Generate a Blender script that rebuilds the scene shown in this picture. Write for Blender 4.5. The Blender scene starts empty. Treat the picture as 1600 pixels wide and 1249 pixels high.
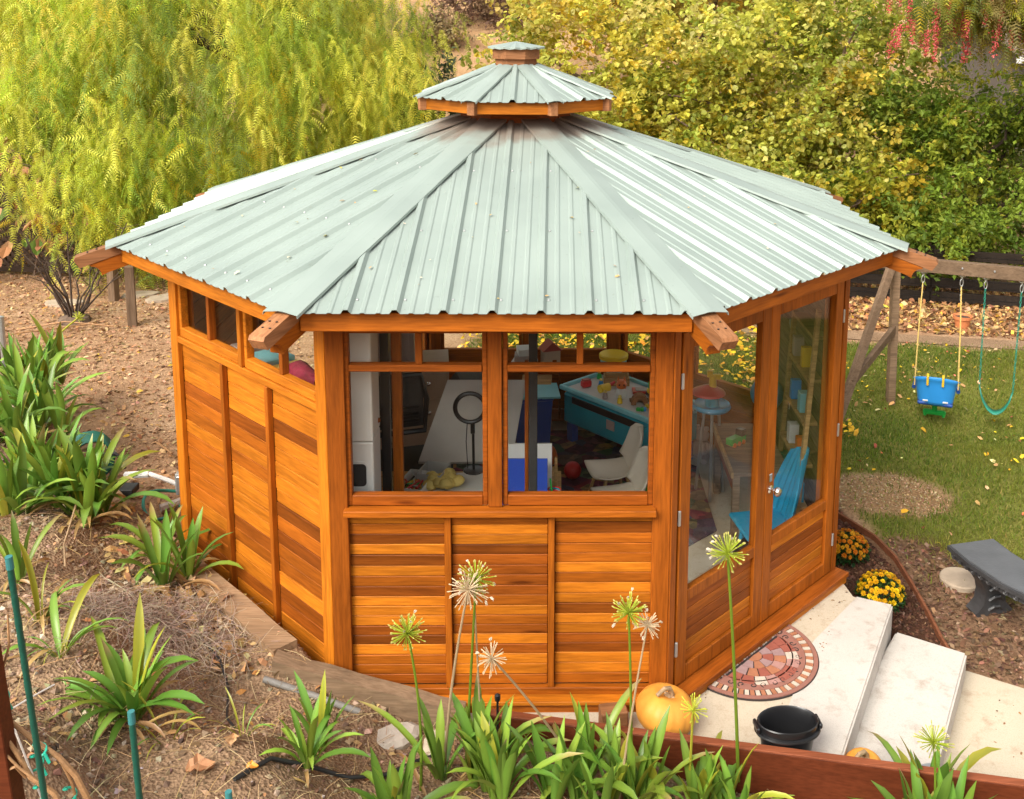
import bpy, math, random
import numpy as np
from mathutils import Vector, Matrix, Euler

random.seed(11)
rng = np.random.default_rng(11)
scene = bpy.context.scene
COL = scene.collection
R = math.radians
PI = math.pi

# ------------------------------------------------------------------ camera, sky, sun, exposure
cd = bpy.data.cameras.new('camera')
cam = bpy.data.objects.new('camera', cd)
COL.objects.link(cam)
fw = Vector((0.0191732, 0.98706519, -0.15916877))
rt = Vector((0.99980412, -0.01814676, 0.00789983))
up = Vector((-0.00490925, 0.15928905, 0.98721978))
cam.matrix_world = Matrix(((rt.x, up.x, -fw.x, 0.27510), (rt.y, up.y, -fw.y, -7.01829), (rt.z, up.z, -fw.z, 3.64667), (0, 0, 0, 1)))
cd.sensor_fit = 'HORIZONTAL'
cd.sensor_width = 36.0
cd.lens = 1586.1 / 1600 * 36.0
cd.shift_x = -0.06176
cd.shift_y = -0.21635
cd.clip_start = 0.05
cd.clip_end = 600
scene.camera = cam

SUN_EL, SUN_AZ = R(43), R(216)          # azimuth clockwise from +Y: soft light from behind the camera's left shoulder
w = bpy.data.worlds.new('World')
scene.world = w
w.use_nodes = True
nt = w.node_tree
nt.nodes.clear()
sky = nt.nodes.new('ShaderNodeTexSky')
sky.sky_type = 'NISHITA'
sky.sun_disc = False
sky.sun_elevation = SUN_EL
sky.sun_rotation = SUN_AZ
sky.dust_density = 4.0
sky.air_density = 1.0
hs = nt.nodes.new('ShaderNodeHueSaturation')
hs.inputs['Saturation'].default_value = 0.10
bg = nt.nodes.new('ShaderNodeBackground')
bg.inputs['Strength'].default_value = 0.15
wo = nt.nodes.new('ShaderNodeOutputWorld')
nt.links.new(sky.outputs[0], hs.inputs['Color'])
nt.links.new(hs.outputs[0], bg.inputs['Color'])
nt.links.new(bg.outputs[0], wo.inputs['Surface'])

sl = bpy.data.lights.new('sun', 'SUN')
sl.energy = 1.5
sl.angle = R(30)
sl.color = (1.0, 0.90, 0.74)
so = bpy.data.objects.new('sun', sl)
COL.objects.link(so)
so.rotation_euler = Vector((-math.sin(SUN_AZ) * math.cos(SUN_EL), -math.cos(SUN_AZ) * math.cos(SUN_EL), -math.sin(SUN_EL))).to_track_quat('-Z', 'Y').to_euler()

scene.render.engine = 'CYCLES'
scene.view_settings.view_transform = 'Standard'
scene.view_settings.look = 'None'
scene.view_settings.exposure = 1.12
scene.view_settings.gamma = 1.0
scene.view_settings.use_curve_mapping = False
scene.cycles.max_bounces = 8
scene.cycles.transparent_max_bounces = 16
scene.cycles.caustics_reflective = False
scene.cycles.caustics_refractive = False

# ------------------------------------------------------------------ helpers
def tag(o, label=None, cat=None, group=None, kind=None):
    if label: o['label'] = label
    if cat: o['category'] = cat
    if group: o['group'] = group
    if kind: o['kind'] = kind
    return o

def new_obj(name, me, parent=None, M=None):
    o = bpy.data.objects.new(name, me)
    COL.objects.link(o)
    if parent is not None: o.parent = parent
    if M is not None: o.matrix_local = M
    return o

def empty(name, loc=(0, 0, 0), rz=0.0):
    o = bpy.data.objects.new(name, None)
    o.empty_display_size = 0.1
    COL.objects.link(o)
    o.location = loc
    o.rotation_euler = (0, 0, rz)
    return o

def T(x, y, z): return Matrix.Translation((x, y, z))
def RZ(a): return Matrix.Rotation(a, 4, 'Z')
def RX(a): return Matrix.Rotation(a, 4, 'X')
def RY(a): return Matrix.Rotation(a, 4, 'Y')

def mesh_np(name, V, F, mats, col=None, smooth=False, fmat=None):
    """V (n,3); F: list of int arrays (m,k)."""
    me = bpy.data.meshes.new(name)
    V = np.asarray(V, dtype=np.float32)
    if not isinstance(F, list): F = [F]
    F = [np.asarray(f, dtype=np.int32) for f in F if len(f)]
    nl = sum(f.size for f in F); npol = sum(len(f) for f in F)
    me.vertices.add(len(V)); me.vertices.foreach_set('co', V.ravel())
    me.loops.add(nl); me.polygons.add(npol)
    me.loops.foreach_set('vertex_index', np.concatenate([f.ravel() for f in F]))
    tot = np.concatenate([np.full(len(f), f.shape[1], dtype=np.int32) for f in F])
    me.polygons.foreach_set('loop_start', np.concatenate([[0], np.cumsum(tot)[:-1]]).astype(np.int32))
    me.polygons.foreach_set('loop_total', tot)
    if fmat is not None: me.polygons.foreach_set('material_index', np.asarray(fmat, dtype=np.int32))
    me.polygons.foreach_set('use_smooth', np.full(npol, smooth, dtype=bool))
    for m in (mats if isinstance(mats, (list, tuple)) else [mats]): me.materials.append(m)
    if col is not None:
        a = me.color_attributes.new('Col', 'FLOAT_COLOR', 'POINT')
        c = np.ones((len(V), 4), dtype=np.float32); c[:, :3] = col
        a.data.foreach_set('color', c.ravel())
    me.update(calc_edges=True)
    return me

class MB:
    """collects shapes into one mesh"""
    def __init__(s): s.v = []; s.f = []; s.m = []; s.mi = 0
    def add(s, V, F, M=None):
        b = len(s.v)
        for p in V:
            p = Vector(p)
            s.v.append(tuple(M @ p) if M is not None else tuple(p))
        for f in F: s.f.append([b + i for i in f]); s.m.append(s.mi)
        return s
    def box(s, c, d, M=None, ch=None):
        V, F = cbox(d[0], d[1], d[2], ch if ch is not None else min(0.004, min(d) * 0.2))
        return s.add([(x + c[0], y + c[1], z + c[2]) for x, y, z in V], F, M)
    def bar(s, a, b, wd, th, upv=(0, 0, 1), ch=0.003):
        a, b = Vector(a), Vector(b); d = b - a; L = d.length; x = d / L
        y = Vector(upv).cross(x); y.normalize(); z = x.cross(y)
        M = Matrix(((x.x, y.x, z.x, 0), (x.y, y.y, z.y, 0), (x.z, y.z, z.z, 0), (0, 0, 0, 1)))
        M = Matrix.Translation((a + b) / 2) @ M
        return s.box((0, 0, 0), (L, wd, th), M, ch)
    def tube(s, pts, rad, n=8, cap=True, M=None):
        pts = [Vector(p) for p in pts]
        if not hasattr(rad, '__len__'): rad = [rad] * len(pts)
        V, F = [], []
        prev = None
        for i, p in enumerate(pts):
            d = (pts[min(i + 1, len(pts) - 1)] - pts[max(i - 1, 0)])
            d = d.normalized() if d.length > 1e-9 else Vector((0, 0, 1))
            if prev is None:
                a = Vector((0, 0, 1)) if abs(d.z) < 0.9 else Vector((1, 0, 0))
                u = d.cross(a).normalized()
            else:
                u = (prev - d * prev.dot(d)).normalized()
            prev = u
            v = d.cross(u)
            for k in range(n):
                t = 2 * PI * k / n
                V.append(p + (u * math.cos(t) + v * math.sin(t)) * rad[i])
        for i in range(len(pts) - 1):
            for k in range(n):
                k2 = (k + 1) % n
                F.append([i * n + k, i * n + k2, (i + 1) * n + k2, (i + 1) * n + k])
        if cap:
            F.append(list(range(n - 1, -1, -1)))
            F.append([(len(pts) - 1) * n + k for k in range(n)])
        return s.add(V, F, M)
    def lathe(s, prof, n=20, M=None, sx=1.0, sy=1.0, ph=0.0):
        V, F = [], []
        for r, z in prof:
            for k in range(n):
                t = 2 * PI * k / n + ph
                V.append((r * math.cos(t) * sx, r * math.sin(t) * sy, z))
        m = len(prof)
        for i in range(m - 1):
            for k in range(n):
                k2 = (k + 1) % n
                F.append([i * n + k, i * n + k2, (i + 1) * n + k2, (i + 1) * n + k])
        if prof[0][0] > 1e-6: F.append(list(range(n - 1, -1, -1)))
        if prof[-1][0] > 1e-6: F.append([(m - 1) * n + k for k in range(n)])
        return s.add(V, F, M)
    def prism(s, poly, h0, h1, M=None):
        """poly in xy, extruded in z"""
        n = len(poly)
        V = [(x, y, h0) for x, y in poly] + [(x, y, h1) for x, y in poly]
        F = [list(range(n - 1, -1, -1)), list(range(n, 2 * n))]
        for i in range(n):
            j = (i + 1) % n
            F.append([i, j, n + j, n + i])
        return s.add(V, F, M)
    def mesh(s, name, mats, smooth=False):
        me = bpy.data.meshes.new(name)
        me.from_pydata(s.v, [], s.f)
        for m in (mats if isinstance(mats, (list, tuple)) else [mats]): me.materials.append(m)
        if any(s.m): me.polygons.foreach_set('material_index', s.m)
        if smooth:
            me.polygons.foreach_set('use_smooth', [True] * len(me.polygons))
            me.set_sharp_from_angle(angle=R(38))
        me.update()
        return me
    def build(s, name, mats, parent=None, M=None, smooth=False):
        return new_obj(name, s.mesh(name, mats, smooth), parent, M)

def cbox(dx, dy, dz, c):
    """chamfered box: 24 verts, 26 faces"""
    hx, hy, hz = dx / 2, dy / 2, dz / 2
    V = []; idx = {}
    for sx in (-1, 1):
        for sy in (-1, 1):
            for sz in (-1, 1):
                for ax in range(3):
                    p = [sx * (hx - (0 if ax == 0 else c)), sy * (hy - (0 if ax == 1 else c)), sz * (hz - (0 if ax == 2 else c))]
                    idx[(sx, sy, sz, ax)] = len(V); V.append(tuple(p))
    F = []
    for ax in range(3):
        a, b = [k for k in range(3) if k != ax]
        for s_ in (-1, 1):
            q = []
            for sa, sb in ((-1, -1), (1, -1), (1, 1), (-1, 1)):
                k = [0, 0, 0]; k[ax] = s_; k[a] = sa; k[b] = sb
                q.append(idx[(*k, ax)])
            flip = (s_ < 0) ^ (ax == 1)
            F.append(q[::-1] if flip else q)
    for ax in range(3):
        a, b = [k for k in range(3) if k != ax]
        for sa in (-1, 1):
            for sb in (-1, 1):
                k0 = [0, 0, 0]; k0[a] = sa; k0[b] = sb
                k1 = list(k0); k0[ax] = -1; k1[ax] = 1
                q = [idx[(*k0, a)], idx[(*k0, b)], idx[(*k1, b)], idx[(*k1, a)]]
                n = (Vector(V[q[1]]) - Vector(V[q[0]])).cross(Vector(V[q[2]]) - Vector(V[q[1]]))
                cc = sum((Vector(V[i]) for i in q), Vector()) / 4
                F.append(q if n.dot(cc) > 0 else q[::-1])
    for sx in (-1, 1):
        for sy in (-1, 1):
            for sz in (-1, 1):
                q = [idx[(sx, sy, sz, k)] for k in range(3)]
                F.append(q if sx * sy * sz > 0 else q[::-1])
    return V, F

_boxes = {}
def piece(name, parent, c, d, m, rot=None, ch=0.003):
    """one box-shaped piece (own object, mesh shared by size and material)"""
    key = (tuple(round(k, 4) for k in d), m.name, ch)
    if key not in _boxes:
        b = MB(); b.box((0, 0, 0), d, None, ch)
        _boxes[key] = b.mesh(name, m)
    M = T(*c)
    if rot is not None: M = M @ rot
    return new_obj(name, _boxes[key], parent, M)

def sstep(a, b, x):
    t = np.clip((np.asarray(x, dtype=float) - a) / (b - a), 0, 1)
    return t * t * (3 - 2 * t)

# value noise for terrain and scatter
_perm = rng.random((64, 64))
def vnoise(x, y):
    x = np.asarray(x, dtype=float); y = np.asarray(y, dtype=float)
    xi = np.floor(x).astype(int); yi = np.floor(y).astype(int)
    fx = x - xi; fy = y - yi
    fx = fx * fx * (3 - 2 * fx); fy = fy * fy * (3 - 2 * fy)
    g = lambda a, b: _perm[a % 64, b % 64]
    return (g(xi, yi) * (1 - fx) + g(xi + 1, yi) * fx) * (1 - fy) + (g(xi, yi + 1) * (1 - fx) + g(xi + 1, yi + 1) * fx) * fy
def fbm(x, y, o=4):
    s = 0; a = 0.5
    for i in range(o):
        s = s + a * vnoise(np.asarray(x) * 2 ** i + 17 * i, np.asarray(y) * 2 ** i + 9 * i); a *= 0.5
    return s

def rotmats(yaw, pitch, roll):
    """columns = axes; intrinsic: roll about x, then pitch about y, then yaw about z"""
    cy, sy = np.cos(yaw), np.sin(yaw); cp, sp = np.cos(pitch), np.sin(pitch); cr, sr = np.cos(roll), np.sin(roll)
    Rm = np.empty((len(yaw), 3, 3))
    Rm[:, 0, 0] = cy * cp; Rm[:, 0, 1] = cy * sp * sr - sy * cr; Rm[:, 0, 2] = cy * sp * cr + sy * sr
    Rm[:, 1, 0] = sy * cp; Rm[:, 1, 1] = sy * sp * sr + cy * cr; Rm[:, 1, 2] = sy * sp * cr - cy * sr
    Rm[:, 2, 0] = -sp; Rm[:, 2, 1] = cp * sr; Rm[:, 2, 2] = cp * cr
    return Rm

def scatter(tV, tF, pos, rot, sc, col, tcol=None):
    """copies of a small template joined into arrays"""
    tV = np.asarray(tV, dtype=float); n = len(pos); k = len(tV)
    sc = np.asarray(sc, dtype=float)
    sc = sc.reshape(n, 1, -1)
    V = np.einsum('nij,nkj->nki', rot, tV[None] * sc) + np.asarray(pos)[:, None, :]
    F = [(np.asarray(f)[None] + (np.arange(n) * k)[:, None, None]).reshape(-1, np.asarray(f).shape[1]) for f in (tF if isinstance(tF, list) else [tF])]
    C = np.repeat(np.asarray(col), k, axis=0)
    if tcol is not None: C = C * np.tile(np.asarray(tcol), (n, 1))
    return V.reshape(-1, 3), F, C

def join(parts):
    V, C, FF = [], [], {}
    b = 0
    for v, fs, c in parts:
        V.append(v); C.append(c)
        for f in fs: FF.setdefault(f.shape[1], []).append(f + b)
        b += len(v)
    return np.concatenate(V), [np.concatenate(FF[k]) for k in FF], np.concatenate(C)

def palette(n, cols, wts, jit=0.15):
    cols = np.array(cols, dtype=float); wts = np.array(wts, dtype=float); wts /= wts.sum()
    c = cols[rng.choice(len(cols), n, p=wts)]
    return np.clip(c * (1 + jit * rng.normal(size=(n, 1))) * (1 + 0.4 * jit * rng.normal(size=(n, 3))), 0.002, 0.95)

# ------------------------------------------------------------------ materials
class NT:
    def __init__(s, name):
        s.m = bpy.data.materials.new(name); s.m.use_nodes = True
        s.n = s.m.node_tree.nodes; s.l = s.m.node_tree.links
        s.p = s.n['Principled BSDF']; s.out = s.n['Material Output']
    def node(s, t, **kw):
        o = s.n.new(t)
        for k, v in kw.items():
            if k in o.inputs: o.inputs[k].default_value = v
            else: setattr(o, k, v)
        return o
    def link(s, a, b): s.l.new(a, b)
    def ramp(s, fac, stops):
        r = s.n.new('ShaderNodeValToRGB'); e = r.color_ramp.elements
        while len(e) < len(stops): e.new(0.5)
        for i, (p, c) in enumerate(stops):
            e[i].position = p; e[i].color = (c[0], c[1], c[2], 1) if len(c) == 3 else c
        s.link(fac, r.inputs[0]); return r.outputs[0]
    def bump(s, h, strength=0.3, dist=0.01):
        b = s.n.new('ShaderNodeBump'); b.inputs['Strength'].default_value = strength; b.inputs['Distance'].default_value = dist
        s.link(h, b.inputs['Height']); s.link(b.outputs[0], s.p.inputs['Normal']); return b

def mul(c, k): return tuple(min(1, x * k) for x in c)

def mat_plain(name, c, rough=0.5, var=0.12, scale=6.0, metal=0.0, bump=0.0, spec=0.5, coat=0.0, fine=60.0):
    a = NT(name)
    tc = a.node('ShaderNodeTexCoord')
    n1 = a.node('ShaderNodeTexNoise', Scale=scale, Detail=5.0, Roughness=0.6)
    a.link(tc.outputs['Object'], n1.inputs['Vector'])
    a.link(a.ramp(n1.outputs[0], [(0.25, mul(c, 1 - var)), (0.75, mul(c, 1 + var))]), a.p.inputs['Base Color'])
    a.p.inputs['Roughness'].default_value = rough
    a.p.inputs['Metallic'].default_value = metal
    a.p.inputs['Specular IOR Level'].default_value = spec
    a.p.inputs['Coat Weight'].default_value = coat
    if bump:
        n2 = a.node('ShaderNodeTexNoise', Scale=fine, Detail=4.0)
        a.link(tc.outputs['Object'], n2.inputs['Vector'])
        a.bump(n2.outputs[0], bump, 0.01)
    return a.m

def mat_wood(name, c, axis='x', rough=0.5, var=0.35, dark=None, coat=0.0):
    a = NT(name)
    tc = a.node('ShaderNodeTexCoord'); oi = a.node('ShaderNodeObjectInfo')
    off = a.node('ShaderNodeVectorMath', operation='SCALE'); off.inputs[0].default_value = (13.7, 7.1, 23.3)
    a.link(oi.outputs['Random'], off.inputs['Scale'])
    ad = a.node('ShaderNodeVectorMath', operation='ADD')
    a.link(tc.outputs['Object'], ad.inputs[0]); a.link(off.outputs[0], ad.inputs[1])
    mp = a.node('ShaderNodeMapping')
    mp.inputs['Scale'].default_value = {'x': (1.6, 22, 22), 'z': (22, 22, 1.6), 'y': (22, 1.6, 22)}[axis]
    a.link(ad.outputs[0], mp.inputs['Vector'])
    n1 = a.node('ShaderNodeTexNoise', Scale=1.0, Detail=6.0, Roughness=0.62, Distortion=0.6)
    a.link(mp.outputs[0], n1.inputs['Vector'])
    n2 = a.node('ShaderNodeTexNoise', Scale=4.5, Detail=3.0)
    a.link(mp.outputs[0], n2.inputs['Vector'])
    n3 = a.node('ShaderNodeTexNoise', Scale=2.2, Detail=2.0)
    a.link(ad.outputs[0], n3.inputs['Vector'])
    base = a.ramp(n1.outputs[0], [(0.28, mul(c, 1 - var)), (0.5, c), (0.72, mul(c, 1 + var * 0.55))])
    mx = a.node('ShaderNodeMix', data_type='RGBA', blend_type='MULTIPLY'); mx.inputs['Factor'].default_value = 0.55
    a.link(base, mx.inputs['A'])
    a.link(a.ramp(n2.outputs[0], [(0.35, (0.55, 0.5, 0.45)), (0.6, (1, 1, 1))]), mx.inputs['B'])
    mx2 = a.node('ShaderNodeMix', data_type='RGBA', blend_type='MULTIPLY'); mx2.inputs['Factor'].default_value = 0.5
    a.link(mx.outputs['Result'], mx2.inputs['A'])
    a.link(a.ramp(n3.outputs[0], [(0.3, (0.7, 0.62, 0.55)), (0.7, (1.12, 1.08, 1.05))]), mx2.inputs['B'])
    mk = a.node('ShaderNodeMapping'); mk.inputs['Scale'].default_value = {'x': (1.1, 7, 7), 'z': (7, 7, 1.1), 'y': (7, 1.1, 7)}[axis]
    a.link(ad.outputs[0], mk.inputs['Vector'])
    vk = a.node('ShaderNodeTexVoronoi', Scale=1.0); a.link(mk.outputs[0], vk.inputs['Vector'])
    mx3 = a.node('ShaderNodeMix', data_type='RGBA', blend_type='MULTIPLY'); mx3.inputs['Factor'].default_value = 0.85
    a.link(mx2.outputs['Result'], mx3.inputs['A']); a.link(a.ramp(vk.outputs['Distance'], [(0.03, (0.30, 0.22, 0.16)), (0.10, (1, 1, 1))]), mx3.inputs['B'])
    mx2 = mx3
    hv = a.node('ShaderNodeHueSaturation')
    mr = a.node('ShaderNodeMapRange'); mr.inputs['To Min'].default_value = 0.82; mr.inputs['To Max'].default_value = 1.18
    a.link(oi.outputs['Random'], mr.inputs['Value']); a.link(mr.outputs[0], hv.inputs['Value'])
    a.link(mx2.outputs['Result'], hv.inputs['Color'])
    a.link(hv.outputs[0], a.p.inputs['Base Color'])
    a.p.inputs['Roughness'].default_value = rough
    a.p.inputs['Coat Weight'].default_value = coat
    a.p.inputs['Coat Roughness'].default_value = 0.3
    a.p.inputs['Specular IOR Level'].default_value = 0.18
    a.bump(n1.outputs[0], 0.18, 0.004)
    return a.m

def mat_leaf(name, rough=0.45, trans=0.35, spec=0.4, obj_tint=0.0):
    a = NT(name)
    at = a.node('ShaderNodeVertexColor', layer_name='Col')
    colr = at.outputs[0]
    if obj_tint:
        oi = a.node('ShaderNodeObjectInfo'); hv = a.node('ShaderNodeHueSaturation')
        for key, k in (('Value', obj_tint), ('Hue', obj_tint * 0.06)):
            mr = a.node('ShaderNodeMapRange')
            ctr = 1.0 if key == 'Value' else 0.5
            mr.inputs['To Min'].default_value = ctr - k; mr.inputs['To Max'].default_value = ctr + k
            a.link(oi.outputs['Random'], mr.inputs['Value']); a.link(mr.outputs[0], hv.inputs[key])
        a.link(colr, hv.inputs['Color']); colr = hv.outputs[0]
    a.link(colr, a.p.inputs['Base Color'])
    a.p.inputs['Roughness'].default_value = rough
    a.p.inputs['Specular IOR Level'].default_value = spec
    tr = a.node('ShaderNodeBsdfTranslucent'); a.link(colr, tr.inputs['Color'])
    mx = a.node('ShaderNodeMixShader'); mx.inputs[0].default_value = trans
    a.link(a.p.outputs[0], mx.inputs[1]); a.link(tr.outputs[0], mx.inputs[2])
    a.link(mx.outputs[0], a.out.inputs['Surface'])
    return a.m

def mat_glass(name, refl=0.9, k=0.5, k0=0.008):
    a = NT(name)
    tr = a.node('ShaderNodeBsdfTransparent'); tr.inputs[0].default_value = (0.975, 0.985, 0.975, 1)
    gl = a.node('ShaderNodeBsdfGlossy'); gl.inputs['Roughness'].default_value = 0.02; gl.inputs['Color'].default_value = (refl, refl, refl, 1)
    lw = a.node('ShaderNodeLayerWeight', Blend=0.5)
    pw = a.node('ShaderNodeMath', operation='POWER'); a.link(lw.outputs['Facing'], pw.inputs[0]); pw.inputs[1].default_value = 4.5
    fr = a.node('ShaderNodeMath', operation='MULTIPLY_ADD'); a.link(pw.outputs[0], fr.inputs[0]); fr.inputs[1].default_value = k; fr.inputs[2].default_value = k0
    mx = a.node('ShaderNodeMixShader')
    a.link(fr.outputs[0], mx.inputs[0]); a.link(tr.outputs[0], mx.inputs[1]); a.link(gl.outputs[0], mx.inputs[2])
    a.link(mx.outputs[0], a.out.inputs['Surface'])
    return a.m

WL = (0.53, 0.168, 0.012); WM = (0.365, 0.100, 0.008); WD = (0.23, 0.060, 0.006); WR = (0.28, 0.071, 0.007)
M = {}
for ax in 'xz':
    M['wood_light_' + ax] = mat_wood('stained_redwood_light_' + ax, WL, ax)
    M['wood_mid_' + ax] = mat_wood('stained_redwood_mid_' + ax, WM, ax)
    M['wood_dark_' + ax] = mat_wood('stained_redwood_dark_' + ax, WD, ax)
    M['wood_red_' + ax] = mat_wood('stained_redwood_red_' + ax, WR, ax)
    M['trim_' + ax] = mat_wood('stained_redwood_trim_' + ax, (0.30, 0.078, 0.007), ax)
    M['weathered_' + ax] = mat_wood('weathered_wood_' + ax, (0.20, 0.135, 0.085), ax, 0.8, 0.35, coat=0.0)
M['cut_wood'] = mat_wood('cut_redwood', (0.33, 0.15, 0.065), 'x', 0.6, 0.3, coat=0.0)
M['wall_back'] = mat_wood('dark_backing_wood', (0.10, 0.035, 0.012), 'x', 0.7)
M['grey_plank'] = mat_wood('greyed_interior_wood', (0.27, 0.19, 0.13), 'x', 0.7, coat=0.0)
M['pine'] = mat_wood('pale_pine', (0.52, 0.33, 0.15), 'x', 0.5)
M['plank_old'] = mat_wood('old_bed_plank', (0.40, 0.26, 0.15), 'x', 0.85, 0.3, coat=0.0)
M['timber_old'] = mat_wood('old_timber', (0.27, 0.185, 0.115), 'x', 0.85, 0.35, coat=0.0)
M['board_red'] = mat_wood('painted_red_brown_board', (0.115, 0.028, 0.010), 'x', 0.55, 0.2)
M['board_top'] = mat_wood('highlight_red_board_top', (0.30, 0.09, 0.04), 'x', 0.6, 0.25)  # paler than the board: the highlight on its top put into the colour
M['glass'] = mat_glass('window_glass')
M['door_glass'] = mat_glass('door_glass', 0.95, 0.7, 0.018)
M['chrome'] = mat_plain('chrome', (0.75, 0.75, 0.74), 0.15, 0.03, metal=1.0)
M['steel'] = mat_plain('galvanised_steel', (0.50, 0.51, 0.50), 0.4, 0.12, metal=0.8)
M['white_plastic'] = mat_plain('white_plastic', (0.72, 0.70, 0.66), 0.4, 0.04)
M['grey_plastic'] = mat_plain('grey_plastic', (0.28, 0.28, 0.265), 0.5, 0.06)
M['black_plastic'] = mat_plain('black_plastic', (0.012, 0.012, 0.013), 0.3, 0.15)
M['black_rubber'] = mat_plain('black_rubber', (0.02, 0.02, 0.02), 0.6, 0.2)
M['charcoal'] = mat_plain('charcoal_fabric', (0.03, 0.028, 0.027), 0.8, 0.25, 30)
M['blue_plastic'] = mat_plain('blue_plastic', (0.03, 0.27, 0.68), 0.35, 0.06)
M['blue_dark'] = mat_plain('dark_blue_plastic', (0.015, 0.07, 0.30), 0.4, 0.06)
M['royal_blue'] = mat_plain('royal_blue_card', (0.025, 0.07, 0.42), 0.45, 0.06)
M['cyan_plastic'] = mat_plain('cyan_plastic', (0.02, 0.36, 0.60), 0.35, 0.06)
M['teal_plastic'] = mat_plain('teal_plastic', (0.015, 0.30, 0.38), 0.4, 0.1)
M['teal_trim'] = mat_plain('pale_teal_trim', (0.22, 0.55, 0.60), 0.45, 0.08)
M['green_plastic'] = mat_plain('green_plastic', (0.02, 0.38, 0.06), 0.35, 0.06)
M['sea_green'] = mat_plain('sea_green_rubber', (0.02, 0.22, 0.15), 0.4, 0.1)
M['stake_green'] = mat_plain('green_coated_steel', (0.006, 0.075, 0.05), 0.4, 0.15, 40, bump=0.3)
M['tie_green'] = mat_plain('green_garden_tape', (0.02, 0.42, 0.28), 0.4, 0.1)
M['red_plastic'] = mat_plain('red_plastic', (0.55, 0.03, 0.03), 0.35, 0.08)
M['red_roof'] = mat_plain('toy_red', (0.32, 0.05, 0.04), 0.5, 0.1)
M['orange_plastic'] = mat_plain('orange_plastic', (0.70, 0.16, 0.03), 0.35, 0.06)
M['yellow_plastic'] = mat_plain('yellow_plastic', (0.75, 0.50, 0.03), 0.35, 0.06)
M['butter'] = mat_plain('butter_yellow_foam', (0.72, 0.55, 0.16), 0.7, 0.1, 20, bump=0.2)
M['rope'] = mat_plain('yellow_rope', (0.60, 0.42, 0.12), 0.8, 0.2, 80, bump=0.4)
M['string'] = mat_plain('white_string', (0.72, 0.66, 0.60), 0.8, 0.1, 80)
M['paper'] = mat_plain('white_paper', (0.66, 0.65, 0.62), 0.7, 0.04)
M['grey_board'] = mat_plain('pale_grey_board', (0.56, 0.54, 0.50), 0.55, 0.06)
M['clear_plastic'] = mat_plain('cloudy_plastic', (0.42, 0.40, 0.37), 0.3, 0.1)
M['beige_panel'] = mat_plain('beige_laminate', (0.43, 0.30, 0.21), 0.5, 0.08)
M['pinkish'] = mat_plain('pinkish_grey_laminate', (0.38, 0.30, 0.27), 0.5, 0.06)
M['chair_beige'] = mat_plain('greige_plastic', (0.64, 0.57, 0.47), 0.4, 0.05)
M['terracotta'] = mat_plain('terracotta', (0.55, 0.19, 0.07), 0.7, 0.12, 12, bump=0.1)
M['bark'] = mat_plain('grey_brown_bark', (0.13, 0.085, 0.055), 0.9, 0.4, 14, bump=0.8, fine=40)
M['bark_dark'] = mat_plain('dark_bark', (0.06, 0.038, 0.024), 0.9, 0.4, 14, bump=0.8, fine=40)
M['cane'] = mat_plain('tan_cane', (0.36, 0.19, 0.08), 0.7, 0.3, 18, bump=0.4)
M['fence_dark'] = mat_wood('dark_fence_wood', (0.022, 0.016, 0.012), 'x', 0.85, 0.3, coat=0.0)
M['lattice'] = mat_wood('brown_lattice_wood', (0.060, 0.040, 0.028), 'x', 0.85, 0.3, coat=0.0)
M['flagstone'] = mat_plain('buff_flagstone', (0.42, 0.33, 0.24), 0.85, 0.2, 9, bump=0.3)
M['stone_light'] = mat_plain('pale_stone', (0.42, 0.36, 0.30), 0.85, 0.22, 9, bump=0.4)
M['leaf'] = mat_leaf('tree_leaves', 0.5, 0.5, 0.3)
M['blade'] = mat_leaf('strap_leaves', 0.36, 0.22, 0.5, obj_tint=0.22)
M['chip'] = mat_leaf('dry_litter', 0.8, 0.05, 0.2)
M['petal'] = mat_leaf('petals', 0.6, 0.25, 0.2, obj_tint=0.1)
M['pedicel'] = mat_leaf('flower_stalks', 0.55, 0.15, 0.3)

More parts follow.
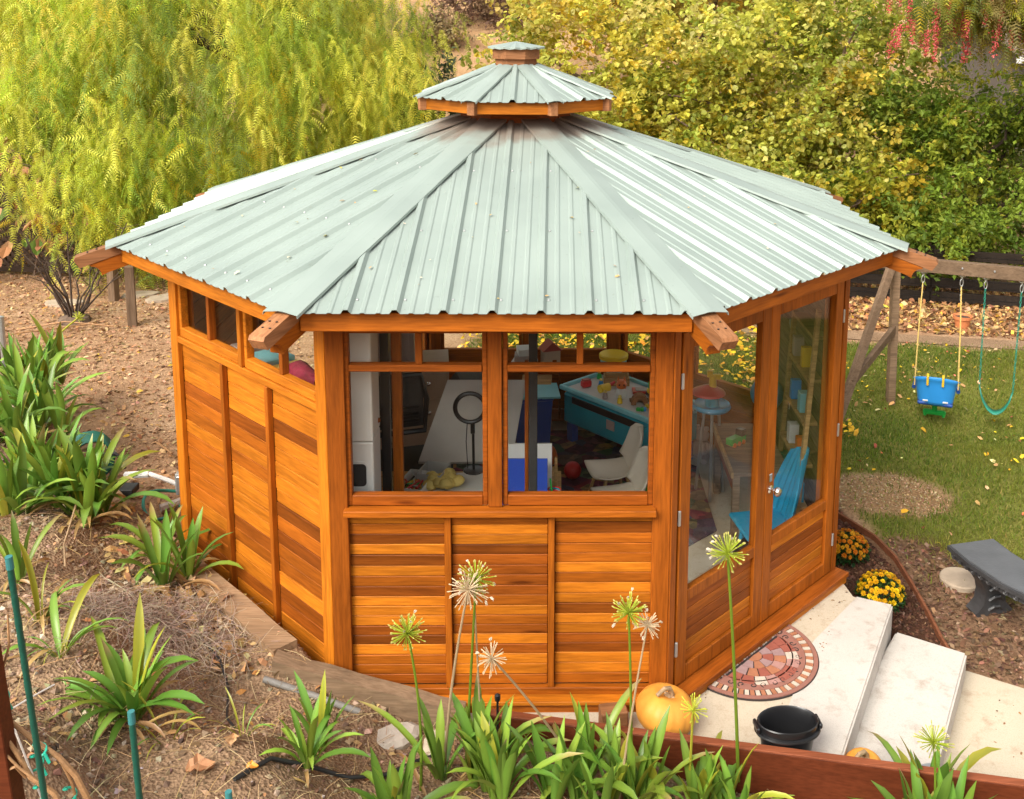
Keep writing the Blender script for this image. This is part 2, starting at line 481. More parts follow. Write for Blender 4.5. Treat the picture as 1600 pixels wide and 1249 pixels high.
def mat_roof():
    a = NT('sage_green_painted_metal')
    tc = a.node('ShaderNodeTexCoord')
    n1 = a.node('ShaderNodeTexNoise', Scale=2.2, Detail=4.0)
    a.link(tc.outputs['Object'], n1.inputs['Vector'])
    c0 = a.ramp(n1.outputs[0], [(0.3, (0.28, 0.338, 0.302)), (0.7, (0.33, 0.392, 0.35))])
    # brown dust that the rain does not wash off, close round the centre of the roof
    geo = a.node('ShaderNodeNewGeometry')
    sp = a.node('ShaderNodeSeparateXYZ'); a.link(geo.outputs['Position'], sp.inputs[0])
    cb = a.node('ShaderNodeCombineXYZ'); a.link(sp.outputs[0], cb.inputs[0]); a.link(sp.outputs[1], cb.inputs[1])
    ln = a.node('ShaderNodeVectorMath', operation='LENGTH'); a.link(cb.outputs[0], ln.inputs[0])
    n2 = a.node('ShaderNodeTexNoise', Scale=5.0, Detail=5.0); a.link(geo.outputs['Position'], n2.inputs['Vector'])
    ma = a.node('ShaderNodeMath', operation='MULTIPLY_ADD'); a.link(n2.outputs[0], ma.inputs[0]); ma.inputs[1].default_value = 0.5; a.link(ln.outputs['Value'], ma.inputs[2])
    lo = a.node('ShaderNodeMath', operation='LESS_THAN'); a.link(sp.outputs[2], lo.inputs[0]); lo.inputs[1].default_value = 3.0
    rp = a.ramp(ma.outputs[0], [(0.80, (1, 1, 1)), (1.0, (0, 0, 0))])
    fac = a.node('ShaderNodeMath', operation='MULTIPLY'); a.link(rp, fac.inputs[0]); a.link(lo.outputs[0], fac.inputs[1])
    f2 = a.node('ShaderNodeMath', operation='MULTIPLY'); a.link(fac.outputs[0], f2.inputs[0]); f2.inputs[1].default_value = 0.75
    mx = a.node('ShaderNodeMix', data_type='RGBA'); a.link(f2.outputs[0], mx.inputs['Factor']); a.link(c0, mx.inputs['A']); mx.inputs['B'].default_value = (0.22, 0.14, 0.10, 1)
    # faint streaks and specks
    n3 = a.node('ShaderNodeTexNoise', Scale=38.0, Detail=3.0); a.link(geo.outputs['Position'], n3.inputs['Vector'])
    mx2 = a.node('ShaderNodeMix', data_type='RGBA', blend_type='MULTIPLY'); mx2.inputs['Factor'].default_value = 1.0
    a.link(mx.outputs['Result'], mx2.inputs['A']); a.link(a.ramp(n3.outputs[0], [(0.20, (0.86, 0.84, 0.8)), (0.33, (1, 1, 1))]), mx2.inputs['B'])
    a.link(mx2.outputs['Result'], a.p.inputs['Base Color'])
    a.p.inputs['Roughness'].default_value = 0.34
    a.p.inputs['Specular IOR Level'].default_value = 0.55
    a.p.inputs['Coat Weight'].default_value = 0.05
    a.p.inputs['Metallic'].default_value = 0.35
    a.p.inputs['Coat Roughness'].default_value = 0.18
    a.link(a.ramp(n1.outputs[0], [(0.3, (0.54,) * 3), (0.7, (0.62,) * 3)]), a.p.inputs['Roughness'])
    return a.m
M['roof'] = mat_roof()

def mat_concrete(name, c, stain):
    a = NT(name)
    tc = a.node('ShaderNodeTexCoord')
    n1 = a.node('ShaderNodeTexNoise', Scale=1.8, Detail=6.0, Roughness=0.65)
    n2 = a.node('ShaderNodeTexNoise', Scale=9.0, Detail=6.0, Roughness=0.7)
    n3 = a.node('ShaderNodeTexNoise', Scale=160.0, Detail=2.0)
    for n in (n1, n2, n3): a.link(tc.outputs['Object'], n.inputs['Vector'])
    c0 = a.ramp(n1.outputs[0], [(0.3, mul(c, 0.86)), (0.65, c)])
    mx = a.node('ShaderNodeMix', data_type='RGBA', blend_type='MIX')
    a.link(a.ramp(n2.outputs[0], [(0.52, (0, 0, 0)), (0.72, (0.7, 0.7, 0.7))]), mx.inputs['Factor'])
    a.link(c0, mx.inputs['A']); mx.inputs['B'].default_value = (*stain, 1)
    mx2 = a.node('ShaderNodeMix', data_type='RGBA', blend_type='MULTIPLY'); mx2.inputs['Factor'].default_value = 0.6
    a.link(mx.outputs['Result'], mx2.inputs['A']); a.link(a.ramp(n3.outputs[0], [(0.3, (0.75, 0.73, 0.7)), (0.5, (1, 1, 1))]), mx2.inputs['B'])
    a.link(mx2.outputs['Result'], a.p.inputs['Base Color'])
    a.p.inputs['Roughness'].default_value = 0.85
    a.bump(n3.outputs[0], 0.25, 0.003)
    return a.m
M['concrete'] = mat_concrete('cream_concrete', (0.57, 0.48, 0.355), (0.36, 0.25, 0.16))
M['concrete_white'] = mat_concrete('whitened_concrete', (0.58, 0.53, 0.47), (0.33, 0.25, 0.19))
M['bench_stone'] = mat_plain('dark_bench_concrete', (0.045, 0.045, 0.047), 0.42, 0.35, 7, bump=0.35, spec=0.6)
M['bench_top'] = mat_plain('slate_grey_bench_top', (0.095, 0.10, 0.108), 0.35, 0.22, 5, bump=0.2, spec=0.6)

def mat_ground(name, stops, scale, fine_stops, fine=70, bump=0.6):
    a = NT(name)
    tc = a.node('ShaderNodeTexCoord')
    n1 = a.node('ShaderNodeTexNoise', Scale=scale, Detail=7.0, Roughness=0.65)
    n2 = a.node('ShaderNodeTexNoise', Scale=fine, Detail=4.0, Roughness=0.7)
    v = a.node('ShaderNodeTexVoronoi', Scale=fine * 0.9)
    for n in (n1, n2, v): a.link(tc.outputs['Object'], n.inputs['Vector'])
    mx = a.node('ShaderNodeMix', data_type='RGBA', blend_type='MULTIPLY'); mx.inputs['Factor'].default_value = 1.0
    a.link(a.ramp(n1.outputs[0], stops), mx.inputs['A']); a.link(a.ramp(n2.outputs[0], fine_stops), mx.inputs['B'])
    a.link(mx.outputs['Result'], a.p.inputs['Base Color'])
    a.p.inputs['Roughness'].default_value = 0.95
    a.p.inputs['Specular IOR Level'].default_value = 0.15
    a.bump(v.outputs['Distance'], bump, 0.02)
    return a.m
M['soil'] = mat_ground('bed_soil', [(0.3, (0.21, 0.135, 0.08)), (0.55, (0.32, 0.215, 0.135)), (0.75, (0.40, 0.285, 0.19))], 1.6, [(0.3, (0.5, 0.46, 0.42)), (0.62, (1.15, 1.1, 1.05))])

def mat_yard():
    """one ground sheet: mulch yard, lawn and tan hillside told apart by a painted attribute (r lawn, g dry patch, b dark mulch)"""
    a = NT('yard_ground')
    tc = a.node('ShaderNodeTexCoord'); at = a.node('ShaderNodeVertexColor', layer_name='Col')
    sp = a.node('ShaderNodeSeparateColor'); a.link(at.outputs[0], sp.inputs[0])
    n1 = a.node('ShaderNodeTexNoise', Scale=1.3, Detail=7.0, Roughness=0.7)
    n2 = a.node('ShaderNodeTexNoise', Scale=45.0, Detail=4.0, Roughness=0.7)
    for n in (n1, n2): a.link(tc.outputs['Object'], n.inputs['Vector'])
    dirt = a.ramp(n1.outputs[0], [(0.3, (0.30, 0.17, 0.09)), (0.55, (0.45, 0.28, 0.165)), (0.75, (0.55, 0.38, 0.24))])
    lawn = a.ramp(n1.outputs[0], [(0.35, (0.11, 0.14, 0.022)), (0.7, (0.24, 0.225, 0.055))])
    dry = a.ramp(n1.outputs[0], [(0.35, (0.36, 0.21, 0.10)), (0.7, (0.48, 0.31, 0.16))])
    dark = a.ramp(n1.outputs[0], [(0.35, (0.055, 0.024, 0.014)), (0.7, (0.12, 0.058, 0.034))])
    cur = dirt
    for ch, c in ((0, lawn), (1, dry), (2, dark)):
        mx = a.node('ShaderNodeMix', data_type='RGBA'); a.link(sp.outputs[ch], mx.inputs['Factor']); a.link(cur, mx.inputs['A']); a.link(c, mx.inputs['B']); cur = mx.outputs['Result']
    mx = a.node('ShaderNodeMix', data_type='RGBA', blend_type='MULTIPLY'); mx.inputs['Factor'].default_value = 1.0
    a.link(cur, mx.inputs['A']); a.link(a.ramp(n2.outputs[0], [(0.3, (0.55, 0.52, 0.5)), (0.6, (1.1, 1.08, 1.05))]), mx.inputs['B'])
    a.link(mx.outputs['Result'], a.p.inputs['Base Color'])
    a.p.inputs['Roughness'].default_value = 0.95
    a.p.inputs['Specular IOR Level'].default_value = 0.12
    a.bump(n2.outputs[0], 0.7, 0.03)
    return a.m
M['yard'] = mat_yard()

def mat_rug():
    a = NT('oriental_rug')
    tc = a.node('ShaderNodeTexCoord')
    v = a.node('ShaderNodeTexVoronoi', Scale=7.0); v2 = a.node('ShaderNodeTexVoronoi', Scale=19.0)
    for n in (v, v2): a.link(tc.outputs['Object'], n.inputs['Vector'])
    s1 = a.node('ShaderNodeSeparateColor'); a.link(v.outputs['Color'], s1.inputs[0])
    s2 = a.node('ShaderNodeSeparateColor'); a.link(v2.outputs['Color'], s2.inputs[0])
    c1 = a.ramp(s1.outputs[0], [(0.0, (0.05, 0.02, 0.06)), (0.3, (0.20, 0.03, 0.05)), (0.55, (0.05, 0.06, 0.12)), (0.75, (0.26, 0.16, 0.07)), (1.0, (0.04, 0.10, 0.07))])
    c2 = a.ramp(s2.outputs[0], [(0.0, (0.5, 0.5, 0.5)), (0.6, (1, 1, 1)), (1.0, (1.7, 1.5, 1.2))])
    mx = a.node('ShaderNodeMix', data_type='RGBA', blend_type='MULTIPLY'); mx.inputs['Factor'].default_value = 1.0
    a.link(c1, mx.inputs['A']); a.link(c2, mx.inputs['B']); a.link(mx.outputs['Result'], a.p.inputs['Base Color'])
    a.p.inputs['Roughness'].default_value = 0.95
    return a.m
M['rug'] = mat_rug()

# ------------------------------------------------------------------ terrain
def ground_z(x, y):
    x = np.asarray(x, dtype=float); y = np.asarray(y, dtype=float)
    z = -0.02 - 0.31 * sstep(-1.5, 2.4, x)
    y0 = 8.2 + 5.0 * sstep(4.5, 8.0, x)
    d = np.maximum(0, y - y0)
    z = z + 0.36 * d * sstep(0, 4, d) / (1 + 0.012 * d)
    z = z + 0.10 * (fbm(x * 0.6, y * 0.6) - 0.5) * sstep(2.6, 4.5, np.hypot(x, y))
    z = z + 0.05 * np.maximum(0, -x - 8)
    z = z - 0.30 * np.exp(-((x - 4.45) ** 2 * 1.3 + (y - 2.75) ** 2 * 2.2))
    r = np.hypot(x, y)
    z = np.where(r < 2.05, np.minimum(z, -0.35), z)
    z = np.where((y < -1.72) & (x < 1.3), np.minimum(z, -1.0), z)
    z = np.where((x > 1.2) & (y < -1.44 - 0.62 * (x - 2.8)) & (y < -0.9), np.minimum(z, -0.7), z)
    z = np.where((x + y < -3.3) & (y < -0.6), np.minimum(z, -0.3), z)
    return z

BED = np.array([(-2.85, -.25, .33), (-2.0, -1.15, .33), (-1.2, -2.1, .33), (-1.1, -2.4, .27), (-.75, -2.4, .17), (-.4, -2.42, .06), (-.1, -2.48, .05), (.5, -2.6, .04), (1.2, -2.75, -.08), (2, -2.95, -.17), (2.7, -3.1, -.2),
    (-3, -1.5, .62), (-2.2, -2.5, .66), (-1.2, -3.1, .48), (-.3, -2.9, .12), (.3, -3.2, .1), (1.2, -3.3, -.03), (2.4, -3.5, -.1), (-2, -3.7, 1.0), (-1, -4.0, .84), (0, -4.2, .55), (1.5, -4.3, .4), (-4, -.5, .72), (-3.3, .6, .30),
    (-4.5, 1.5, .32), (-4.0, .5, .5), (-5.2, 2.6, .25), (-6, 0, 1.2), (0, -7, 1.9), (3, -7, 1.8), (-4, -6, 2.1), (-4, -3, 1.25), (4, -4, .2)])
def bed_z(x, y, detail=True):
    x = np.asarray(x, dtype=float); y = np.asarray(y, dtype=float)
    d2 = (x[..., None] - BED[:, 0]) ** 2 + (y[..., None] - BED[:, 1]) ** 2 + 0.01
    wt = d2 ** -1.6
    z = (wt * BED[:, 2]).sum(-1) / wt.sum(-1)
    if detail: z = z + 0.05 * (fbm(x * 5, y * 5, 4) - 0.47)
    return z
def bed_in(x, y):
    """soil side of the plank, the timber and the red board"""
    x = np.asarray(x, dtype=float); y = np.asarray(y, dtype=float)
    a = (x + y < -3.10) & (x < -0.9)
    e = (x <= -2.85) & (y > -0.25)
    a = np.where(e, (x + 2.85) * 1.22 + (y + 0.25) < 0.0, a)
    b = (x >= -0.9) & (y < -2.21 - 0.203 * (x + 0.9))
    return (a | b) & (y < 3.2)

def grid_sheet(name, x0, x1, y0, y1, nx, ny, zf, mat, colf=None):
    xs = np.linspace(x0, x1, nx); ys = np.linspace(y0, y1, ny)
    X, Y = np.meshgrid(xs, ys)
    Z = zf(X, Y)
    V = np.stack([X.ravel(), Y.ravel(), Z.ravel()], 1)
    i = np.arange((ny - 1) * nx).reshape(ny - 1, nx)[:, :-1].ravel()
    F = np.stack([i, i + 1, i + nx + 1, i + nx], 1)
    col = colf(X.ravel(), Y.ravel()) if colf is not None else None
    me = mesh_np(name, V, F, mat, col, smooth=True)
    return new_obj(name, me), V, F

def lawn_mask(x, y):
    x = np.asarray(x, dtype=float); y = np.asarray(y, dtype=float)
    n = 0.5 * (fbm(x * 1.3, y * 1.3) - 0.47)
    m = sstep(-0.15, 0.25, x + 0.6 + n * 2) * sstep(0.0, 0.35, y + 0.9 - 0.0 * x + n) * sstep(0, 0.3, (5.35 - 0.16 * (x - 3)) - y + n)
    # the curved edging by the gazebo keeps the lawn off the planting bed
    edge = 2.60 + 0.20 * np.clip((0.7 - y) / 1.2, 0, 1)
    m = m * np.where(y < 0.9, sstep(0.0, 0.15, x - edge - 0.05), 1.0)
    bare = np.hypot((x - 3.02) / 0.55, (y - 0.95) / 0.36) + n * 1.5
    m = m * (0.12 + 0.88 * sstep(0.8, 1.15, bare))
    bare2 = np.hypot((x - 2.95) / 0.32, (y + 0.55) / 0.75) + n * 1.5
    m = m * (0.1 + 0.9 * sstep(0.75, 1.15, bare2))
    return np.clip(m, 0, 1)
def yard_col(x, y):
    c = np.zeros((len(x), 3))
    c[:, 0] = lawn_mask(x, y)
    bare = np.hypot((x - 3.02) / 0.58, (y - 0.95) / 0.40)
    c[:, 1] = 0.9 * (1 - sstep(0.7, 1.25, bare + 0.9 * (fbm(x * 3, y * 3) - 0.47)))
    c[:, 1] = np.maximum(c[:, 1], 0.9 * sstep(9.0, 11.0, y))
    edge = 2.62 + 0.20 * np.clip((0.7 - y) / 1.2, 0, 1)
    c[:, 2] = (1 - sstep(-0.04, 0.04, x - edge)) * (x > 1.6) * (y < 0.95) * (y > -2.2)
    c[:, 2] = np.maximum(c[:, 2], 0.62 * (1 - sstep(0.8, 1.15, np.hypot((x - 3.0) / 0.5, (y + 0.6) / 0.95))))
    return c

g1, gV, gF = grid_sheet('ground', -9, 9, -2.2, 9.5, 361, 235, ground_z, M['yard'], yard_col)
tag(g1, kind='structure')
def far_z(x, y):
    z = ground_z(x, y)
    inside = (np.abs(x) < 8.9) & (y > -2.1) & (y < 9.4)
    z = np.where(inside, z - 0.6, z)
    return np.where(y < -2.2, -1.0 + 0.3 * np.maximum(0, -y - 4), z)
g2, _, _ = grid_sheet('hillside', -90, 90, -60, 110, 181, 171, far_z, M['yard'], lambda x, y: np.stack([0 * x, 0.8 * sstep(9, 11, y), 0 * x], 1))
tag(g2, kind='structure')
def bed_sheet_z(x, y):
    return np.where(bed_in(x, y), bed_z(x, y), -0.7)
b1, _, _ = grid_sheet('garden_bed', -6.5, 4.0, -7.5, 3.3, 421, 433, bed_sheet_z, M['soil'])
tag(b1, kind='structure')

# ------------------------------------------------------------------ the gazebo
APO = 2.125; HW = 0.880; RE = 2.595; ZE = 2.258; ZA = 3.061
gz = tag(empty('gazebo'), 'eight-sided redwood gazebo with pale green ribbed metal roof and cupola', 'gazebo')
def face(rot): return RZ(R(rot)) @ T(0, -APO, 0)     # local x runs left to right seen from outside, y goes inward

def pick_tone(ax='x', wts=(4, 3.2, 2.4, 1.8)):
    return M[random.choices(['wood_light_', 'wood_mid_', 'wood_dark_', 'wood_red_'], wts)[0] + ax]

# floor slab
b = MB()
b.prism([(2.19 * math.cos(R(22.5 + 45 * k)), 2.19 * math.sin(R(22.5 + 45 * k))) for k in range(8)], -0.25, 0.0)
b.build('floor_slab', M['concrete'], gz)

# corner posts
for k in range(8):
    a = R(22.5 + 45 * k)
    b = MB(); b.box((0, 0, 1.09), (0.10, 0.10, 2.16))
    b.build('corner_post', M['wood_mid_z'], gz, RZ(a) @ T(2.205, 0, 0))

for rot in (0, 45, -45, 90, 135, 180, -135, -90):
    Fm = face(rot)
    tone = {0: 'trim_z', -45: 'wood_light_z', 45: 'trim_z'}.get(rot, 'wood_mid_z')  # left-wall parts take the paler tone: their brighter light is put into it
    for s_ in (-1, 1):
        bw = 0.092 if rot != 45 else 0.05
        piece('corner_board', gz, (0, 0, 0), (bw, 0.03, 2.12), M[tone], None).matrix_local = Fm @ T(s_ * (HW - bw / 2 - 0.004), 0.016, 1.10)
    piece('top_plate', gz, (0, 0, 0), (1.70, 0.085, 0.14), M['wood_mid_x']).matrix_local = Fm @ T(0, 0.065, 2.135)

def clad(rot, z0, z1, stiles, row, x0=-0.79, x1=0.79, tones=(4, 3.2, 2.4, 1.8), dep=0.028, inside=False, name='wall'):
    """backing sheet with real planks between upright battens"""
    Fm = face(rot)
    b = MB(); b.box((0, 0, (z0 + z1) / 2), (1.66, 0.03, z1 - z0))
    wall = b.build(name, M['wall_back'], gz, Fm @ T(0, 0.068, 0))
    edges = [x0] + [e for s in stiles for e in (s - 0.017, s + 0.017)] + [x1]
    for i in range(0, len(edges), 2):
        a, c = edges[i] + 0.002, edges[i + 1] - 0.002
        z = z0 + 0.003
        while z < z1 - 0.02:
            h = min(row * random.uniform(0.93, 1.07), z1 - z)
            if z1 - (z + h) < 0.025: h = z1 - z
            th = random.uniform(0.016, 0.020)
            piece('plank', wall, ((a + c) / 2, -0.0255 - (th - 0.016) / 2, z + h / 2 - 0.0), (round(c - a, 3), round(th, 3), round(h - 0.003, 3)), pick_tone('x', tones), None, 0.0025)
            z += h
    for s in stiles:
        piece('batten', gz, (0, 0, 0), (0.034, 0.034, z1 - z0), M['wood_mid_z']).matrix_local = Fm @ T(s, 0.018, (z0 + z1) / 2)
    return wall

# front wall
clad(0, 0.115, 1.10, [-0.275, 0.262], 0.0576)
Fm = face(0)
piece('bottom_rail', gz, (0, 0, 0), (1.58, 0.04, 0.06), M['wood_mid_x']).matrix_local = Fm @ T(0, 0.02, 0.083)
piece('base_ledge', gz, (0, 0, 0), (1.80, 0.10, 0.022), M['wood_light_x']).matrix_local = Fm @ T(0, -0.012, 0.064)
piece('skirting', gz, (0, 0, 0), (1.80, 0.05, 0.075), M['wood_mid_x']).matrix_local = Fm @ T(0, -0.012, 0.015)
piece('sill_board', gz, (0, 0, 0), (1.60, 0.075, 0.034), M['wood_mid_x']).matrix_local = Fm @ T(0, -0.004, 1.118)
# left wall
clad(-45, -0.05, 1.625, [-0.235, 0.275], 0.082, tones=(6, 4, 0.7, 1.3))
Fm = face(-45)
piece('sill_board', gz, (0, 0, 0), (1.572, 0.04, 0.04), M['wood_light_x']).matrix_local = Fm @ T(0, 0.024, 1.646)

def window(rot, u0, u1, z0, z1, transom=None, muntins=(), frame=0.026, tone='wood_mid_x', sill=True, upper_only=False):
    Fm = face(rot)
    b = MB(); cx = (u0 + u1) / 2; wd = u1 - u0
    st = frame
    b.box((u0 + st / 2, 0.045, (z0 + z1) / 2), (st, 0.05, z1 - z0))
    b.box((u1 - st / 2, 0.045, (z0 + z1) / 2), (st, 0.05, z1 - z0))
    b.box((cx, 0.045, z1 - 0.02), (wd - 2 * st, 0.048, 0.04))
    b.box((cx, 0.042, z0 + 0.028), (wd - 2 * st, 0.052, 0.056))
    zt = z0 + 0.056
    if transom:
        b.box((cx, 0.038, transom), (wd - 2 * st, 0.056, 0.036))
    win = b.build('window', M[tone], gz, Fm)
    zl = transom + 0.018 if transom else zt
    for m_ in muntins:
        piece('muntin', win, (m_, 0.045, (zl + z1 - 0.04) / 2), (0.034, 0.044, z1 - 0.04 - zl), M['trim_z'])
    if transom:
        piece('pane', win, (cx, 0.055, (zt + transom - 0.018) / 2), (wd - 2 * st + 0.01, 0.004, transom - 0.018 - zt + 0.01), M['glass'], None, 0.0005)
    xs = [u0 + st] + list(muntins) + [u1 - st]
    for a, c in zip(xs[:-1], xs[1:]):
        piece('pane', win, ((a + c) / 2, 0.055, (zl + z1 - 0.04) / 2), (c - a - 0.002, 0.004, z1 - 0.04 - zl + 0.01), M['glass'], None, 0.0005)
    return win
# front windows and the mullion between them
window(0, -0.790, -0.066, 1.140, 2.10, 1.880, [-0.412], 0.026, 'wood_red_x')
window(0, 0.010, 0.786, 1.140, 2.10, 1.880, [0.402], 0.026, 'wood_red_x')
piece('mullion', gz, (0, 0, 0), (0.072, 0.06, 0.96), M['trim_z']).matrix_local = face(0) @ T(-0.028, 0.03, 1.62)
# clerestory of the left wall
window(-45, -0.785, -0.02, 1.668, 2.10, None, [-0.41], 0.028, 'wood_light_x')
window(-45, 0.02, 0.785, 1.668, 2.10, None, [0.41], 0.028, 'wood_light_x')
piece('mullion', gz, (0, 0, 0), (0.036, 0.06, 0.43), M['wood_light_z']).matrix_local = face(-45) @ T(0, 0.03, 1.884)

# rear walls: boards below, windows above (the two side-rear ones are solid)
for rot in (90, 135, 180, -135, -90):
    solid = rot in (90, -90)
    Fm = face(rot)
    top = 2.06 if solid else 0.50
    b = MB(); b.box((0, 0.02, (top - 0.05) / 2), (1.66, 0.03, top + 0.05))
    wl = b.build('wall', M['wood_mid_x'], gz, Fm)
    n = int(top / 0.14)
    for i in range(n):     # boards on the inside face
        piece('plank', wl, (0, 0.046, 0.01 + (i + 0.5) * top / n), (1.60, 0.018, round(top / n - 0.005, 3)), M['grey_plank'] if rot == 90 else M['wood_mid_x'], None, 0.003)
    if not solid:
        window(rot, -0.785, -0.03, 0.51, 2.10, None, [], 0.03)
        window(rot, 0.03, 0.785, 0.51, 2.10, None, [], 0.03)
        piece('mullion', gz, (0, 0, 0), (0.056, 0.06, 1.56), M['wood_mid_z']).matrix_local = Fm @ T(0, 0.03, 1.30)

# double doors
Fm = face(45)
piece('threshold', gz, (0, 0, 0), (1.80, 0.13, 0.03), M['wood_red_x']).matrix_local = Fm @ T(0.0, -0.02, 0.055)
piece('skirting', gz, (0, 0, 0), (1.80, 0.09, 0.05), M['wood_light_x']).matrix_local = Fm @ T(0.0, -0.025, 0.014)
piece('door_head', gz, (0, 0, 0), (1.64, 0.05, 0.05), M['wood_mid_x']).matrix_local = Fm @ T(0, 0.02, 2.085)
def make_door(u0, u1, hinge_left):
    z0, z1 = 0.078, 2.055
    wd = u1 - u0; st = 0.088
    b = MB()
    b.box((st / 2, 0, (z0 + z1) / 2), (st, 0.044, z1 - z0))
    b.box((wd - st / 2, 0, (z0 + z1) / 2), (st, 0.044, z1 - z0))
    b.box((wd / 2, 0, z1 - 0.048), (wd - 2 * st, 0.042, 0.096))
    b.box((wd / 2, 0, 0.572), (wd - 2 * st, 0.042, 0.066))
    b.box((wd / 2, 0, z0 + 0.045), (wd - 2 * st, 0.042, 0.09))
    d = b.build('door', M['wood_mid_z'], gz, Fm @ T(u0, 0.022, 0))
    piece('pane', d, (wd / 2, 0.006, (0.605 + z1 - 0.096) / 2), (wd - 2 * st + 0.01, 0.005, z1 - 0.096 - 0.605 + 0.01), M['door_glass'], None, 0.0005)
    zz = [0.168 + k * (0.539 - 0.168) / 6 for k in range(7)]
    for k in range(6):
        piece('plank', d, (wd / 2, 0.006, (zz[k] + zz[k + 1]) / 2), (round(wd - 2 * st - 0.003, 3), 0.018, round(zz[k + 1] - zz[k] - 0.003, 4)), pick_tone(), None, 0.003)
    for hz in (0.30, 1.05, 1.80):
        hx = -0.004 if hinge_left else wd + 0.004
        piece('hinge', d, (hx, -0.024, hz), (0.016, 0.012, 0.085), M['steel'])
    return d, wd, st
make_door(-0.808, -0.002, True)
d, wd, st = make_door(0.002, 0.808, False)
b = MB(); b.lathe([(0.026, 0), (0.026, 0.006), (0.012, 0.01), (0.011, 0.03), (0.024, 0.042), (0.028, 0.056), (0.022, 0.068), (0.0, 0.071)], 16, T(0.045, -0.022, 0.915) @ RX(R(90)))
b.build('knob', M['chrome'], d, smooth=True)
piece('keyplate', d, (0.045, -0.0245, 0.985), (0.03, 0.006, 0.05), M['chrome'])

# ---- roof
def rib_profile(x0, x1, off, pitch=0.2286):
    """break points (x, height) of a ribbed sheet between x0 and x1"""
    pts = []
    k = math.floor((x0 - off) / pitch) - 1
    while off + k * pitch < x1 + pitch:
        c = off + k * pitch
        for dx, h in ((-0.026, 0), (-0.011, 0.022), (0.011, 0.022), (0.026, 0), (0.062, 0), (0.070, 0.005), (0.084, 0.005), (0.092, 0), (0.1366, 0), (0.1446, 0.005), (0.1586, 0.005), (0.1666, 0)):
            pts.append((c + dx, h))
        k += 1
    pts = sorted(p for p in pts if x0 < p[0] < x1)
    return [(x0, pts[0][1] * 0)] + pts + [(x1, 0)]

def roof_panel(rot, parent, re, ze, za, r_in, off, rise=0.0, name='roof_panel', pitch=0.2286, base=Matrix()):
    ae = re * math.cos(R(22.5)); w2 = re * math.sin(R(22.5))
    th = math.atan2(za - ze, ae); sl = ae / math.cos(th)
    prof = rib_profile(-w2, w2, off, pitch)
    V, F = [], []
    s_in = sl * (1 - r_in / re)
    xs = []
    wi = w2 * r_in / re
    allx = sorted(set([p[0] for p in prof] + [-wi, wi]))
    ph = dict(prof)
    px = [p[0] for p in prof]; hh = [p[1] for p in prof]
    for x in allx:
        h = float(np.interp(x, px, hh))
        smax = min(s_in, sl * (1 - abs(x) / w2))
        for s in (-0.012, smax):
            V.append((x, s * math.cos(th) - h * math.sin(th), s * math.sin(th) + h * math.cos(th)))
    n = len(allx)
    for i in range(n - 1):
        F.append([2 * i, 2 * i + 2, 2 * i + 3, 2 * i + 1])
    b = MB(); b.add(V, F)
    o = b.build(name, M['roof'], parent, base @ RZ(R(rot)) @ T(0, -ae, ze + rise))
    md = o.modifiers.new('thickness', 'SOLIDIFY'); md.thickness = 0.0025; md.offset = -1
    return o

def hip_cap(k, parent, re, ze, za, r_in, half=0.095, lift=0.026, name='hip_cap', drop=0.014):
    """bent flashing over the hip between two roof sheets"""
    a = R(22.5 + 45 * k)
    ae = re * math.cos(R(22.5)); th = math.atan2(za - ze, ae)
    sh = (za - ze) / re
    V, F = [], []
    nseg = 6
    tr = sh / math.tan(th)
    for i in range(nseg + 1):
        t = i / nseg
        r = (re + 0.035) * (1 - t) + r_in * t
        z = ze + (re - r) * sh
        hw = half
        # across the hip the two sheets fall away from the ridge line
        fall = math.sin(R(22.5)) * math.tan(th) * hw
        wob = 0.002 * math.sin(i * 2.3 + k)
        q = [(-hw - 0.002, -fall - drop), (-hw, -fall), (-0.012, 0.0), (0.012, 0.0), (hw, -fall), (hw + 0.002, -fall - drop)]
        for y, dz in q: V.append((r, y, z + lift + dz + wob))
    for i in range(nseg):
        for j in range(5):
            F.append([i * 6 + j, i * 6 + j + 1, (i + 1) * 6 + j + 1, (i + 1) * 6 + j])
    b = MB(); b.add(V, F)
    o = b.build(name, M['roof'], parent, RZ(a))
    md = o.modifiers.new('thickness', 'SOLIDIFY'); md.thickness = 0.0025; md.offset = 0
    return o

ROTS = (0, 45, 90, 135, 180, -135, -90, -45)
for rot in ROTS:
    roof_panel(rot, gz, RE, ZE, ZA, 0.34, -0.02 + random.uniform(-0.05, 0.05) * (rot != 0))
    ae = RE * math.cos(R(22.5))
    th_ = math.atan2(ZA - ZE, ae)
    sb = MB()
    for sv in (0.10, 0.75, 1.45):
        for k in range(-4, 5):
            xx = -0.02 + 0.2286 * k + 0.035
            if abs(xx) > 0.993 * (1 - sv / (ae / math.cos(th_))) - 0.09: continue
            for dx in (0.0,):
                sb.lathe([(0.0075, 0), (0.0075, 0.004), (0.004, 0.008), (0, 0.008)], 6, RX(th_) @ T(xx, sv, 0.0))
    scw = sb.build('roof_screws', M['steel'], gz, RZ(R(rot)) @ T(0, -ae, ZE)); scw['kind'] = 'stuff'
    piece('fascia', gz, (0, 0, 0), (1.86, 0.034, 0.092), M[{-45: 'wood_light_x', 0: 'wood_mid_x'}.get(rot, 'wood_mid_x')]).matrix_local = RZ(R(rot)) @ T(0, -ae + 0.045, ZE - 0.058)  # left fascia is paler, its stronger light put into the wood colour
    # soffit boards under the eave
    piece('soffit', gz, (0, 0, 0), (1.70, 0.20, 0.014), M['wood_mid_x']).matrix_local = RZ(R(rot)) @ T(0, -ae + 0.168, ZE - 0.012) @ RX(R(14))
sh = (ZA - ZE) / RE
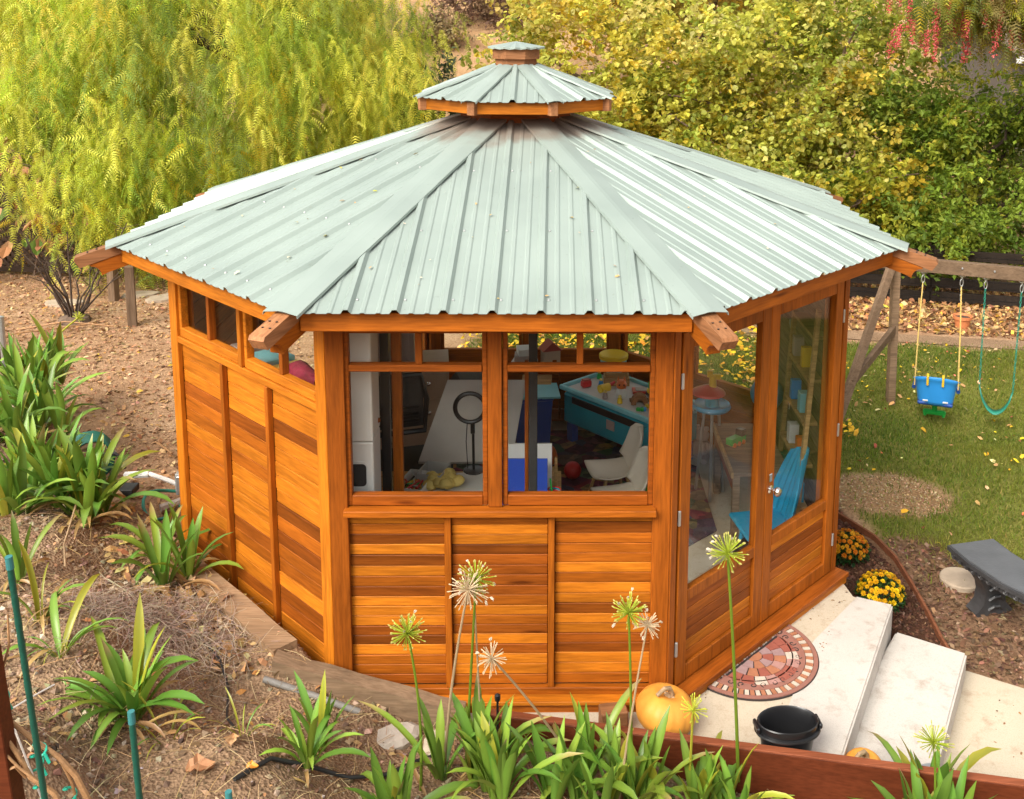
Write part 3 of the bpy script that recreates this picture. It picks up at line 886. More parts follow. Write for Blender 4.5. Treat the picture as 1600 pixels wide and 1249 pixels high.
for k in range(8):
    hip_cap(k, gz, RE, ZE, ZA, 0.36)
    a = R(22.5 + 45 * k)
    # rafter tail: capped beam end above a curved bracket
    def slope(r, dz): return (r, ZE + 0.004 + (RE - r) * sh + dz)
    top = [slope(2.28, -0.02), slope(2.56, -0.004), slope(2.795, 0), (2.806, slope(2.806, -0.015)[1]), (2.775, slope(2.775, -0.072)[1]), slope(2.28, -0.072)]
    b = MB(); b.prism(top, -0.043, 0.043, RX(R(90)))
    rtail = b.build('rafter_tail', M['cut_wood'], gz, RZ(a))
    low = [slope(2.30, -0.075), slope(2.725, -0.075)]
    for q in range(7):
        t = q / 6 * PI / 2
        low.append((2.715 - 0.055 * math.sin(t), slope(2.72, -0.085)[1] - 0.06 * (1 - math.cos(t))))
    low += [slope(2.62, -0.158), slope(2.30, -0.158)]
    b = MB(); b.prism(low, -0.038, 0.038, RX(R(90)))
    b.build('bracket', M['wood_mid_x'], rtail)
    for q in range(4):
        sb = MB(); sb.lathe([(0.006, 0), (0.006, 0.003), (0, 0.004)], 6, T(2.68 + 0.05 * (q // 2), -0.02 + 0.04 * (q % 2), slope(2.68 + 0.05 * (q // 2), 0)[1]))
        sb.build('screw', M['black_plastic'], rtail)

# ceiling inside
b = MB()
for k in range(8):
    a0, a1 = R(22.5 + 45 * k), R(67.5 + 45 * k)
    b.add([(2.3 * math.cos(a0), 2.3 * math.sin(a0), 2.24), (2.3 * math.cos(a1), 2.3 * math.sin(a1), 2.24), (0, 0, 2.90)], [[2, 1, 0]])
b.build('ceiling', M['pine'], gz)

# cupola
CRE, CZE, CZA = 0.68, 3.100, 3.345
b = MB()
def octo(r): return [(r * math.cos(R(22.5 + 45 * k)), r * math.sin(R(22.5 + 45 * k))) for k in range(8)]
b.prism(octo(0.40), 2.90, 3.06)
cup = b.build('cupola', M['wood_dark_x'], gz)
for rot in ROTS:
    roof_panel(rot, cup, CRE, CZE, CZA, 0.15, 0.0)
    ca = CRE * math.cos(R(22.5))
    piece('fascia', cup, (0, -0, 0), (0.475, 0.026, 0.078), M['wood_light_x']).matrix_local = RZ(R(rot)) @ T(0, -ca + 0.035, CZE - 0.045)
b = MB(); b.prism(octo(0.62), 3.03, 3.05); b.build('soffit', M['wood_dark_x'], cup)
for k in range(8):
    hip_cap(k, cup, CRE, CZE, CZA, 0.16, 0.05, 0.022, drop=0.012)
    piece('rafter_tail', cup, (0, 0, 0), (0.10, 0.052, 0.088), M['cut_wood'], None).matrix_local = RZ(R(22.5 + 45 * k)) @ T(0.640, 0, CZE - 0.045)
b = MB(); b.prism(octo(0.150), 3.262, 3.345); b.build('finial_base', M['cut_wood'], cup)
b = MB(); b.prism(octo(0.172), 3.345, 3.412); b.build('finial_ring', M['cut_wood'], cup)
b = MB()
n = 32
V = [(0, 0, 3.462)] + [((0.190 + 0.006 * math.cos(i * PI)) * math.cos(2 * PI * i / n), (0.190 + 0.006 * math.cos(i * PI)) * math.sin(2 * PI * i / n), 3.424 + 0.003 * math.cos(i * PI)) for i in range(n)]
F = [[0, 1 + i, 1 + (i + 1) % n] for i in range(n)]
b.add(V, F)
b.add([(x, y, z - 0.008) for x, y, z in V], [f[::-1] for f in F])
b.add(V[1:] + [(x, y, z - 0.012) for x, y, z in V[1:]], [[i, n + i, n + (i + 1) % n, (i + 1) % n] for i in range(n)])
b.build('finial_cap', M['roof'], cup)


# ------------------------------------------------------------------ landing, steps, retaining boards
def slab(name, poly, z0, z1, mat, ch=0.006):
    me = bpy.data.meshes.new(name)
    import bmesh
    bm = bmesh.new()
    vs = [bm.verts.new((x, y, z1)) for x, y in poly]
    f = bm.faces.new(vs)
    if f.normal.z < 0: f.normal_flip()
    bm.normal_update()
    ex = bmesh.ops.extrude_face_region(bm, geom=[f])
    for v in ex['geom']:
        if isinstance(v, bmesh.types.BMVert): v.co.z = z0
    bmesh.ops.recalc_face_normals(bm, faces=bm.faces[:])
    if ch:
        es = [e for e in bm.edges if all(abs(v.co.z - z1) < 1e-5 for v in e.verts) or (abs(e.verts[0].co.z - e.verts[1].co.z) > 0.01)]
        bmesh.ops.bevel(bm, geom=es, offset=ch, segments=2, affect='EDGES')
    bm.to_mesh(me); bm.free()
    me.materials.append(mat)
    return new_obj(name, me)
tag(slab('landing', [(-0.25, -1.9), (-0.25, -2.30), (1.60, -2.68), (2.400, -1.185), (2.186, -1.085), (2.150, -0.80), (1.85, -0.80), (0.75, -1.9)], -0.6, -0.003, M['concrete']), kind='structure')
tag(slab('top_step', [(1.28, -2.63), (1.62, -2.70), (2.406, -1.190), (2.20, -1.094), (1.80, -1.56)], -0.3, 0.006, M['concrete_white'], 0.010), kind='structure')
tag(slab('lower_step', [(1.40, -2.75), (1.98, -2.86), (2.785, -1.440), (2.425, -1.215), (2.30, -1.40)], -0.55, -0.160, M['concrete_white'], 0.012), kind='structure')
tag(slab('path', [(1.50, -2.80), (6.0, -4.6), (7.0, -3.9), (2.815, -1.370), (2.60, -1.50)], -0.6, -0.320, M['concrete'], 0.01), kind='structure')

rb = tag(empty('retaining_board'), 'long red-brown painted board holding back the flower bed in front of the steps', 'retaining board')
b = MB(); b.bar((-0.04, -2.371, -0.17), (5.2, -3.43, -0.17), 0.042, 0.65, ch=0.004); b.build('board', M['board_red'], rb)
b = MB(); b.bar((-0.04, -2.371, 0.158), (5.2, -3.43, 0.158), 0.044, 0.010, ch=0.002); b.build('highlight_edge', M['board_top'], rb)  # thin strip painting the highlight along the board's top

b = MB()
def plk(a, c, wd, th, nm, m, lab, cat, seed=0):
    a, c = Vector(a), Vector(c); d = (c - a).normalized(); s = d.cross(Vector((0, 0, 1))).normalized()
    mb = MB(); n = 14; V = []; F = []
    for i in range(n + 1):
        p = a.lerp(c, i / n)
        w1 = wd / 2 * (1 + 0.05 * math.sin(i * 1.7 + seed)); w2 = wd / 2 * (1 + 0.05 * math.cos(i * 2.3 + seed))
        z = 0.004 * math.sin(i * 1.3 + seed)
        V += [tuple(p - s * w1 + Vector((0, 0, z))), tuple(p + s * w2 + Vector((0, 0, z * 0.5))), tuple(p + s * w2 - Vector((0, 0, th))), tuple(p - s * w1 - Vector((0, 0, th)))]
    for i in range(n):
        for k in range(4):
            F.append([4 * i + k, 4 * i + (k + 1) % 4, 4 * i + 4 + (k + 1) % 4, 4 * i + 4 + k])
    F += [[3, 2, 1, 0], [4 * n, 4 * n + 1, 4 * n + 2, 4 * n + 3]]
    mb.add(V, F)
    return tag(mb.build(nm, m), lab, cat)
plk((-2.93, -0.27, 0.365), (-1.13, -2.13, 0.37), 0.14, 0.06, 'edging_plank', M['plank_old'], 'pale weathered plank edging the raised bed along the left wall', 'plank', 1)
plk((-1.16, -2.225, 0.375), (-0.18, -2.285, 0.115), 0.095, 0.14, 'edging_timber', M['timber_old'], 'cracked brown timber sloping down in front of the front wall', 'timber', 2)

# galvanised pipe lying by the timber
b = MB(); b.tube([(-1.19, -2.325, 0.315), (-0.95, -2.35, 0.245), (-0.70, -2.375, 0.165)], 0.017, 10)
tag(b.build('drain_pipe', mat_plain('dusty_grey_pipe', (0.20, 0.185, 0.165), 0.6, 0.2, 20), smooth=True), 'short grey plastic pipe lying beside the sloping timber', 'pipe')
for i, (x, y, s, sx) in enumerate([(-0.52, -2.47, 0.10, 1.5), (-0.30, -2.50, 0.085, 1.3)]):
    b = MB(); b.lathe([(0, 0.035), (s * 0.75, 0.032), (s, 0.01), (s * 0.95, -0.04), (0, -0.05)], 9, None, sx, 0.8)
    o = b.build('flat_stone', M['stone_light'] if i == 0 else M['concrete'], None, T(x, y, float(bed_z(x, y)) + 0.005) @ RZ(0.5 + i) @ RX(0.1))
    tag(o, ['pale rounded stone at the foot of the sloping timber', 'flat grey stone beside the flower stalks near the timber end'][i], 'stone')
b = MB(); b.box((0, 0, 0), (0.14, 0.09, 0.13), None, 0.006)
tag(b.build('paving_block', M['cut_wood'], None, T(0.585, -2.30, 0.062) @ RZ(0.15)), 'small brown block standing beside the big pumpkin', 'block')

# doormat: half round, moulded tiles
dm = tag(empty('doormat', (1.388, -1.672, 0.0), R(45)), 'half-round terracotta doormat with mosaic tiles and scroll border at the doors', 'doormat')
MR = M['mat_rubber'] = mat_plain('pink_terracotta_rubber', (0.29, 0.125, 0.09), 0.8, 0.1, 30)
MK = M['mat_joint'] = mat_plain('dark_mat_joint', (0.035, 0.025, 0.022), 0.9, 0.1)
tones = [mat_plain('mat_tile_' + n, c, 0.75, 0.15, 30) for n, c in (('orange', (0.38, 0.15, 0.075)), ('pink', (0.40, 0.21, 0.175)), ('cream', (0.54, 0.45, 0.36)), ('red', (0.30, 0.085, 0.055)), ('mauve', (0.32, 0.20, 0.19)))]
def half(r, n=40): return [(r * math.cos(-PI * i / n), r * math.sin(-PI * i / n)) for i in range(n + 1)]
b = MB(); b.prism([(-0.415, 0.0)] + half(0.415)[::-1][1:-1] + [(0.415, 0.0)], 0.0, 0.008); b.build('backing', MK, dm)
def ring_sector(r0, r1, a0, a1, y_off=0.0, z0=0.008, z1=0.012, n=5):
    o = [(r1 * math.cos(a0 + (a1 - a0) * i / n), r1 * math.sin(a0 + (a1 - a0) * i / n)) for i in range(n + 1)]
    q = [(r0 * math.cos(a1 + (a0 - a1) * i / n), r0 * math.sin(a1 + (a0 - a1) * i / n)) for i in range(n + 1)] if r0 > 0.001 else [(0, 0)]
    mb = MB(); mb.prism([(x, y - y_off) for x, y in o + q], z0, z1); return mb
for r0, r1 in ((0.385, 0.409), (0.325, 0.338), (0.262, 0.27), (0.270, 0.325)):
    ring_sector(r0, r1, -PI + 0.01, -0.01, 0.0, 0.008, 0.0135 if r1 - r0 < 0.03 else 0.011, 36).build('border_band', MR, dm)
for r0, r1, n in ((0.0, 0.05, 1), (0.054, 0.115, 5), (0.119, 0.185, 8), (0.189, 0.258, 10)):
    for i in range(n):
        a0 = -PI + PI * i / n; g = 0.004 / max(r1, 0.05)
        ring_sector(r0, r1, a0 + g, a0 + PI / n - g, 0.052, 0.008, 0.0135, 5).build('tile', random.choice(tones), dm)
for i in range(38):
    a0 = -PI + PI * i / 38
    ring_sector(0.341, 0.382, a0 + 0.010, a0 + PI / 38 - 0.010, 0, 0.008, 0.013, 2).build('border_tile', tones[2] if i % 2 else tones[0], dm)
for i in range(26):
    x = -0.315 + 0.63 * (i + 0.5) / 26
    piece('border_tile', dm, (x, -0.022, 0.0105), (0.018, 0.032, 0.005), tones[2] if i % 3 == 1 else tones[(i * 7) % 4], None, 0.001)
for i in range(15):
    a = -PI + PI * (i + 0.5) / 15
    pts = []
    for q in range(13):
        t = q / 12 * 4.2; rr = 0.004 + 0.0042 * t
        pts.append((0.298 * math.cos(a) + rr * math.cos(t * 1.4 + a + (i % 2) * PI), 0.298 * math.sin(a) + rr * math.sin(t * 1.4 + a + (i % 2) * PI), 0.0115))
    b = MB(); b.tube(pts, 0.0030, 5); b.build('scroll', MK, dm)

# black bucket
bk = tag(empty('bucket', (1.43, -2.53, 0.0), 0.1), 'black oval plastic bucket standing on the landing behind the red board', 'bucket')
b = MB(); pr = [(0.100, 0.0), (0.112, 0.05), (0.130, 0.17), (0.150, 0.172), (0.154, 0.180), (0.150, 0.187), (0.137, 0.190), (0.142, 0.225), (0.138, 0.230), (0.130, 0.222), (0.122, 0.16), (0.105, 0.02), (0.0, 0.012)]
b.lathe(pr, 36, None, 1.08, 0.74); b.build('tub', M['black_plastic'], bk, smooth=True)
for s in (-1, 1):
    b = MB(); b.box((s * 0.157, 0, 0.206), (0.018, 0.085, 0.028), None, 0.006)
    b.build('lug', M['black_plastic'], bk)

# pumpkins
M['pumpkin'] = mat_plain('pumpkin_skin', (0.70, 0.30, 0.045), 0.5, 0.18, 8, spec=0.35, coat=0.0, bump=0.08)
M['stem_tan'] = mat_plain('dry_stem', (0.36, 0.24, 0.13), 0.8, 0.25, 30, bump=0.4)
def pumpkin(x, y, z, r, h, label, stem=True, ribs=14, lean=0.0):
    o = tag(empty('pumpkin', (x, y, z), 0.4), label, 'pumpkin', 'pumpkins by the landing')
    n, m = 84, 18; V = []; F = []
    for i in range(m + 1):
        ph = PI * i / m
        for k in range(n):
            t = 2 * PI * k / n
            rr = r * math.sin(ph) ** 0.85 * (1 + 0.026 * abs(math.sin(t * ribs / 2)) ** 0.6 - 0.015)
            zz = h / 2 - h / 2 * math.cos(ph) ** 1 if False else h / 2 * (1 + math.cos(ph)) - 0.16 * h * max(0, 1 - (math.sin(ph) / 0.45)) * (1 if i < m / 2 else -0.3)
            V.append((rr * math.cos(t), rr * math.sin(t), zz))
    for i in range(m):
        for k in range(n):
            F.append([i * n + k, (i + 1) * n + k, (i + 1) * n + (k + 1) % n, i * n + (k + 1) % n])
    mb = MB(); mb.add(V, F); ob = mb.build('body', M['pumpkin'], o, RY(lean), smooth=True)
    if stem:
        mb = MB(); zt = h * 0.86
        mb.tube([(0, 0, zt - 0.01), (0.005, -0.004, zt + 0.02), (-0.02, -0.02, zt + 0.055), (-0.06, -0.03, zt + 0.062), (-0.10, -0.035, zt + 0.03)], [0.030, 0.016, 0.012, 0.011, 0.010], 9)
        for k in range(6):
            a = k * PI / 3
            mb.tube([(0.012 * math.cos(a), 0.012 * math.sin(a), zt + 0.004), (0.04 * math.cos(a), 0.04 * math.sin(a), zt - 0.002), (0.062 * math.cos(a), 0.062 * math.sin(a), zt - 0.006)], [0.011, 0.007, 0.003], 6)
        mb.build('stem', M['stem_tan'], o, RY(lean), smooth=True)
    return o
pumpkin(0.832, -2.31, -0.002, 0.155, 0.225, 'large orange pumpkin with a curled dry stem at the foot of the corner post', lean=0.22)
pumpkin(1.83, -2.50, -0.16, 0.10, 0.175, 'small orange pumpkin on the lower step, half hidden by the red board', True)
# square lantern beside it
ln = tag(empty('lantern', (2.10, -2.62, -0.16), 0.25), 'black square lantern with a pale lid standing behind the red board', 'lantern')
for sx in (-1, 1):
    for sy in (-1, 1): piece('post', ln, (sx * 0.05, sy * 0.05, 0.075), (0.014, 0.014, 0.13), M['black_plastic'])
piece('base', ln, (0, 0, 0.008), (0.125, 0.125, 0.016), M['black_plastic'])
piece('lid', ln, (0, 0, 0.148), (0.13, 0.13, 0.02), M['steel'])
for s, rot in ((1, None), (-1, None)): piece('side_panel', ln, (0, s * 0.046, 0.075), (0.09, 0.004, 0.12), M['black_plastic'])

# small solar stake light by the front wall
sk = tag(empty('garden_spike_light', (0.0, -2.47, float(bed_z(0.0, -2.47)))), 'thin black spike light standing in soil in front of the front wall', 'spike light')
b = MB(); b.tube([(0, 0, -0.05), (0, 0, 0.25)], 0.006, 8); b.build('stem', M['black_plastic'], sk)
b = MB(); b.lathe([(0.012, 0.245), (0.015, 0.255), (0.015, 0.275), (0.0, 0.285)], 10); b.build('head', M['black_plastic'], sk)

# black irrigation tubing
b = MB(); pts = []
for x, y in [(-1.05, -3.22), (-0.95, -3.05), (-0.82, -2.92), (-0.66, -2.86), (-0.5, -2.78), (-0.38, -2.66), (-0.3, -2.6)]:
    pts.append((x, y, float(bed_z(x, y, False)) + 0.02))
b.tube(pts, 0.010, 8)
tag(b.build('irrigation_tube', M['black_rubber'], smooth=True), 'black irrigation tube running over the soil by the front clumps', 'tube')
b = MB(); pts = [(x, y, float(bed_z(x, y, False)) + 0.018) for x, y in [(-1.75, -1.95), (-1.6, -2.05), (-1.45, -2.2), (-1.35, -2.38), (-1.28, -2.62), (-1.2, -2.75)]]
b.tube(pts, 0.006, 6)
tag(b.build('drip_line', M['black_rubber'], smooth=True), 'thin black drip line across bare soil near the end of the plank', 'tube', None)

# ------------------------------------------------------------------ planting strip with mums, edging, bench, stone
def gz_at(x, y): return float(ground_z(x, y))
ed = []
for x, y in [(2.36, 0.95), (2.47, 0.72), (2.60, 0.48), (2.74, 0.20), (2.80, -0.10), (2.80, -0.45), (2.79, -0.80), (2.77, -1.10), (2.775, -1.33)]:
    ed.append((x, y, gz_at(x, y) + 0.022))
b = MB()
for i in range(len(ed) - 1):
    a, c = Vector(ed[i]), Vector(ed[i + 1])
    b.bar(a, c + (c - a) * 0.03, 0.020, 0.05)
tag(b.build('lawn_edging', mat_wood('red_brown_edging', (0.19, 0.072, 0.035), 'x', 0.8, 0.35, coat=0)), 'red-brown bent edging strip between the mulch bed and the lawn', 'edging')

b = MB()
ctr = [Vector((3.155, -0.560, 0)), Vector((3.20, -0.75, 0)), Vector((3.29, -0.97, 0)), Vector((3.43, -1.18, 0)), Vector((3.62, -1.36, 0)), Vector((3.85, -1.49, 0))]
bn = tag(empty('garden_bench'), 'dark grey curved concrete bench with scalloped edge on the lawn', 'bench')
gb = gz_at(3.3, -0.9)
L_, R_ = [], []
for i, p in enumerate(ctr):
    d_ = (ctr[min(i + 1, 5)] - ctr[max(i - 1, 0)]).normalized(); n_ = Vector((d_.y, -d_.x, 0))
    hw = 0.17
    L_.append(p + n_ * hw); R_.append(p - n_ * hw)
outline = [(p.x, p.y) for p in L_] + [(p.x, p.y) for p in reversed(R_)]
def offs(poly, k):
    cx = sum(p[0] for p in poly) / len(poly); cy = sum(p[1] for p in poly) / len(poly)
    out = []
    n = len(poly)
    for i in range(n):
        a, c, e = Vector((*poly[i - 1], 0)), Vector((*poly[i], 0)), Vector((*poly[(i + 1) % n], 0))
        d1 = (c - a).normalized(); d2 = (e - c).normalized(); nn = (Vector((d1.y, -d1.x, 0)) + Vector((d2.y, -d2.x, 0))).normalized()
        out.append((c.x + nn.x * k, c.y + nn.y * k))
    return out
sgn = 1
z_t = gb + 0.415
def area(p): return sum(p[i - 1][0] * p[i][1] - p[i][0] * p[i - 1][1] for i in range(len(p)))
if area(outline) < 0: outline = outline[::-1]
b.prism(outline, z_t - 0.012, z_t); b.build('seat', M['bench_top'], bn)
b = MB(); b.prism(offs(outline, 0.018), z_t - 0.040, z_t - 0.010); b.prism(offs(outline, -0.012), z_t - 0.085, z_t - 0.038); b.build('rim', M['bench_stone'], bn)
# rosettes and beads round the edge
o2 = offs(outline, -0.008); n = len(o2)
for i in range(n):
    a, c = Vector((*o2[i], z_t - 0.062)), Vector((*o2[(i + 1) % n], z_t - 0.062))
    m_ = max(1, int((c - a).length / 0.06))
    nrm = (c - a).normalized().cross(Vector((0, 0, 1)))
    for k in range(m_):
        p = a.lerp(c, (k + 0.5) / m_)
        q = MB(); q.lathe([(0.024, 0.0), (0.022, 0.007), (0.015, 0.008), (0.011, 0.004), (0.007, 0.009), (0, 0.011)], 10)
        q.build('rosette', M['bench_stone'], bn, Matrix.Translation(p) @ nrm.to_track_quat('Z', 'Y').to_matrix().to_4x4(), smooth=True)
for x, y, rz in ((3.235, -0.72, 0.25), (3.60, -1.27, 0.9)):
    b = MB(); pr = []
    prof = [(-0.13, 0.0), (-0.145, 0.03), (-0.12, 0.05), (-0.085, 0.09), (-0.075, 0.16), (-0.09, 0.22), (-0.125, 0.27), (-0.13, 0.33)]
    poly = prof + [(-x_, z_) for x_, z_ in reversed(prof)]
    b.prism(poly, -0.055, 0.055, RX(R(90)))
    for zz in (0.05, 0.12, 0.19, 0.26):
        b.tube([(-0.05, -0.058, zz), (-0.02, -0.072, zz + 0.03), (0.02, -0.072, zz + 0.03), (0.05, -0.058, zz)], 0.012, 6)
        b.tube([(-0.05, 0.058, zz), (-0.02, 0.072, zz + 0.03), (0.02, 0.072, zz + 0.03), (0.05, 0.058, zz)], 0.012, 6)
    b.build('pedestal', M['bench_stone'], bn, T(x, y, gb - 0.005) @ RZ(rz), smooth=True)
b = MB(); b.lathe([(0, -0.03), (0.135, -0.03), (0.14, 0.03), (0.132, 0.042), (0, 0.044)], 26)
tag(b.build('stepping_stone', M['flagstone'], None, T(3.17, -0.38, gz_at(3.17, -0.38)), smooth=True), 'round tan stepping stone beside the leg of the bench', 'stepping stone')

# mums
def mum(x, y, z, r, cols, label, pot=False, wire=False):
    o = tag(empty('chrysanthemum', (x, y, z)), label, 'flowers', 'chrysanthemums in the planting strip')
    h = 0.0
    if pot:
        b = MB(); b.lathe([(0.075, 0), (0.10, 0.11), (0.108, 0.11), (0.108, 0.13), (0.098, 0.13), (0.09, 0.115), (0, 0.11)], 24); b.build('pot', M['orange_plastic'], o, smooth=True)
        piece('plant_tag', o, (0.07, -0.06, 0.13), (0.018, 0.004, 0.07), M['pine'], RX(0.15)); h = 0.08
    lV = np.array([(0, 0, 0), (0.4, -0.28, 0.05), (1, 0, -0.08), (0.4, 0.28, 0.05)]); lF = np.array([(0, 1, 2, 3)])
    n = 900
    d = rng.normal(size=(n, 3)); d /= np.linalg.norm(d, axis=1)[:, None]; d[:, 2] = np.abs(d[:, 2]) * 0.95 - 0.18
    rad = r * (0.55 + 0.45 * rng.random(n) ** 0.4)
    P = d * rad[:, None] * np.array([1, 1, 0.95]); P[:, 2] += h + r * 0.42
    col = palette(n, [(0.03, 0.085, 0.018), (0.055, 0.12, 0.022), (0.02, 0.05, 0.012)], [3, 2, 2])
    V, F, C = scatter(lV, lF, P, rotmats(np.arctan2(d[:, 1], d[:, 0]) + rng.normal(0, 0.6, n), rng.normal(-0.1, 0.7, n), rng.normal(0, 0.7, n)), rng.uniform(0.028, 0.048, n), col)
    lo = new_obj('foliage', mesh_np('foliage', V, F, M['leaf'], C), o); lo['kind'] = 'stuff'
    b = MB()
    for k in range(7): b.tube([(0, 0, h - 0.05), (0.03 * math.cos(k * .9), 0.03 * math.sin(k * .9), h + 0.05), (0.08 * math.cos(k * .9), 0.08 * math.sin(k * .9), h + r * 0.9)], 0.004, 5)
    b.build('stems', M['bark'], o)
    # blossoms: a few shared meshes, one object each
    meshes = []
    for v in range(4):
        Vs, Cs, Fs = [], [], []
        c0 = np.array(cols[v % len(cols)])
        for ringi, (np_, rr, tilt) in enumerate(((9, 1.0, 0.15), (8, 0.78, 0.45), (6, 0.5, 0.9))):
            for k in range(np_):
                a = 2 * PI * (k + 0.4 * ringi + random.random() * 0.3) / np_
                ca, sa = math.cos(a), math.sin(a); b0 = len(Vs)
                for (u, vv) in ((0.08, 0), (0.6, -0.2), (1.0, 0), (0.6, 0.2)):
                    rx = u * rr
                    Vs.append((ca * rx - sa * vv, sa * rx + ca * vv, 0.12 * ringi + math.sin(tilt) * u * 0.5)); Cs.append(c0 * (0.65 + 0.35 * u) * random.uniform(0.85, 1.1))
                Fs.append((b0, b0 + 1, b0 + 2, b0 + 3))
        meshes.append(mesh_np('blossom', np.array(Vs) * 0.022, np.array(Fs), M['petal'], np.clip(np.array(Cs), 0, 1)))
    placed = []
    tries = 0
    while len(placed) < 78 and tries < 4000:
        tries += 1
        v = Vector((random.gauss(0, 1), random.gauss(0, 1), abs(random.gauss(0, 1)) * 0.9 + 0.12)).normalized()
        if v.z < 0.10: continue
        p = Vector((v.x * r, v.y * r, v.z * r * 0.92 + h + r * 0.46)) * 1.0
        if any((p - q).length < 0.028 for q in placed): continue
        placed.append(p)
        Mx = Matrix.Translation(p) @ (v + Vector((random.uniform(-.3, .3), random.uniform(-.3, .3), 0.2))).to_track_quat('Z', 'Y').to_matrix().to_4x4() @ Matrix.Scale(random.uniform(0.8, 1.15), 4)
        new_obj('blossom', random.choice(meshes), o, Mx)
mum(2.452, -0.055, gz_at(2.45, -0.06), 0.148, [(0.78, 0.27, 0.01), (0.80, 0.36, 0.012), (0.74, 0.22, 0.01), (0.82, 0.42, 0.02)], 'orange chrysanthemum mound beside the corner of the double doors')
mum(2.475, -0.76, gz_at(2.47, -0.76), 0.148, [(0.84, 0.52, 0.008), (0.82, 0.44, 0.008), (0.85, 0.56, 0.012), (0.80, 0.40, 0.008)], 'yellow chrysanthemum in orange pot behind the landing corner', pot=True)

# ------------------------------------------------------------------ swing set
sw = tag(empty('swing_set'), 'weathered wooden A-frame swing set standing on the lawn', 'swing set')
B0, B1 = Vector((3.72, 3.30, 1.115)), Vector((5.50, 2.545, 1.115))
bd = (B1 - B0).normalized()
b = MB(); b.bar(B0 - bd * 0.15, B1 + bd * 0.5, 0.085, 0.135); b.build('beam', M['weathered_x'], sw)
gs = gz_at(3.88, 3.2)
pt = B0 + bd * 0.13
b = MB(); b.bar((pt.x + 0.03, pt.y + 0.02, gs - 0.05), (pt.x, pt.y + 0.01, 1.10), 0.075, 0.10, (0, 1, 0)); b.build('leg', M['timber_old'], sw)
foot = Vector((2.85, 2.05, gs - 0.05)); b = MB(); b.bar(foot, (pt.x - 0.06, pt.y - 0.05, 1.12), 0.085, 0.055, (0, 1, 0.3)); b.build('leg', M['weathered_x'], sw)
b = MB(); t_ = 0.36
mp = foot.lerp(Vector((pt.x - 0.06, pt.y - 0.05, 1.12)), t_)
b.bar(mp, (pt.x + 0.02, pt.y + 0.0, 0.40), 0.05, 0.085); b.build('brace', M['weathered_x'], sw)
ft2 = Vector((6.0, 3.0, gs)); p5 = B1 + bd * 0.3
b = MB(); b.bar((p5.x, p5.y + 0.5, gs - 0.05), (p5.x, p5.y, 1.10), 0.085, 0.1, (0, 1, 0)); b.build('leg', M['timber_old'], sw)
b = MB(); b.bar((p5.x, p5.y - 0.6, gs - 0.05), (p5.x, p5.y, 1.10), 0.085, 0.1, (0, 1, 0)); b.build('leg', M['timber_old'], sw)
for t in (0.22, 0.56, 0.78, 1.10): # bolts on the beam side
    p = B0.lerp(B1, t / 1.4); piece('bolt', sw, (p.x - 0.018, p.y - 0.046, p.z + 0.01), (0.018, 0.012, 0.018), M['steel'], RZ(-0.4))

def beam_at(px_t): return B0 + bd * px_t
def hanger(parent, p, col):
    b = MB()
    b.box((p.x, p.y, p.z - 0.078), (0.06, 0.045, 0.016)); 
    b.lathe([(0.012, -0.02), (0.012, 0.0)], 8, T(p.x, p.y, p.z - 0.09))
    pts = [(p.x + 0.016 * math.cos(a), p.y, p.z - 0.15 + 0.04 * math.sin(a)) for a in [k * PI / 6 for k in range(13)]]
    b.tube(pts, 0.005, 6); b.build('hanger', M['steel'], parent)
s1 = Vector((4.09, 3.143, 1.115)); s2 = Vector((4.435, 2.997, 1.115)); s3 = Vector((4.645, 2.908, 1.115)); s4 = Vector((4.955, 2.776, 1.115))
# toddler swing
ts = tag(empty('toddler_swing'), 'blue plastic toddler swing with yellow ropes and a green T-bar', 'swing')
hanger(ts, s1, None); hanger(ts, s2, None)
sc_ = Vector((4.215, 2.925, -0.13))        # seat centre
side = Vector((0.93, -0.36, 0)).normalized(); fwd_ = Vector((-0.36, -0.93, 0)).normalized()
Ms = Matrix(((side.x, fwd_.x, 0, sc_.x), (side.y, fwd_.y, 0, sc_.y), (0, 0, 1, sc_.z), (0, 0, 0, 1))) @ Matrix.Scale(1.14, 4)
# bucket shell seen from behind: tall back, flared rim
V, F = [], []; nu, nv = 20, 8
for j in range(nv + 1):
    t = j / nv
    for i in range(nu + 1):
        a = PI * i / nu
        wv = 0.175 - 0.03 * (1 - t); dv = 0.13 - 0.02 * (1 - t)
        flare = 0.022 * max(0, t - 0.82) / 0.18
        x = -(wv + flare) * math.cos(a); y = (dv + flare) * math.sin(a) ** 0.7
        top = 0.14 * (0.55 + 0.45 * math.sin(a)) ; z = -0.13 + t * (0.13 + top)
        V.append((x, y, z))
for j in range(nv):
    for i in range(nu):
        q = j * (nu + 1) + i; F.append([q, q + 1, q + nu + 2, q + nu + 1])
b = MB(); b.add(V, F)
o = b.build('back_shell', M['blue_plastic'], ts, Ms, smooth=True); md = o.modifiers.new('thickness', 'SOLIDIFY'); md.thickness = 0.014; md.offset = 0
b = MB(); b.box((0, 0.0, -0.125), (0.30, 0.22, 0.03), None, 0.01); b.build('seat', M['blue_dark'], ts, Ms)
b = MB(); b.tube([(-0.19, 0.0, -0.02), (-0.185, -0.09, -0.01), (-0.10, -0.14, 0.0), (0.10, -0.14, 0.0), (0.185, -0.09, -0.01), (0.19, 0.0, -0.02)], 0.018, 8); b.build('front_bar', M['blue_dark'], ts, Ms, smooth=True)
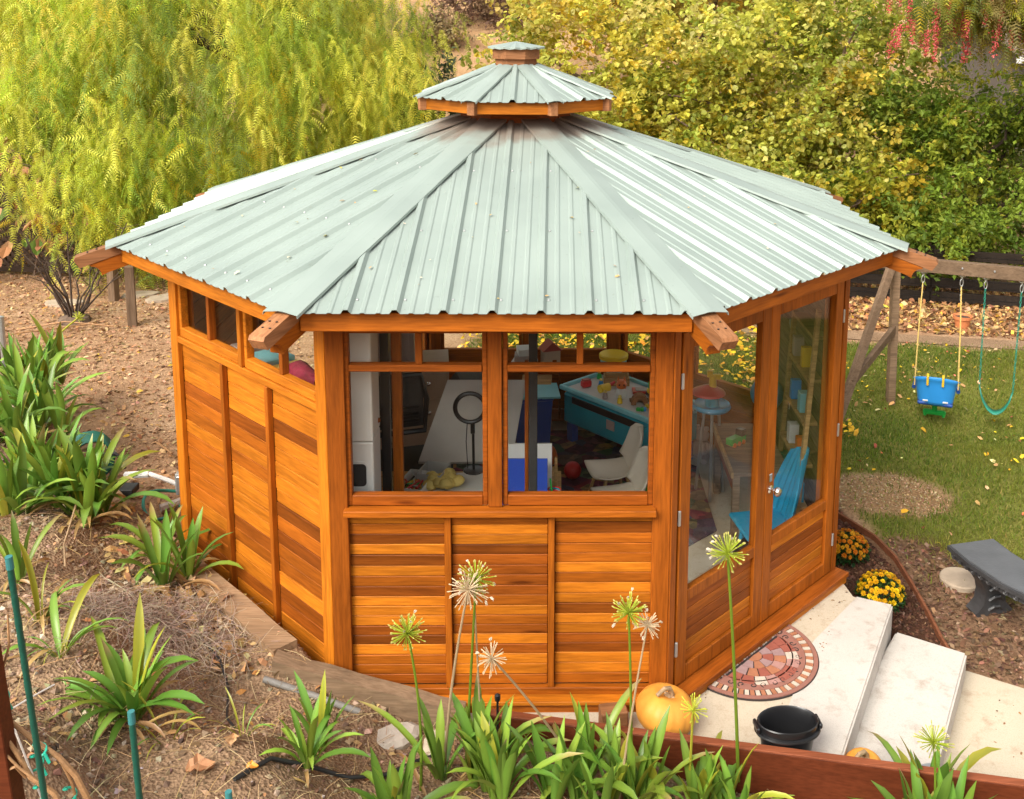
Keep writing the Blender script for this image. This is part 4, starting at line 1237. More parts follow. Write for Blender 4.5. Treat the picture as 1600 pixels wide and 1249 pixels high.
b = MB(); b.box((0, -0.10, -0.20), (0.045, 0.03, 0.14), None, 0.008); b.box((0, -0.10, -0.275), (0.20, 0.05, 0.045), None, 0.012); b.box((0.08, -0.10, -0.285), (0.03, 0.055, 0.06), None, 0.012); b.box((-0.08, -0.10, -0.285), (0.03, 0.055, 0.06), None, 0.012)
b.build('t_bar', M['green_plastic'], ts, Ms)
for s in (-1, 1):
    b = MB(); b.bar((s * 0.065 - 0.01, 0.10, 0.155), (s * 0.065 - 0.01, 0.158, 0.145), 0.02, 0.006); b.bar((s * 0.065 - 0.01, 0.160, 0.15), (s * 0.065 - 0.01, 0.150, 0.06), 0.02, 0.006, (0, 1, 0))
    b.build('strap', M['yellow_plastic'], ts, Ms)
    piece('clip', ts, (0, 0, 0), (0.045, 0.01, 0.014), M['white_plastic']).matrix_local = Ms @ T(s * 0.085, 0.138, -0.085)
for top, sg in ((s1, -1), (s2, 1)):
    for y_ in (0.09, -0.11):
        a = Ms @ Vector((sg * 0.185, y_, 0.03 if y_ > 0 else 0.0))
        b = MB(); b.tube([top + Vector((0, 0, -0.185)), (top + Vector((0, 0, -0.185))).lerp(a, 0.5) + Vector((0.004 * sg, 0, 0)), a], 0.0065, 6); b.build('rope', M['rope'], ts, smooth=True)
    b = MB()
    for k in range(5):
        z = top.z - 0.195 - 0.032 * k
        pts = [(top.x + (0.009 * math.cos(t)) * (k % 2), top.y + 0.009 * math.cos(t) * (1 - k % 2), z - 0.016 * math.sin(t)) for t in [q * PI / 4 for q in range(9)]]
        b.tube(pts, 0.0028, 5)
    b.build('chain', M['steel'], ts)
# belt swing
bs = tag(empty('belt_swing'), 'green belt swing hanging from green coated chains', 'swing')
hanger(bs, s3, None); hanger(bs, s4, None)
e3 = Vector((4.655, 2.90, -0.12)); e4 = Vector((4.945, 2.77, -0.14))
V, F = [], []; n = 16
dd = (e4 - e3); perp = Vector((-dd.y, dd.x, 0)).normalized()
for i in range(n + 1):
    t = i / n; p = e3.lerp(e4, t); z = -0.24 * (1 - (2 * t - 1) ** 2) ** 0.75
    for s in (-0.065, 0.065): V.append(tuple(p + perp * s * (0.55 + 0.45 * math.sin(PI * t)) + Vector((0, 0, z))))
for i in range(n): F.append([2 * i, 2 * i + 1, 2 * i + 3, 2 * i + 2])
b = MB(); b.add(V, F); o = b.build('seat', M['sea_green'], bs, smooth=True); md = o.modifiers.new('thickness', 'SOLIDIFY'); md.thickness = 0.010
for top, e in ((s3, e3), (s4, e4)):
    a = top + Vector((0, 0, -0.185)); nl = int((a - e).length / 0.030)
    b = MB()
    for k in range(nl):
        p = a.lerp(e, (k + 0.5) / nl)
        pts = [(p.x + 0.009 * math.cos(t) * (k % 2), p.y + 0.009 * math.cos(t) * (1 - k % 2), p.z + 0.0185 * math.sin(t)) for t in [q * PI / 3 for q in range(7)]]
        b.tube(pts, 0.0036, 5, False)
    b.build('chain', M['sea_green'], bs)

# terracotta pot at the back fence
pg = (5.519,5.501,-0.300)
pt_ = tag(empty('flower_pot', (pg[0], pg[1], gz_at(pg[0], pg[1]))), 'small empty terracotta pot among dead leaves behind the swings', 'pot')
b = MB(); b.lathe([(0.075, 0), (0.105, 0.15), (0.12, 0.15), (0.125, 0.19), (0.113, 0.19), (0.10, 0.15), (0.0, 0.14)], 22); b.build('pot', M['terracotta'], pt_, smooth=True)
b = MB(); b.lathe([(0, 0.165), (0.106, 0.162)], 18); b.build('soil', M['bark_dark'], pt_)

# dark rail fence behind the swings: rails, posts and wire mesh
rf = tag(empty('rail_fence'), 'dark brown rail fence with wire mesh behind the swing set', 'fence')
F0, F1 = Vector((3.9, 7.15, 0)), Vector((9.6, 5.55, 0))
fd = (F1 - F0).normalized()
for i in range(5):
    p = F0 + fd * (0.3 + 1.38 * i); z = gz_at(p.x, p.y)
    piece('post', rf, (p.x, p.y, z + 0.38), (0.09, 0.09, 0.9), M['fence_dark'], RZ(-0.27))
for zz in (0.12, 0.32, 0.52, 0.72):
    for i in range(4):
        a = F0 + fd * (0.3 + 1.38 * i + 0.01); c = F0 + fd * (0.3 + 1.38 * (i + 1) - 0.01)
        b = MB(); b.bar((a.x, a.y - 0.055, gz_at(a.x, a.y) + zz), (c.x, c.y - 0.055, gz_at(c.x, c.y) + zz), 0.03, 0.14); b.build('rail', M['fence_dark'], rf)
b = MB()
for i in range(70):
    p = F0 + fd * (0.1 + 0.085 * i); z = gz_at(p.x, p.y)
    b.tube([(p.x, p.y - 0.075, z), (p.x, p.y - 0.075, z + 0.75)], 0.0022, 3, False)
for k in range(9):
    b.tube([(F0.x, F0.y - 0.075, gz_at(F0.x, F0.y) + 0.05 + 0.085 * k), (F1.x, F1.y - 0.075, gz_at(F1.x, F1.y) + 0.05 + 0.085 * k)], 0.0022, 3, False)
b.build('wire_mesh', M['black_plastic'], rf)
# buff edging path before the fence
V = []; F = []
n = 24
for i in range(n + 1):
    t = i / n; x = 2.6 + 5.0 * t; y = 5.55 - 1.05 * t + 0.06 * math.sin(9 * t)
    for s in (-0.17, 0.17): V.append((x, y + s, gz_at(x, y + s) + 0.012))
for i in range(n): F.append([2 * i, 2 * i + 2, 2 * i + 3, 2 * i + 1])
b = MB(); b.add(V, F); tag(b.build('gravel_path', M['soil']), kind='structure')

# ------------------------------------------------------------------ left yard: lattice, posts, pipes, hose
lt = tag(empty('lattice_fence'), 'dark brown diagonal lattice fence under the weeping tree', 'fence')
X0, X1, LY, LZ0, LZ1 = -10.2, -5.75, 7.0, 0.02, 1.5
def lat_pt(x, z): return (x, LY - 0.10 * (x + 7), z)
nsl = 0
for dirn in (1, -1):
    x = X0 - 1.5
    while x < X1 + 1.5:
        # a 45 degree slat clipped to the panel
        pts = []
        xa, za = x, LZ0; xb, zb = x + dirn * (LZ1 - LZ0), LZ1
        t0, t1 = 0.0, 1.0
        for lim, sg in ((X0, 1), (X1, -1)):
            fa, fb = sg * (xa - lim), sg * (xb - lim)
            if fa < 0 and fb < 0: t0 = 2
            elif fa < 0: t0 = max(t0, fa / (fa - fb))
            elif fb < 0: t1 = min(t1, fa / (fa - fb))
        if t1 - t0 > 0.05:
            pa = (xa + (xb - xa) * t0, za + (zb - za) * t0); pb = (xa + (xb - xa) * t1, za + (zb - za) * t1)
            b = MB(); off = 0.008 * dirn
            A, Bv = lat_pt(*pa), lat_pt(*pb)
            b.bar((A[0], A[1] + off, A[2]), (Bv[0], Bv[1] + off, Bv[2]), 0.012, 0.042, (0, 1, 0) if False else (0, 0, 1)); b.build('slat', M['lattice'], lt)
        x += 0.115
for x in (X0, -8.0, X1): p = lat_pt(x, 0.7); piece('post', lt, (p[0], p[1] + 0.06, 0.72), (0.09, 0.09, 1.6), M['fence_dark'])
piece('bottom_rail', lt, ((X0 + X1) / 2, LY - 0.10 * ((X0 + X1) / 2 + 7) - 0.03, 0.05), (X1 - X0, 0.03, 0.07), M['lattice'], RZ(-0.0997))

for i, (u, lab) in enumerate((((-4.69, 4.58), 'nearer grey wooden post under the left eave'), ((-5.38, 5.69), 'farther grey wooden post beside the flagstones'))):
    o = piece('wooden_post', None, (u[0], u[1], gz_at(*u) + 0.32), (0.10, 0.10, 0.80), M['weathered_z'], RZ(0.3 + i))
    tag(o, lab, 'post', 'posts under the weeping tree')
for i, (x, y, s, lab) in enumerate(((-5.95, 5.55, 0.26, 'flagstone nearest the lattice under the bare shrub'), (-5.15, 5.90, 0.24, 'buff flagstone between the two wooden posts'), (-4.75, 5.75, 0.27, 'buff flagstone just right of the nearer wooden post'))):
    pr = [(s * random.uniform(0.8, 1.1) * math.cos(a), 0.6 * s * random.uniform(0.8, 1.1) * math.sin(a)) for a in [k * PI / 4.5 for k in range(9)]]
    b = MB(); b.prism(pr, -0.02, 0.025); tag(b.build('flagstone', M['flagstone'], None, T(x, y, gz_at(x, y) + 0.01) @ RZ(0.4 * i)), lab, 'flagstone', 'flagstones in the yard')

# conduit and electrical box at the left corner
eb = tag(empty('electrical_box', (-2.165, -0.60, 0)), 'grey electrical box with a thin conduit on the rear left corner', 'electrical box')
piece('box', eb, (-0.052, 0.03, 0.53), (0.07, 0.10, 0.15), M['grey_plastic'], None, 0.006)
piece('screw_cover', eb, (-0.05, -0.024, 0.53), (0.05, 0.008, 0.12), M['steel'])
b = MB(); b.tube([(-0.045, 0.03, 0.60), (-0.045, 0.03, 2.15)], 0.014, 8); b.build('conduit', M['grey_plastic'], eb)
wp = tag(empty('water_pipe', (0, 0, 0)), 'white wrapped pipe crossing the ground to the electrical box', 'pipe')
b = MB(); b.tube([(-2.22, -0.56, 0.47), (-2.30, -0.46, 0.46), (-2.45, -0.30, 0.42), (-2.60, -0.18, 0.40), (-2.72, -0.14, 0.38)], [0.016] * 5, 8); b.build('pipe', M['string'], wp, smooth=True)
b = MB(); b.tube([(-2.60, -0.18, 0.40), (-2.78, -0.16, 0.38)], 0.026, 8); b.build('wrapping', M['paper'], wp, smooth=True)
b = MB(); b.box((-2.70, -0.30, 0.34), (0.10, 0.12, 0.05)); b.build('elbow', M['black_rubber'], wp)
hs_ = tag(empty('hose_coil', (-3.10, 0.02, 0.27)), 'coiled green garden hose by the agapanthus in the left bed', 'hose')
b = MB()
pts = []
for k in range(9 * 14):
    a = 2 * PI * k / 14; q = k / 14
    pts.append((0.15 * math.cos(a), 0.05 * (q - 4) * 0.45, 0.17 + 0.15 * math.sin(a)))
b.tube(pts, 0.011, 6); b.build('coil', mat_plain('dull_green_hose', (0.012, 0.12, 0.085), 0.5, 0.15), hs_, RZ(0.5), smooth=True)
b = MB(); b.box((0, 0, 0.02), (0.10, 0.25, 0.03)); b.box((0, 0, 0.17), (0.04, 0.26, 0.04)); b.build('reel', M['black_plastic'], hs_, RZ(0.5))
h2 = tag(empty('loose_hose'), 'loop of green hose lying on the ground by the pipe', 'hose')
b = MB(); pts = [(-2.56 + 0.16 * math.cos(a), 0.02 + 0.22 * math.sin(a), 0.10 + 0.04 * math.cos(2 * a)) for a in [k * PI / 10 for k in range(-2, 17)]]
b.tube(pts, 0.012, 7); b.build('hose', M['sea_green'], h2, smooth=True)
b = MB(); pts = [(-2.93 + 0.10 * math.cos(a), -0.05, 0.38 + 0.12 * math.sin(a)) for a in [k * PI / 8 for k in range(0, 14)]]
b.tube(pts, 0.014, 7); tag(b.build('black_hose', M['black_rubber'], smooth=True), 'short loop of black hose beside the tap', 'hose')
tp = tag(empty('garden_tap', (-3.0, 0.10, 0.30)), 'metal garden tap on a short riser behind the agapanthus', 'tap')
b = MB(); b.tube([(0, 0, -0.2), (0, 0, 0.20)], 0.014, 8); b.lathe([(0.03, 0.10), (0.034, 0.13), (0.025, 0.17)], 10); b.build('riser', M['steel'], tp, smooth=True)
b = MB(); b.tube([(0, 0, 0.16), (0.05, -0.03, 0.16), (0.07, -0.04, 0.12)], 0.012, 8); b.build('spout', M['steel'], tp, smooth=True)
b = MB(); b.lathe([(0.030, 0.20), (0.032, 0.215), (0.0, 0.22)], 8); b.build('handle', M['steel'], tp)
b = MB(); b.tube([(-2.62, 0.02, 0.03), (-2.48, 0.12, 0.05)], [0.035, 0.03], 8); tag(b.build('log_piece', M['stone_light'], smooth=True), 'short grey log piece inside the green hose loop', 'log')
# galvanised post at the left edge
gp = tag(empty('steel_post', (-5.08, 2.55, 0.05)), 'thin galvanised pipe standing beside the left clump', 'post')
b = MB(); b.tube([(0, 0, 0), (0, 0, 0.66)], 0.028, 10); b.lathe([(0.03, 0.66), (0.03, 0.67), (0, 0.68)], 10); b.build('pipe', M['steel'], gp)
o = piece('wooden_stump_post', None, (-5.22, 2.62, 0.35), (0.12, 0.12, 0.75), M['weathered_z'], RZ(0.2)); tag(o, 'sawn wooden post next to the galvanised pipe', 'post')
# ------------------------------------------------------------------ strap-leaved plants (agapanthus)
GREENS = [(0.169, 0.294, 0.035), (0.131, 0.250, 0.033), (0.237, 0.350, 0.043), (0.106, 0.206, 0.027)]
def strap_mesh(L, W, e0, droop, twist, style, n=7):
    """a strap leaf growing along +x from the origin; e0 start angle, droop total bend"""
    V, C, F = [], [], []
    x = z = 0.0; ang = e0
    base = np.array(random.choice(GREENS))
    for i in range(n + 1):
        t = i / n
        w_ = W * (0.55 + 0.45 * min(1, t * 3)) * (1 - max(0, (t - 0.62) / 0.38) ** 2.2) + 0.0015
        fold = 0.32 * w_ * (1 - 0.5 * t)
        tw = twist * t
        for k, (yy, dz) in enumerate(((-1, fold), (0, 0), (1, fold))):
            y = yy * w_ / 2
            V.append((x - math.sin(ang) * (dz + y * math.sin(tw)), y * math.cos(tw), z + math.cos(ang) * (dz + y * math.sin(tw))))
            c = base * (0.9 + 0.25 * (k == 1))
            c = c * (1 - 0.0 * t) + np.array((0.10, 0.13, 0.03)) * max(0, 0.18 - t) * 2
            if style == 'tip' and t > 0.72: c = c * 0.2 + np.array((0.42, 0.30, 0.12)) * 0.8
            if style == 'pale' and t > 0.86: c = np.array((0.50, 0.40, 0.22))
            if style == 'yellow': c = c * 0.35 + np.array((0.42, 0.36, 0.03)) * (0.5 + 0.3 * (k != 1))
            if style == 'dry': c = np.array((0.40, 0.24, 0.09)) * random.uniform(0.7, 1.2)
            C.append(c)
        step = L / n
        x += math.cos(ang) * step; z += math.sin(ang) * step
        ang -= droop / n * (0.4 + 1.2 * t)
    for i in range(n):
        for k in range(2):
            F.append((i * 3 + k, i * 3 + k + 1, i * 3 + k + 4, i * 3 + k + 3))
    return mesh_np('leaf', np.array(V), np.array(F), M['blade'], np.clip(np.array(C), 0, 1), smooth=True)
LEAF = []
for i in range(30):
    st = random.choices(['plain', 'tip', 'pale', 'yellow'], [8, 1.6, 0.7, 0.9])[0]
    e0 = R([82, 74, 66, 58, 48, 70][i % 6] + random.uniform(-5, 5))
    LEAF.append(strap_mesh(random.uniform(0.40, 0.56), random.uniform(0.038, 0.054), e0, R([25, 50, 85, 105, 95, 130][i % 6] + random.uniform(-12, 12)), random.uniform(-0.5, 0.5), st))
UPR = [strap_mesh(random.uniform(0.38, 0.52), random.uniform(0.040, 0.056), R(random.uniform(74, 87)), R(random.uniform(8, 40)), random.uniform(-0.4, 0.4), random.choices(['plain', 'pale', 'yellow'], [9, 0.7, 1.2])[0]) for i in range(14)]
DRY = [strap_mesh(random.uniform(0.22, 0.38), 0.022, R(random.uniform(20, 50)), R(random.uniform(70, 120)), random.uniform(-1.5, 1.5), 'dry') for i in range(6)]
NARROW = [strap_mesh(random.uniform(0.26, 0.36), 0.011, R(random.uniform(55, 85)), R(random.uniform(30, 130)), random.uniform(-0.6, 0.6), random.choice(['plain', 'yellow'])) for i in range(6)]

def agapanthus(x, y, n, size, label, spread=0.07, upright=0.4, dry=3, z=None, kinds=None, group='agapanthus clumps in the bed', name='agapanthus', cat='plant'):
    z = float(bed_z(x, y)) - 0.02 if z is None else z
    o = tag(empty(name, (x, y, z)), label, cat, group)
    cl = max(1, n // 9)
    cs = [(random.gauss(0, spread), random.gauss(0, spread)) for _ in range(cl)]
    for i in range(n):
        c = cs[i % cl]; a = (i // cl) * 2.4 + random.uniform(-0.5, 0.5) + i % cl
        me = random.choice(kinds) if kinds else (random.choice(UPR) if random.random() < upright else random.choice(LEAF))
        s = size * random.uniform(0.75, 1.15)
        new_obj('leaf', me, o, T(c[0] + 0.02 * math.cos(a), c[1] + 0.02 * math.sin(a), 0) @ RZ(a) @ RX(random.uniform(-0.15, 0.15)) @ Matrix.Scale(s, 4))
    for i in range(int(dry * 2.2)):
        a = random.uniform(0, 2 * PI); new_obj('dry_leaf', random.choice(DRY), o, T(random.gauss(0, spread), random.gauss(0, spread), 0.01) @ RZ(a) @ Matrix.Scale(size, 4))
    return o

def flower(plant, base, head, r, style, n=46, arc=1.0, curve=0.03, thick=0.0065):
    """a stalk with a spherical seed head of thin stems"""
    inv = Matrix.Translation(-plant.location)
    b0, h0 = Vector(base), Vector(head)
    mid = b0.lerp(h0, 0.5) + Vector((curve, 0, 0.02))
    pts = []
    for i in range(9):
        t = i / 8; pts.append((1 - t) ** 2 * b0 + 2 * t * (1 - t) * mid + t * t * h0)
    sty = {'green': ((0.16, 0.24, 0.02), (0.33, 0.40, 0.03)), 'tan': ((0.46, 0.33, 0.19), (0.62, 0.48, 0.30)), 'yellow': ((0.42, 0.40, 0.04), (0.50, 0.52, 0.05))}[style]
    mb = MB(); mb.tube(pts, [thick * (1.15 - 0.4 * i / 8) for i in range(9)], 7)
    me = mb.mesh('flower_stalk', M['pedicel'], True)
    ca = me.color_attributes.new('Col', 'FLOAT_COLOR', 'POINT')
    for i, v in enumerate(me.vertices):
        k = random.uniform(0.85, 1.1); ca.data[i].color = (sty[0][0] * k, sty[0][1] * k, sty[0][2] * k, 1)
    st = new_obj('flower_stalk', me, plant, inv.copy())
    # head
    V, C, F3, F4 = [], [], [], []
    ax = (pts[-1] - pts[-2]).normalized(); q = ax.to_track_quat('Z', 'Y')
    n = int(n * 1.35)
    for i in range(n):
        zc = 1 - (i + 0.5) / n * (1.0 + 0.62 * arc); ph = i * 2.39996 + random.uniform(-0.25, 0.25)
        rr = math.sqrt(max(0, 1 - zc * zc))
        d = q @ Vector((rr * math.cos(ph), rr * math.sin(ph), zc)); d += Vector((random.gauss(0, .1), random.gauss(0, .1), random.gauss(0, .1))); d.normalize()
        ln = r * random.uniform(0.78, 1.1)
        u = d.orthogonal().normalized(); v = d.cross(u)
        b_ = len(V)
        w0, w1 = 0.0023, 0.0020
        sag = Vector((0, 0, -0.006 if style == 'tan' else 0.004))
        sect = [(0.0, w0), (0.55, w1), (0.84, w1), (0.93, 0.0040 if style != 'tan' else 0.0032), (1.0, 0.0014)]
        for t, ww in sect:
            p = h0 + d * (ln * t) + sag * (t * t)
            for k in range(3):
                a = 2 * PI * k / 3; V.append(tuple(p + (u * math.cos(a) + v * math.sin(a)) * ww))
                cc = np.array(sty[1]) * random.uniform(0.8, 1.15)
                if style == 'green' and t > 0.9: cc = np.array((0.50, 0.45, 0.12))
                C.append(cc)
        for s in range(len(sect) - 1):
            for k in range(3):
                F4.append((b_ + s * 3 + k, b_ + s * 3 + (k + 1) % 3, b_ + s * 3 + 3 + (k + 1) % 3, b_ + s * 3 + 3 + k))
        if random.random() < (0.10 if style != 'yellow' else 0):  # leftover papery petals
            p = h0 + d * ln * 1.02; e = len(V)
            for k in range(5):
                a = 2 * PI * k / 5; w2 = (u * math.cos(a) + v * math.sin(a))
                b2 = len(V)
                V += [tuple(p), tuple(p + w2 * 0.006 + d * 0.010), tuple(p + w2 * 0.004 + d * 0.022 + Vector((0, 0, -0.006))), tuple(p - w2 * 0.002 + d * 0.012)]
                C += [np.array((0.66, 0.60, 0.48))] * 4
                F4.append((b2, b2 + 1, b2 + 2, b2 + 3))
    me = mesh_np('seed_head', np.array(V), np.array(F4), M['pedicel'], np.clip(np.array(C), 0, 1))
    new_obj('seed_head', me, st)
    return st

def bz(x, y): return float(bed_z(x, y))
# ---- front bed
pA = agapanthus(-0.235, -2.82, 84, 0.86, 'large agapanthus clump before the front wall with five flower stalks', 0.13, 0.6, 2)
pB = agapanthus(0.50, -2.85, 80, 0.86, 'agapanthus clump in front of the big pumpkin with green and tan stalks', 0.10, 0.5, 2)
pC = agapanthus(1.06, -2.80, 44, 0.76, 'small agapanthus clump in front of the bucket with one tall green flower stalk', 0.09, 0.45, 1)
pD = agapanthus(2.10, -2.95, 56, 1.02, 'agapanthus clump before the steps at the end of the red board', 0.10, 0.55, 2)
flower(pA, (-0.335, -2.84, 0.08), (-0.362, -2.95, 0.975), 0.085, 'green', 52, 1.0, 0.05)
flower(pA, (-0.24, -2.70, 0.10), (-0.100, -2.90, 1.150), 0.090, 'tan', 52, 1.0, -0.03)
flower(pA, (-0.14, -2.66, 0.10), (-0.070, -2.84, 1.165), 0.088, 'green', 44, 1.0, 0.0)
flower(pA, (-0.06, -2.66, 0.10), (-0.085, -2.80, 1.10), 0.05, 'tan', 14, 1.0, 0.0, 0.005)
flower(pA, (0.36, -2.60, 0.08), (0.000, -2.88, 0.805), 0.074, 'tan', 36, 1.0, 0.02, 0.006)
flower(pB, (0.64, -2.80, 0.06), (0.605, -2.92, 1.050), 0.080, 'green', 46, 1.0, 0.01)
flower(pB, (0.58, -2.86, 0.06), (0.690, -2.90, 0.975), 0.066, 'tan', 34, 1.0, -0.01, 0.0055)
flower(pC, (1.17, -2.66, 0.0), (1.036, -2.90, 1.320), 0.090, 'green', 50, 1.0, 0.01, 0.0078)
flower(pC, (0.92, -2.74, 0.0), (0.905, -2.90, 0.560), 0.068, 'yellow', 24, 0.7, 0.0)
flower(pD, (2.02, -2.93, -0.1), (1.985, -2.95, 0.430), 0.085, 'green', 40, 0.5, 0.02)
# ---- left bed, from the front to the back
agapanthus(-0.80, -2.72, 8, 0.85, 'thin upright agapanthus with few leaves near the sloping timber', 0.03, 0.9, 1)
agapanthus(-0.83, -3.02, 14, 0.72, 'small low agapanthus beside the irrigation tube', 0.05, 0.2, 2)
agapanthus(-1.66, -2.80, 38, 0.88, 'broad spreading agapanthus with brown leaf tips in the middle of bare soil', 0.07, 0.25, 6, kinds=LEAF)
agapanthus(-1.93, -1.55, 20, 1.0, 'upright agapanthus leaning against the plank by the left wall', 0.06, 0.5, 5)
agapanthus(-2.10, -1.30, 14, 0.9, 'low agapanthus with drooping leaves overhanging the plank', 0.06, 0.1, 4)
p6 = agapanthus(-2.70, -1.00, 54, 1.08, 'tall dense agapanthus clump behind the short black hose', 0.09, 0.5, 8)
agapanthus(-2.98, -1.10, 52, 1.05, 'dense agapanthus clump with brown dead leaves at its foot, below the hose coil', 0.10, 0.35, 9)
agapanthus(-3.25, -0.40, 58, 1.05, 'agapanthus clump left of the hose coil', 0.12, 0.35, 6)
agapanthus(-3.70, 0.30, 58, 1.08, 'agapanthus clump at the frame edge halfway up the bed', 0.13, 0.3, 6)
agapanthus(-3.95, 0.95, 58, 1.1, 'agapanthus clump in the upper bed with arching pale leaves', 0.14, 0.3, 7)
p11 = agapanthus(-4.40, 1.65, 54, 1.12, 'farthest agapanthus clump, with a single yellow-green leaning flower stalk', 0.14, 0.45, 4)
agapanthus(-4.75, 1.45, 34, 1.05, 'agapanthus clump just in front of the galvanised pipe', 0.13, 0.4, 4)
flower(p11, (-4.42, 1.62, 0.40), (-4.171,2.200,0.816), 0.062, 'yellow', 34, 0.4, -0.10, 0.011)
agapanthus(-2.66, -1.85, 7, 0.72, 'small agapanthus seedling with few leaves at the frame edge', 0.03, 0.3, 3)
agapanthus(-2.25, -2.30, 10, 0.8, 'thin grassy agapanthus between the long stake and the broad clump', 0.05, 0.4, 4, kinds=NARROW + LEAF[:6])
agapanthus(-2.12, -2.75, 14, 0.85, 'flat narrow-leaved agapanthus at the foot of the long green stake', 0.08, 0.0, 3, kinds=NARROW + [LEAF[3], LEAF[9], LEAF[4]])
agapanthus(-1.14, -2.85, 8, 0.62, 'spindly pale grass tuft on bare soil right of the broad clump', 0.02, 0.2, 0, kinds=NARROW, name='grass_tuft', group=None)
agapanthus(-1.45, -2.80, 9, 0.9, 'yellowing narrow grass at the edge of the broad clump', 0.09, 0.2, 0, kinds=NARROW, name='grass_tuft', group=None)
# long pale stem lying by the tall clump
b = MB(); b.tube([(-2.66, -1.12, 0.66), (-2.60, -1.35, 0.62), (-2.50, -1.62, 0.66), (-2.40, -1.82, 0.64)], 0.006, 6)
tag(b.build('dead_stalk', M['stem_tan'], smooth=True), 'bleached dead flower stalk lying below the tall clump', 'stalk')

# ---- green stakes, vine and ties in the near left corner
M['stake_cap'] = mat_plain('blue_green_cap', (0.03, 0.17, 0.17), 0.6, 0.1)
def stake(top, dirv, r, label, extra=False):
    o = tag(empty('plant_stake', top), label, 'stake', 'green plant stakes')
    d_ = Vector(dirv).normalized()
    b = MB(); n = 60; rad = [r * (1.10 if (i % 3 == 0) else 1.0) for i in range(n + 1)]
    b.tube([d_ * (1.3 * i / n) for i in range(n + 1)], rad, 10); b.build('rod', M['stake_green'], o, smooth=True)
    b = MB(); b.tube([d_ * -0.006, d_ * 0.03], [r * 1.12, r * 1.16], 12); b.build('cap', M['stake_cap'], o)
    return o
stake((-1.167,-4.500,2.213), tuple(Vector((-1.154,-4.450,1.454)) - Vector((-1.167,-4.500,2.213))), 0.0085, 'longest green plant stake leaning beside the frame edge')
stake((-0.874,-4.500,1.758), tuple(Vector((-0.867,-4.500,1.495)) - Vector((-0.874,-4.500,1.758))), 0.0085, 'middle green plant stake standing before the broad clump')
stake((-0.622,-4.500,1.511), (0.02, 0, -1), 0.0085, 'shortest green plant stake, only its blue-green cap showing')
wpst = tag(empty('wooden_vine_post'), 'brown wooden post at the lower left corner', 'post')
b = MB(); a_ = Vector((-1.314,-4.400,1.834)); c_ = Vector((-1.277,-4.400,1.307)); b.bar(a_ + Vector((0, 0, 0.06)), c_, 0.06, 0.06, (0, 1, 0)); b.build('post', M['board_red'], wpst)
vn = tag(empty('vine'), 'bare tan vine canes tied to the stakes in the near left corner', 'vine')
def cane(px, y, r0, r1):
    b = MB(); pts = [Vector(p) for p in px]; b.tube(pts, [r0 + (r1 - r0) * i / (len(pts) - 1) for i in range(len(pts))], 7); b.build('cane', M['cane'], vn, smooth=True)
cane([(-1.308,-4.350,1.641), (-1.228,-4.350,1.563), (-1.159,-4.350,1.506), (-1.115,-4.350,1.446), (-1.084,-4.350,1.366), (-1.070,-4.350,1.239)], 0, 0.0065, 0.010)
cane([(-1.304,-4.400,1.655), (-1.252,-4.400,1.564), (-1.216,-4.400,1.482), (-1.153,-4.400,1.430), (-1.115,-4.400,1.326)], 0, 0.006, 0.009)
cane([(-1.284,-4.420,1.590), (-1.235,-4.420,1.529), (-1.185,-4.420,1.484)], 0, 0.004, 0.0035)
cane([(-1.290,-4.420,1.513), (-1.245,-4.420,1.533), (-1.231,-4.400,1.482)], 0, 0.005, 0.004)
cane([(-1.159,-4.350,1.506), (-1.133,-4.340,1.417), (-1.120,-4.340,1.332)], 0, 0.005, 0.004)
cane([(-1.303,-4.350,1.637), (-1.320,-4.350,1.718), (-1.274,-4.350,1.859), (-1.270,-4.350,1.958)], 0, 0.005, 0.0025)
for px in ((-1.198,-4.330,1.505), (-1.203,-4.300,1.490), (-1.204,-4.340,1.505)):
    b = MB(); V = []
    p = Vector(px)
    for k in range(9): a = k * 0.7; V.append(p + Vector((0.02 * math.cos(a), 0.012 * math.sin(a * 1.7), 0.018 * math.sin(a))))
    b.add(V, [[0, 1, 2], [2, 3, 4], [4, 5, 6], [6, 7, 8], [1, 4, 7], [0, 5, 3]]); b.build('dead_leaf', M['bark_dark'], vn)
TIES = ['on the long stake level with the dead leaves', 'just below the dead leaves on the long stake', 'on the cane right of the long stake', 'low on the long stake beside the string', 'on the vine post near its top', 'on the vine post below the topmost tie']
for px in ((-1.205,-4.360,1.535), (-1.217,-4.360,1.496), (-1.140,-4.340,1.373), (-1.203,-4.380,1.413), (-1.311,-4.340,1.691), (-1.325,-4.340,1.615)):
    p = Vector(px); b = MB(); pts = [(p.x + 0.016 * math.cos(t), p.y + 0.016 * math.sin(t), p.z + 0.007 * t) for t in [q * 0.6 for q in range(-3, 9)]]
    b.tube(pts, 0.004, 5); b.tube([(p.x + 0.016, p.y - 0.01, p.z), (p.x + 0.03, p.y - 0.012, p.z - 0.03)], 0.005, 5)
    tag(b.build('garden_tie', M['tie_green']), 'green plastic tie ' + TIES.pop(0), 'tie', 'green ties on the vine')
b = MB(); b.tube([(-1.340,-4.300,1.686), (-1.305,-4.300,1.547), (-1.251,-4.300,1.346), (-1.225,-4.300,1.238)], 0.003, 5)
tag(b.build('string', M['string'], smooth=True), 'taut white string running down past the long green stake', 'string')
b = MB(); b.tube([(-1.343,-4.280,1.597), (-1.316,-4.200,1.584), (-1.289,-4.100,1.559)], 0.0025, 5)
tag(b.build('string', M['string'], smooth=True), 'thin white string slanting up from the vine post', 'string')

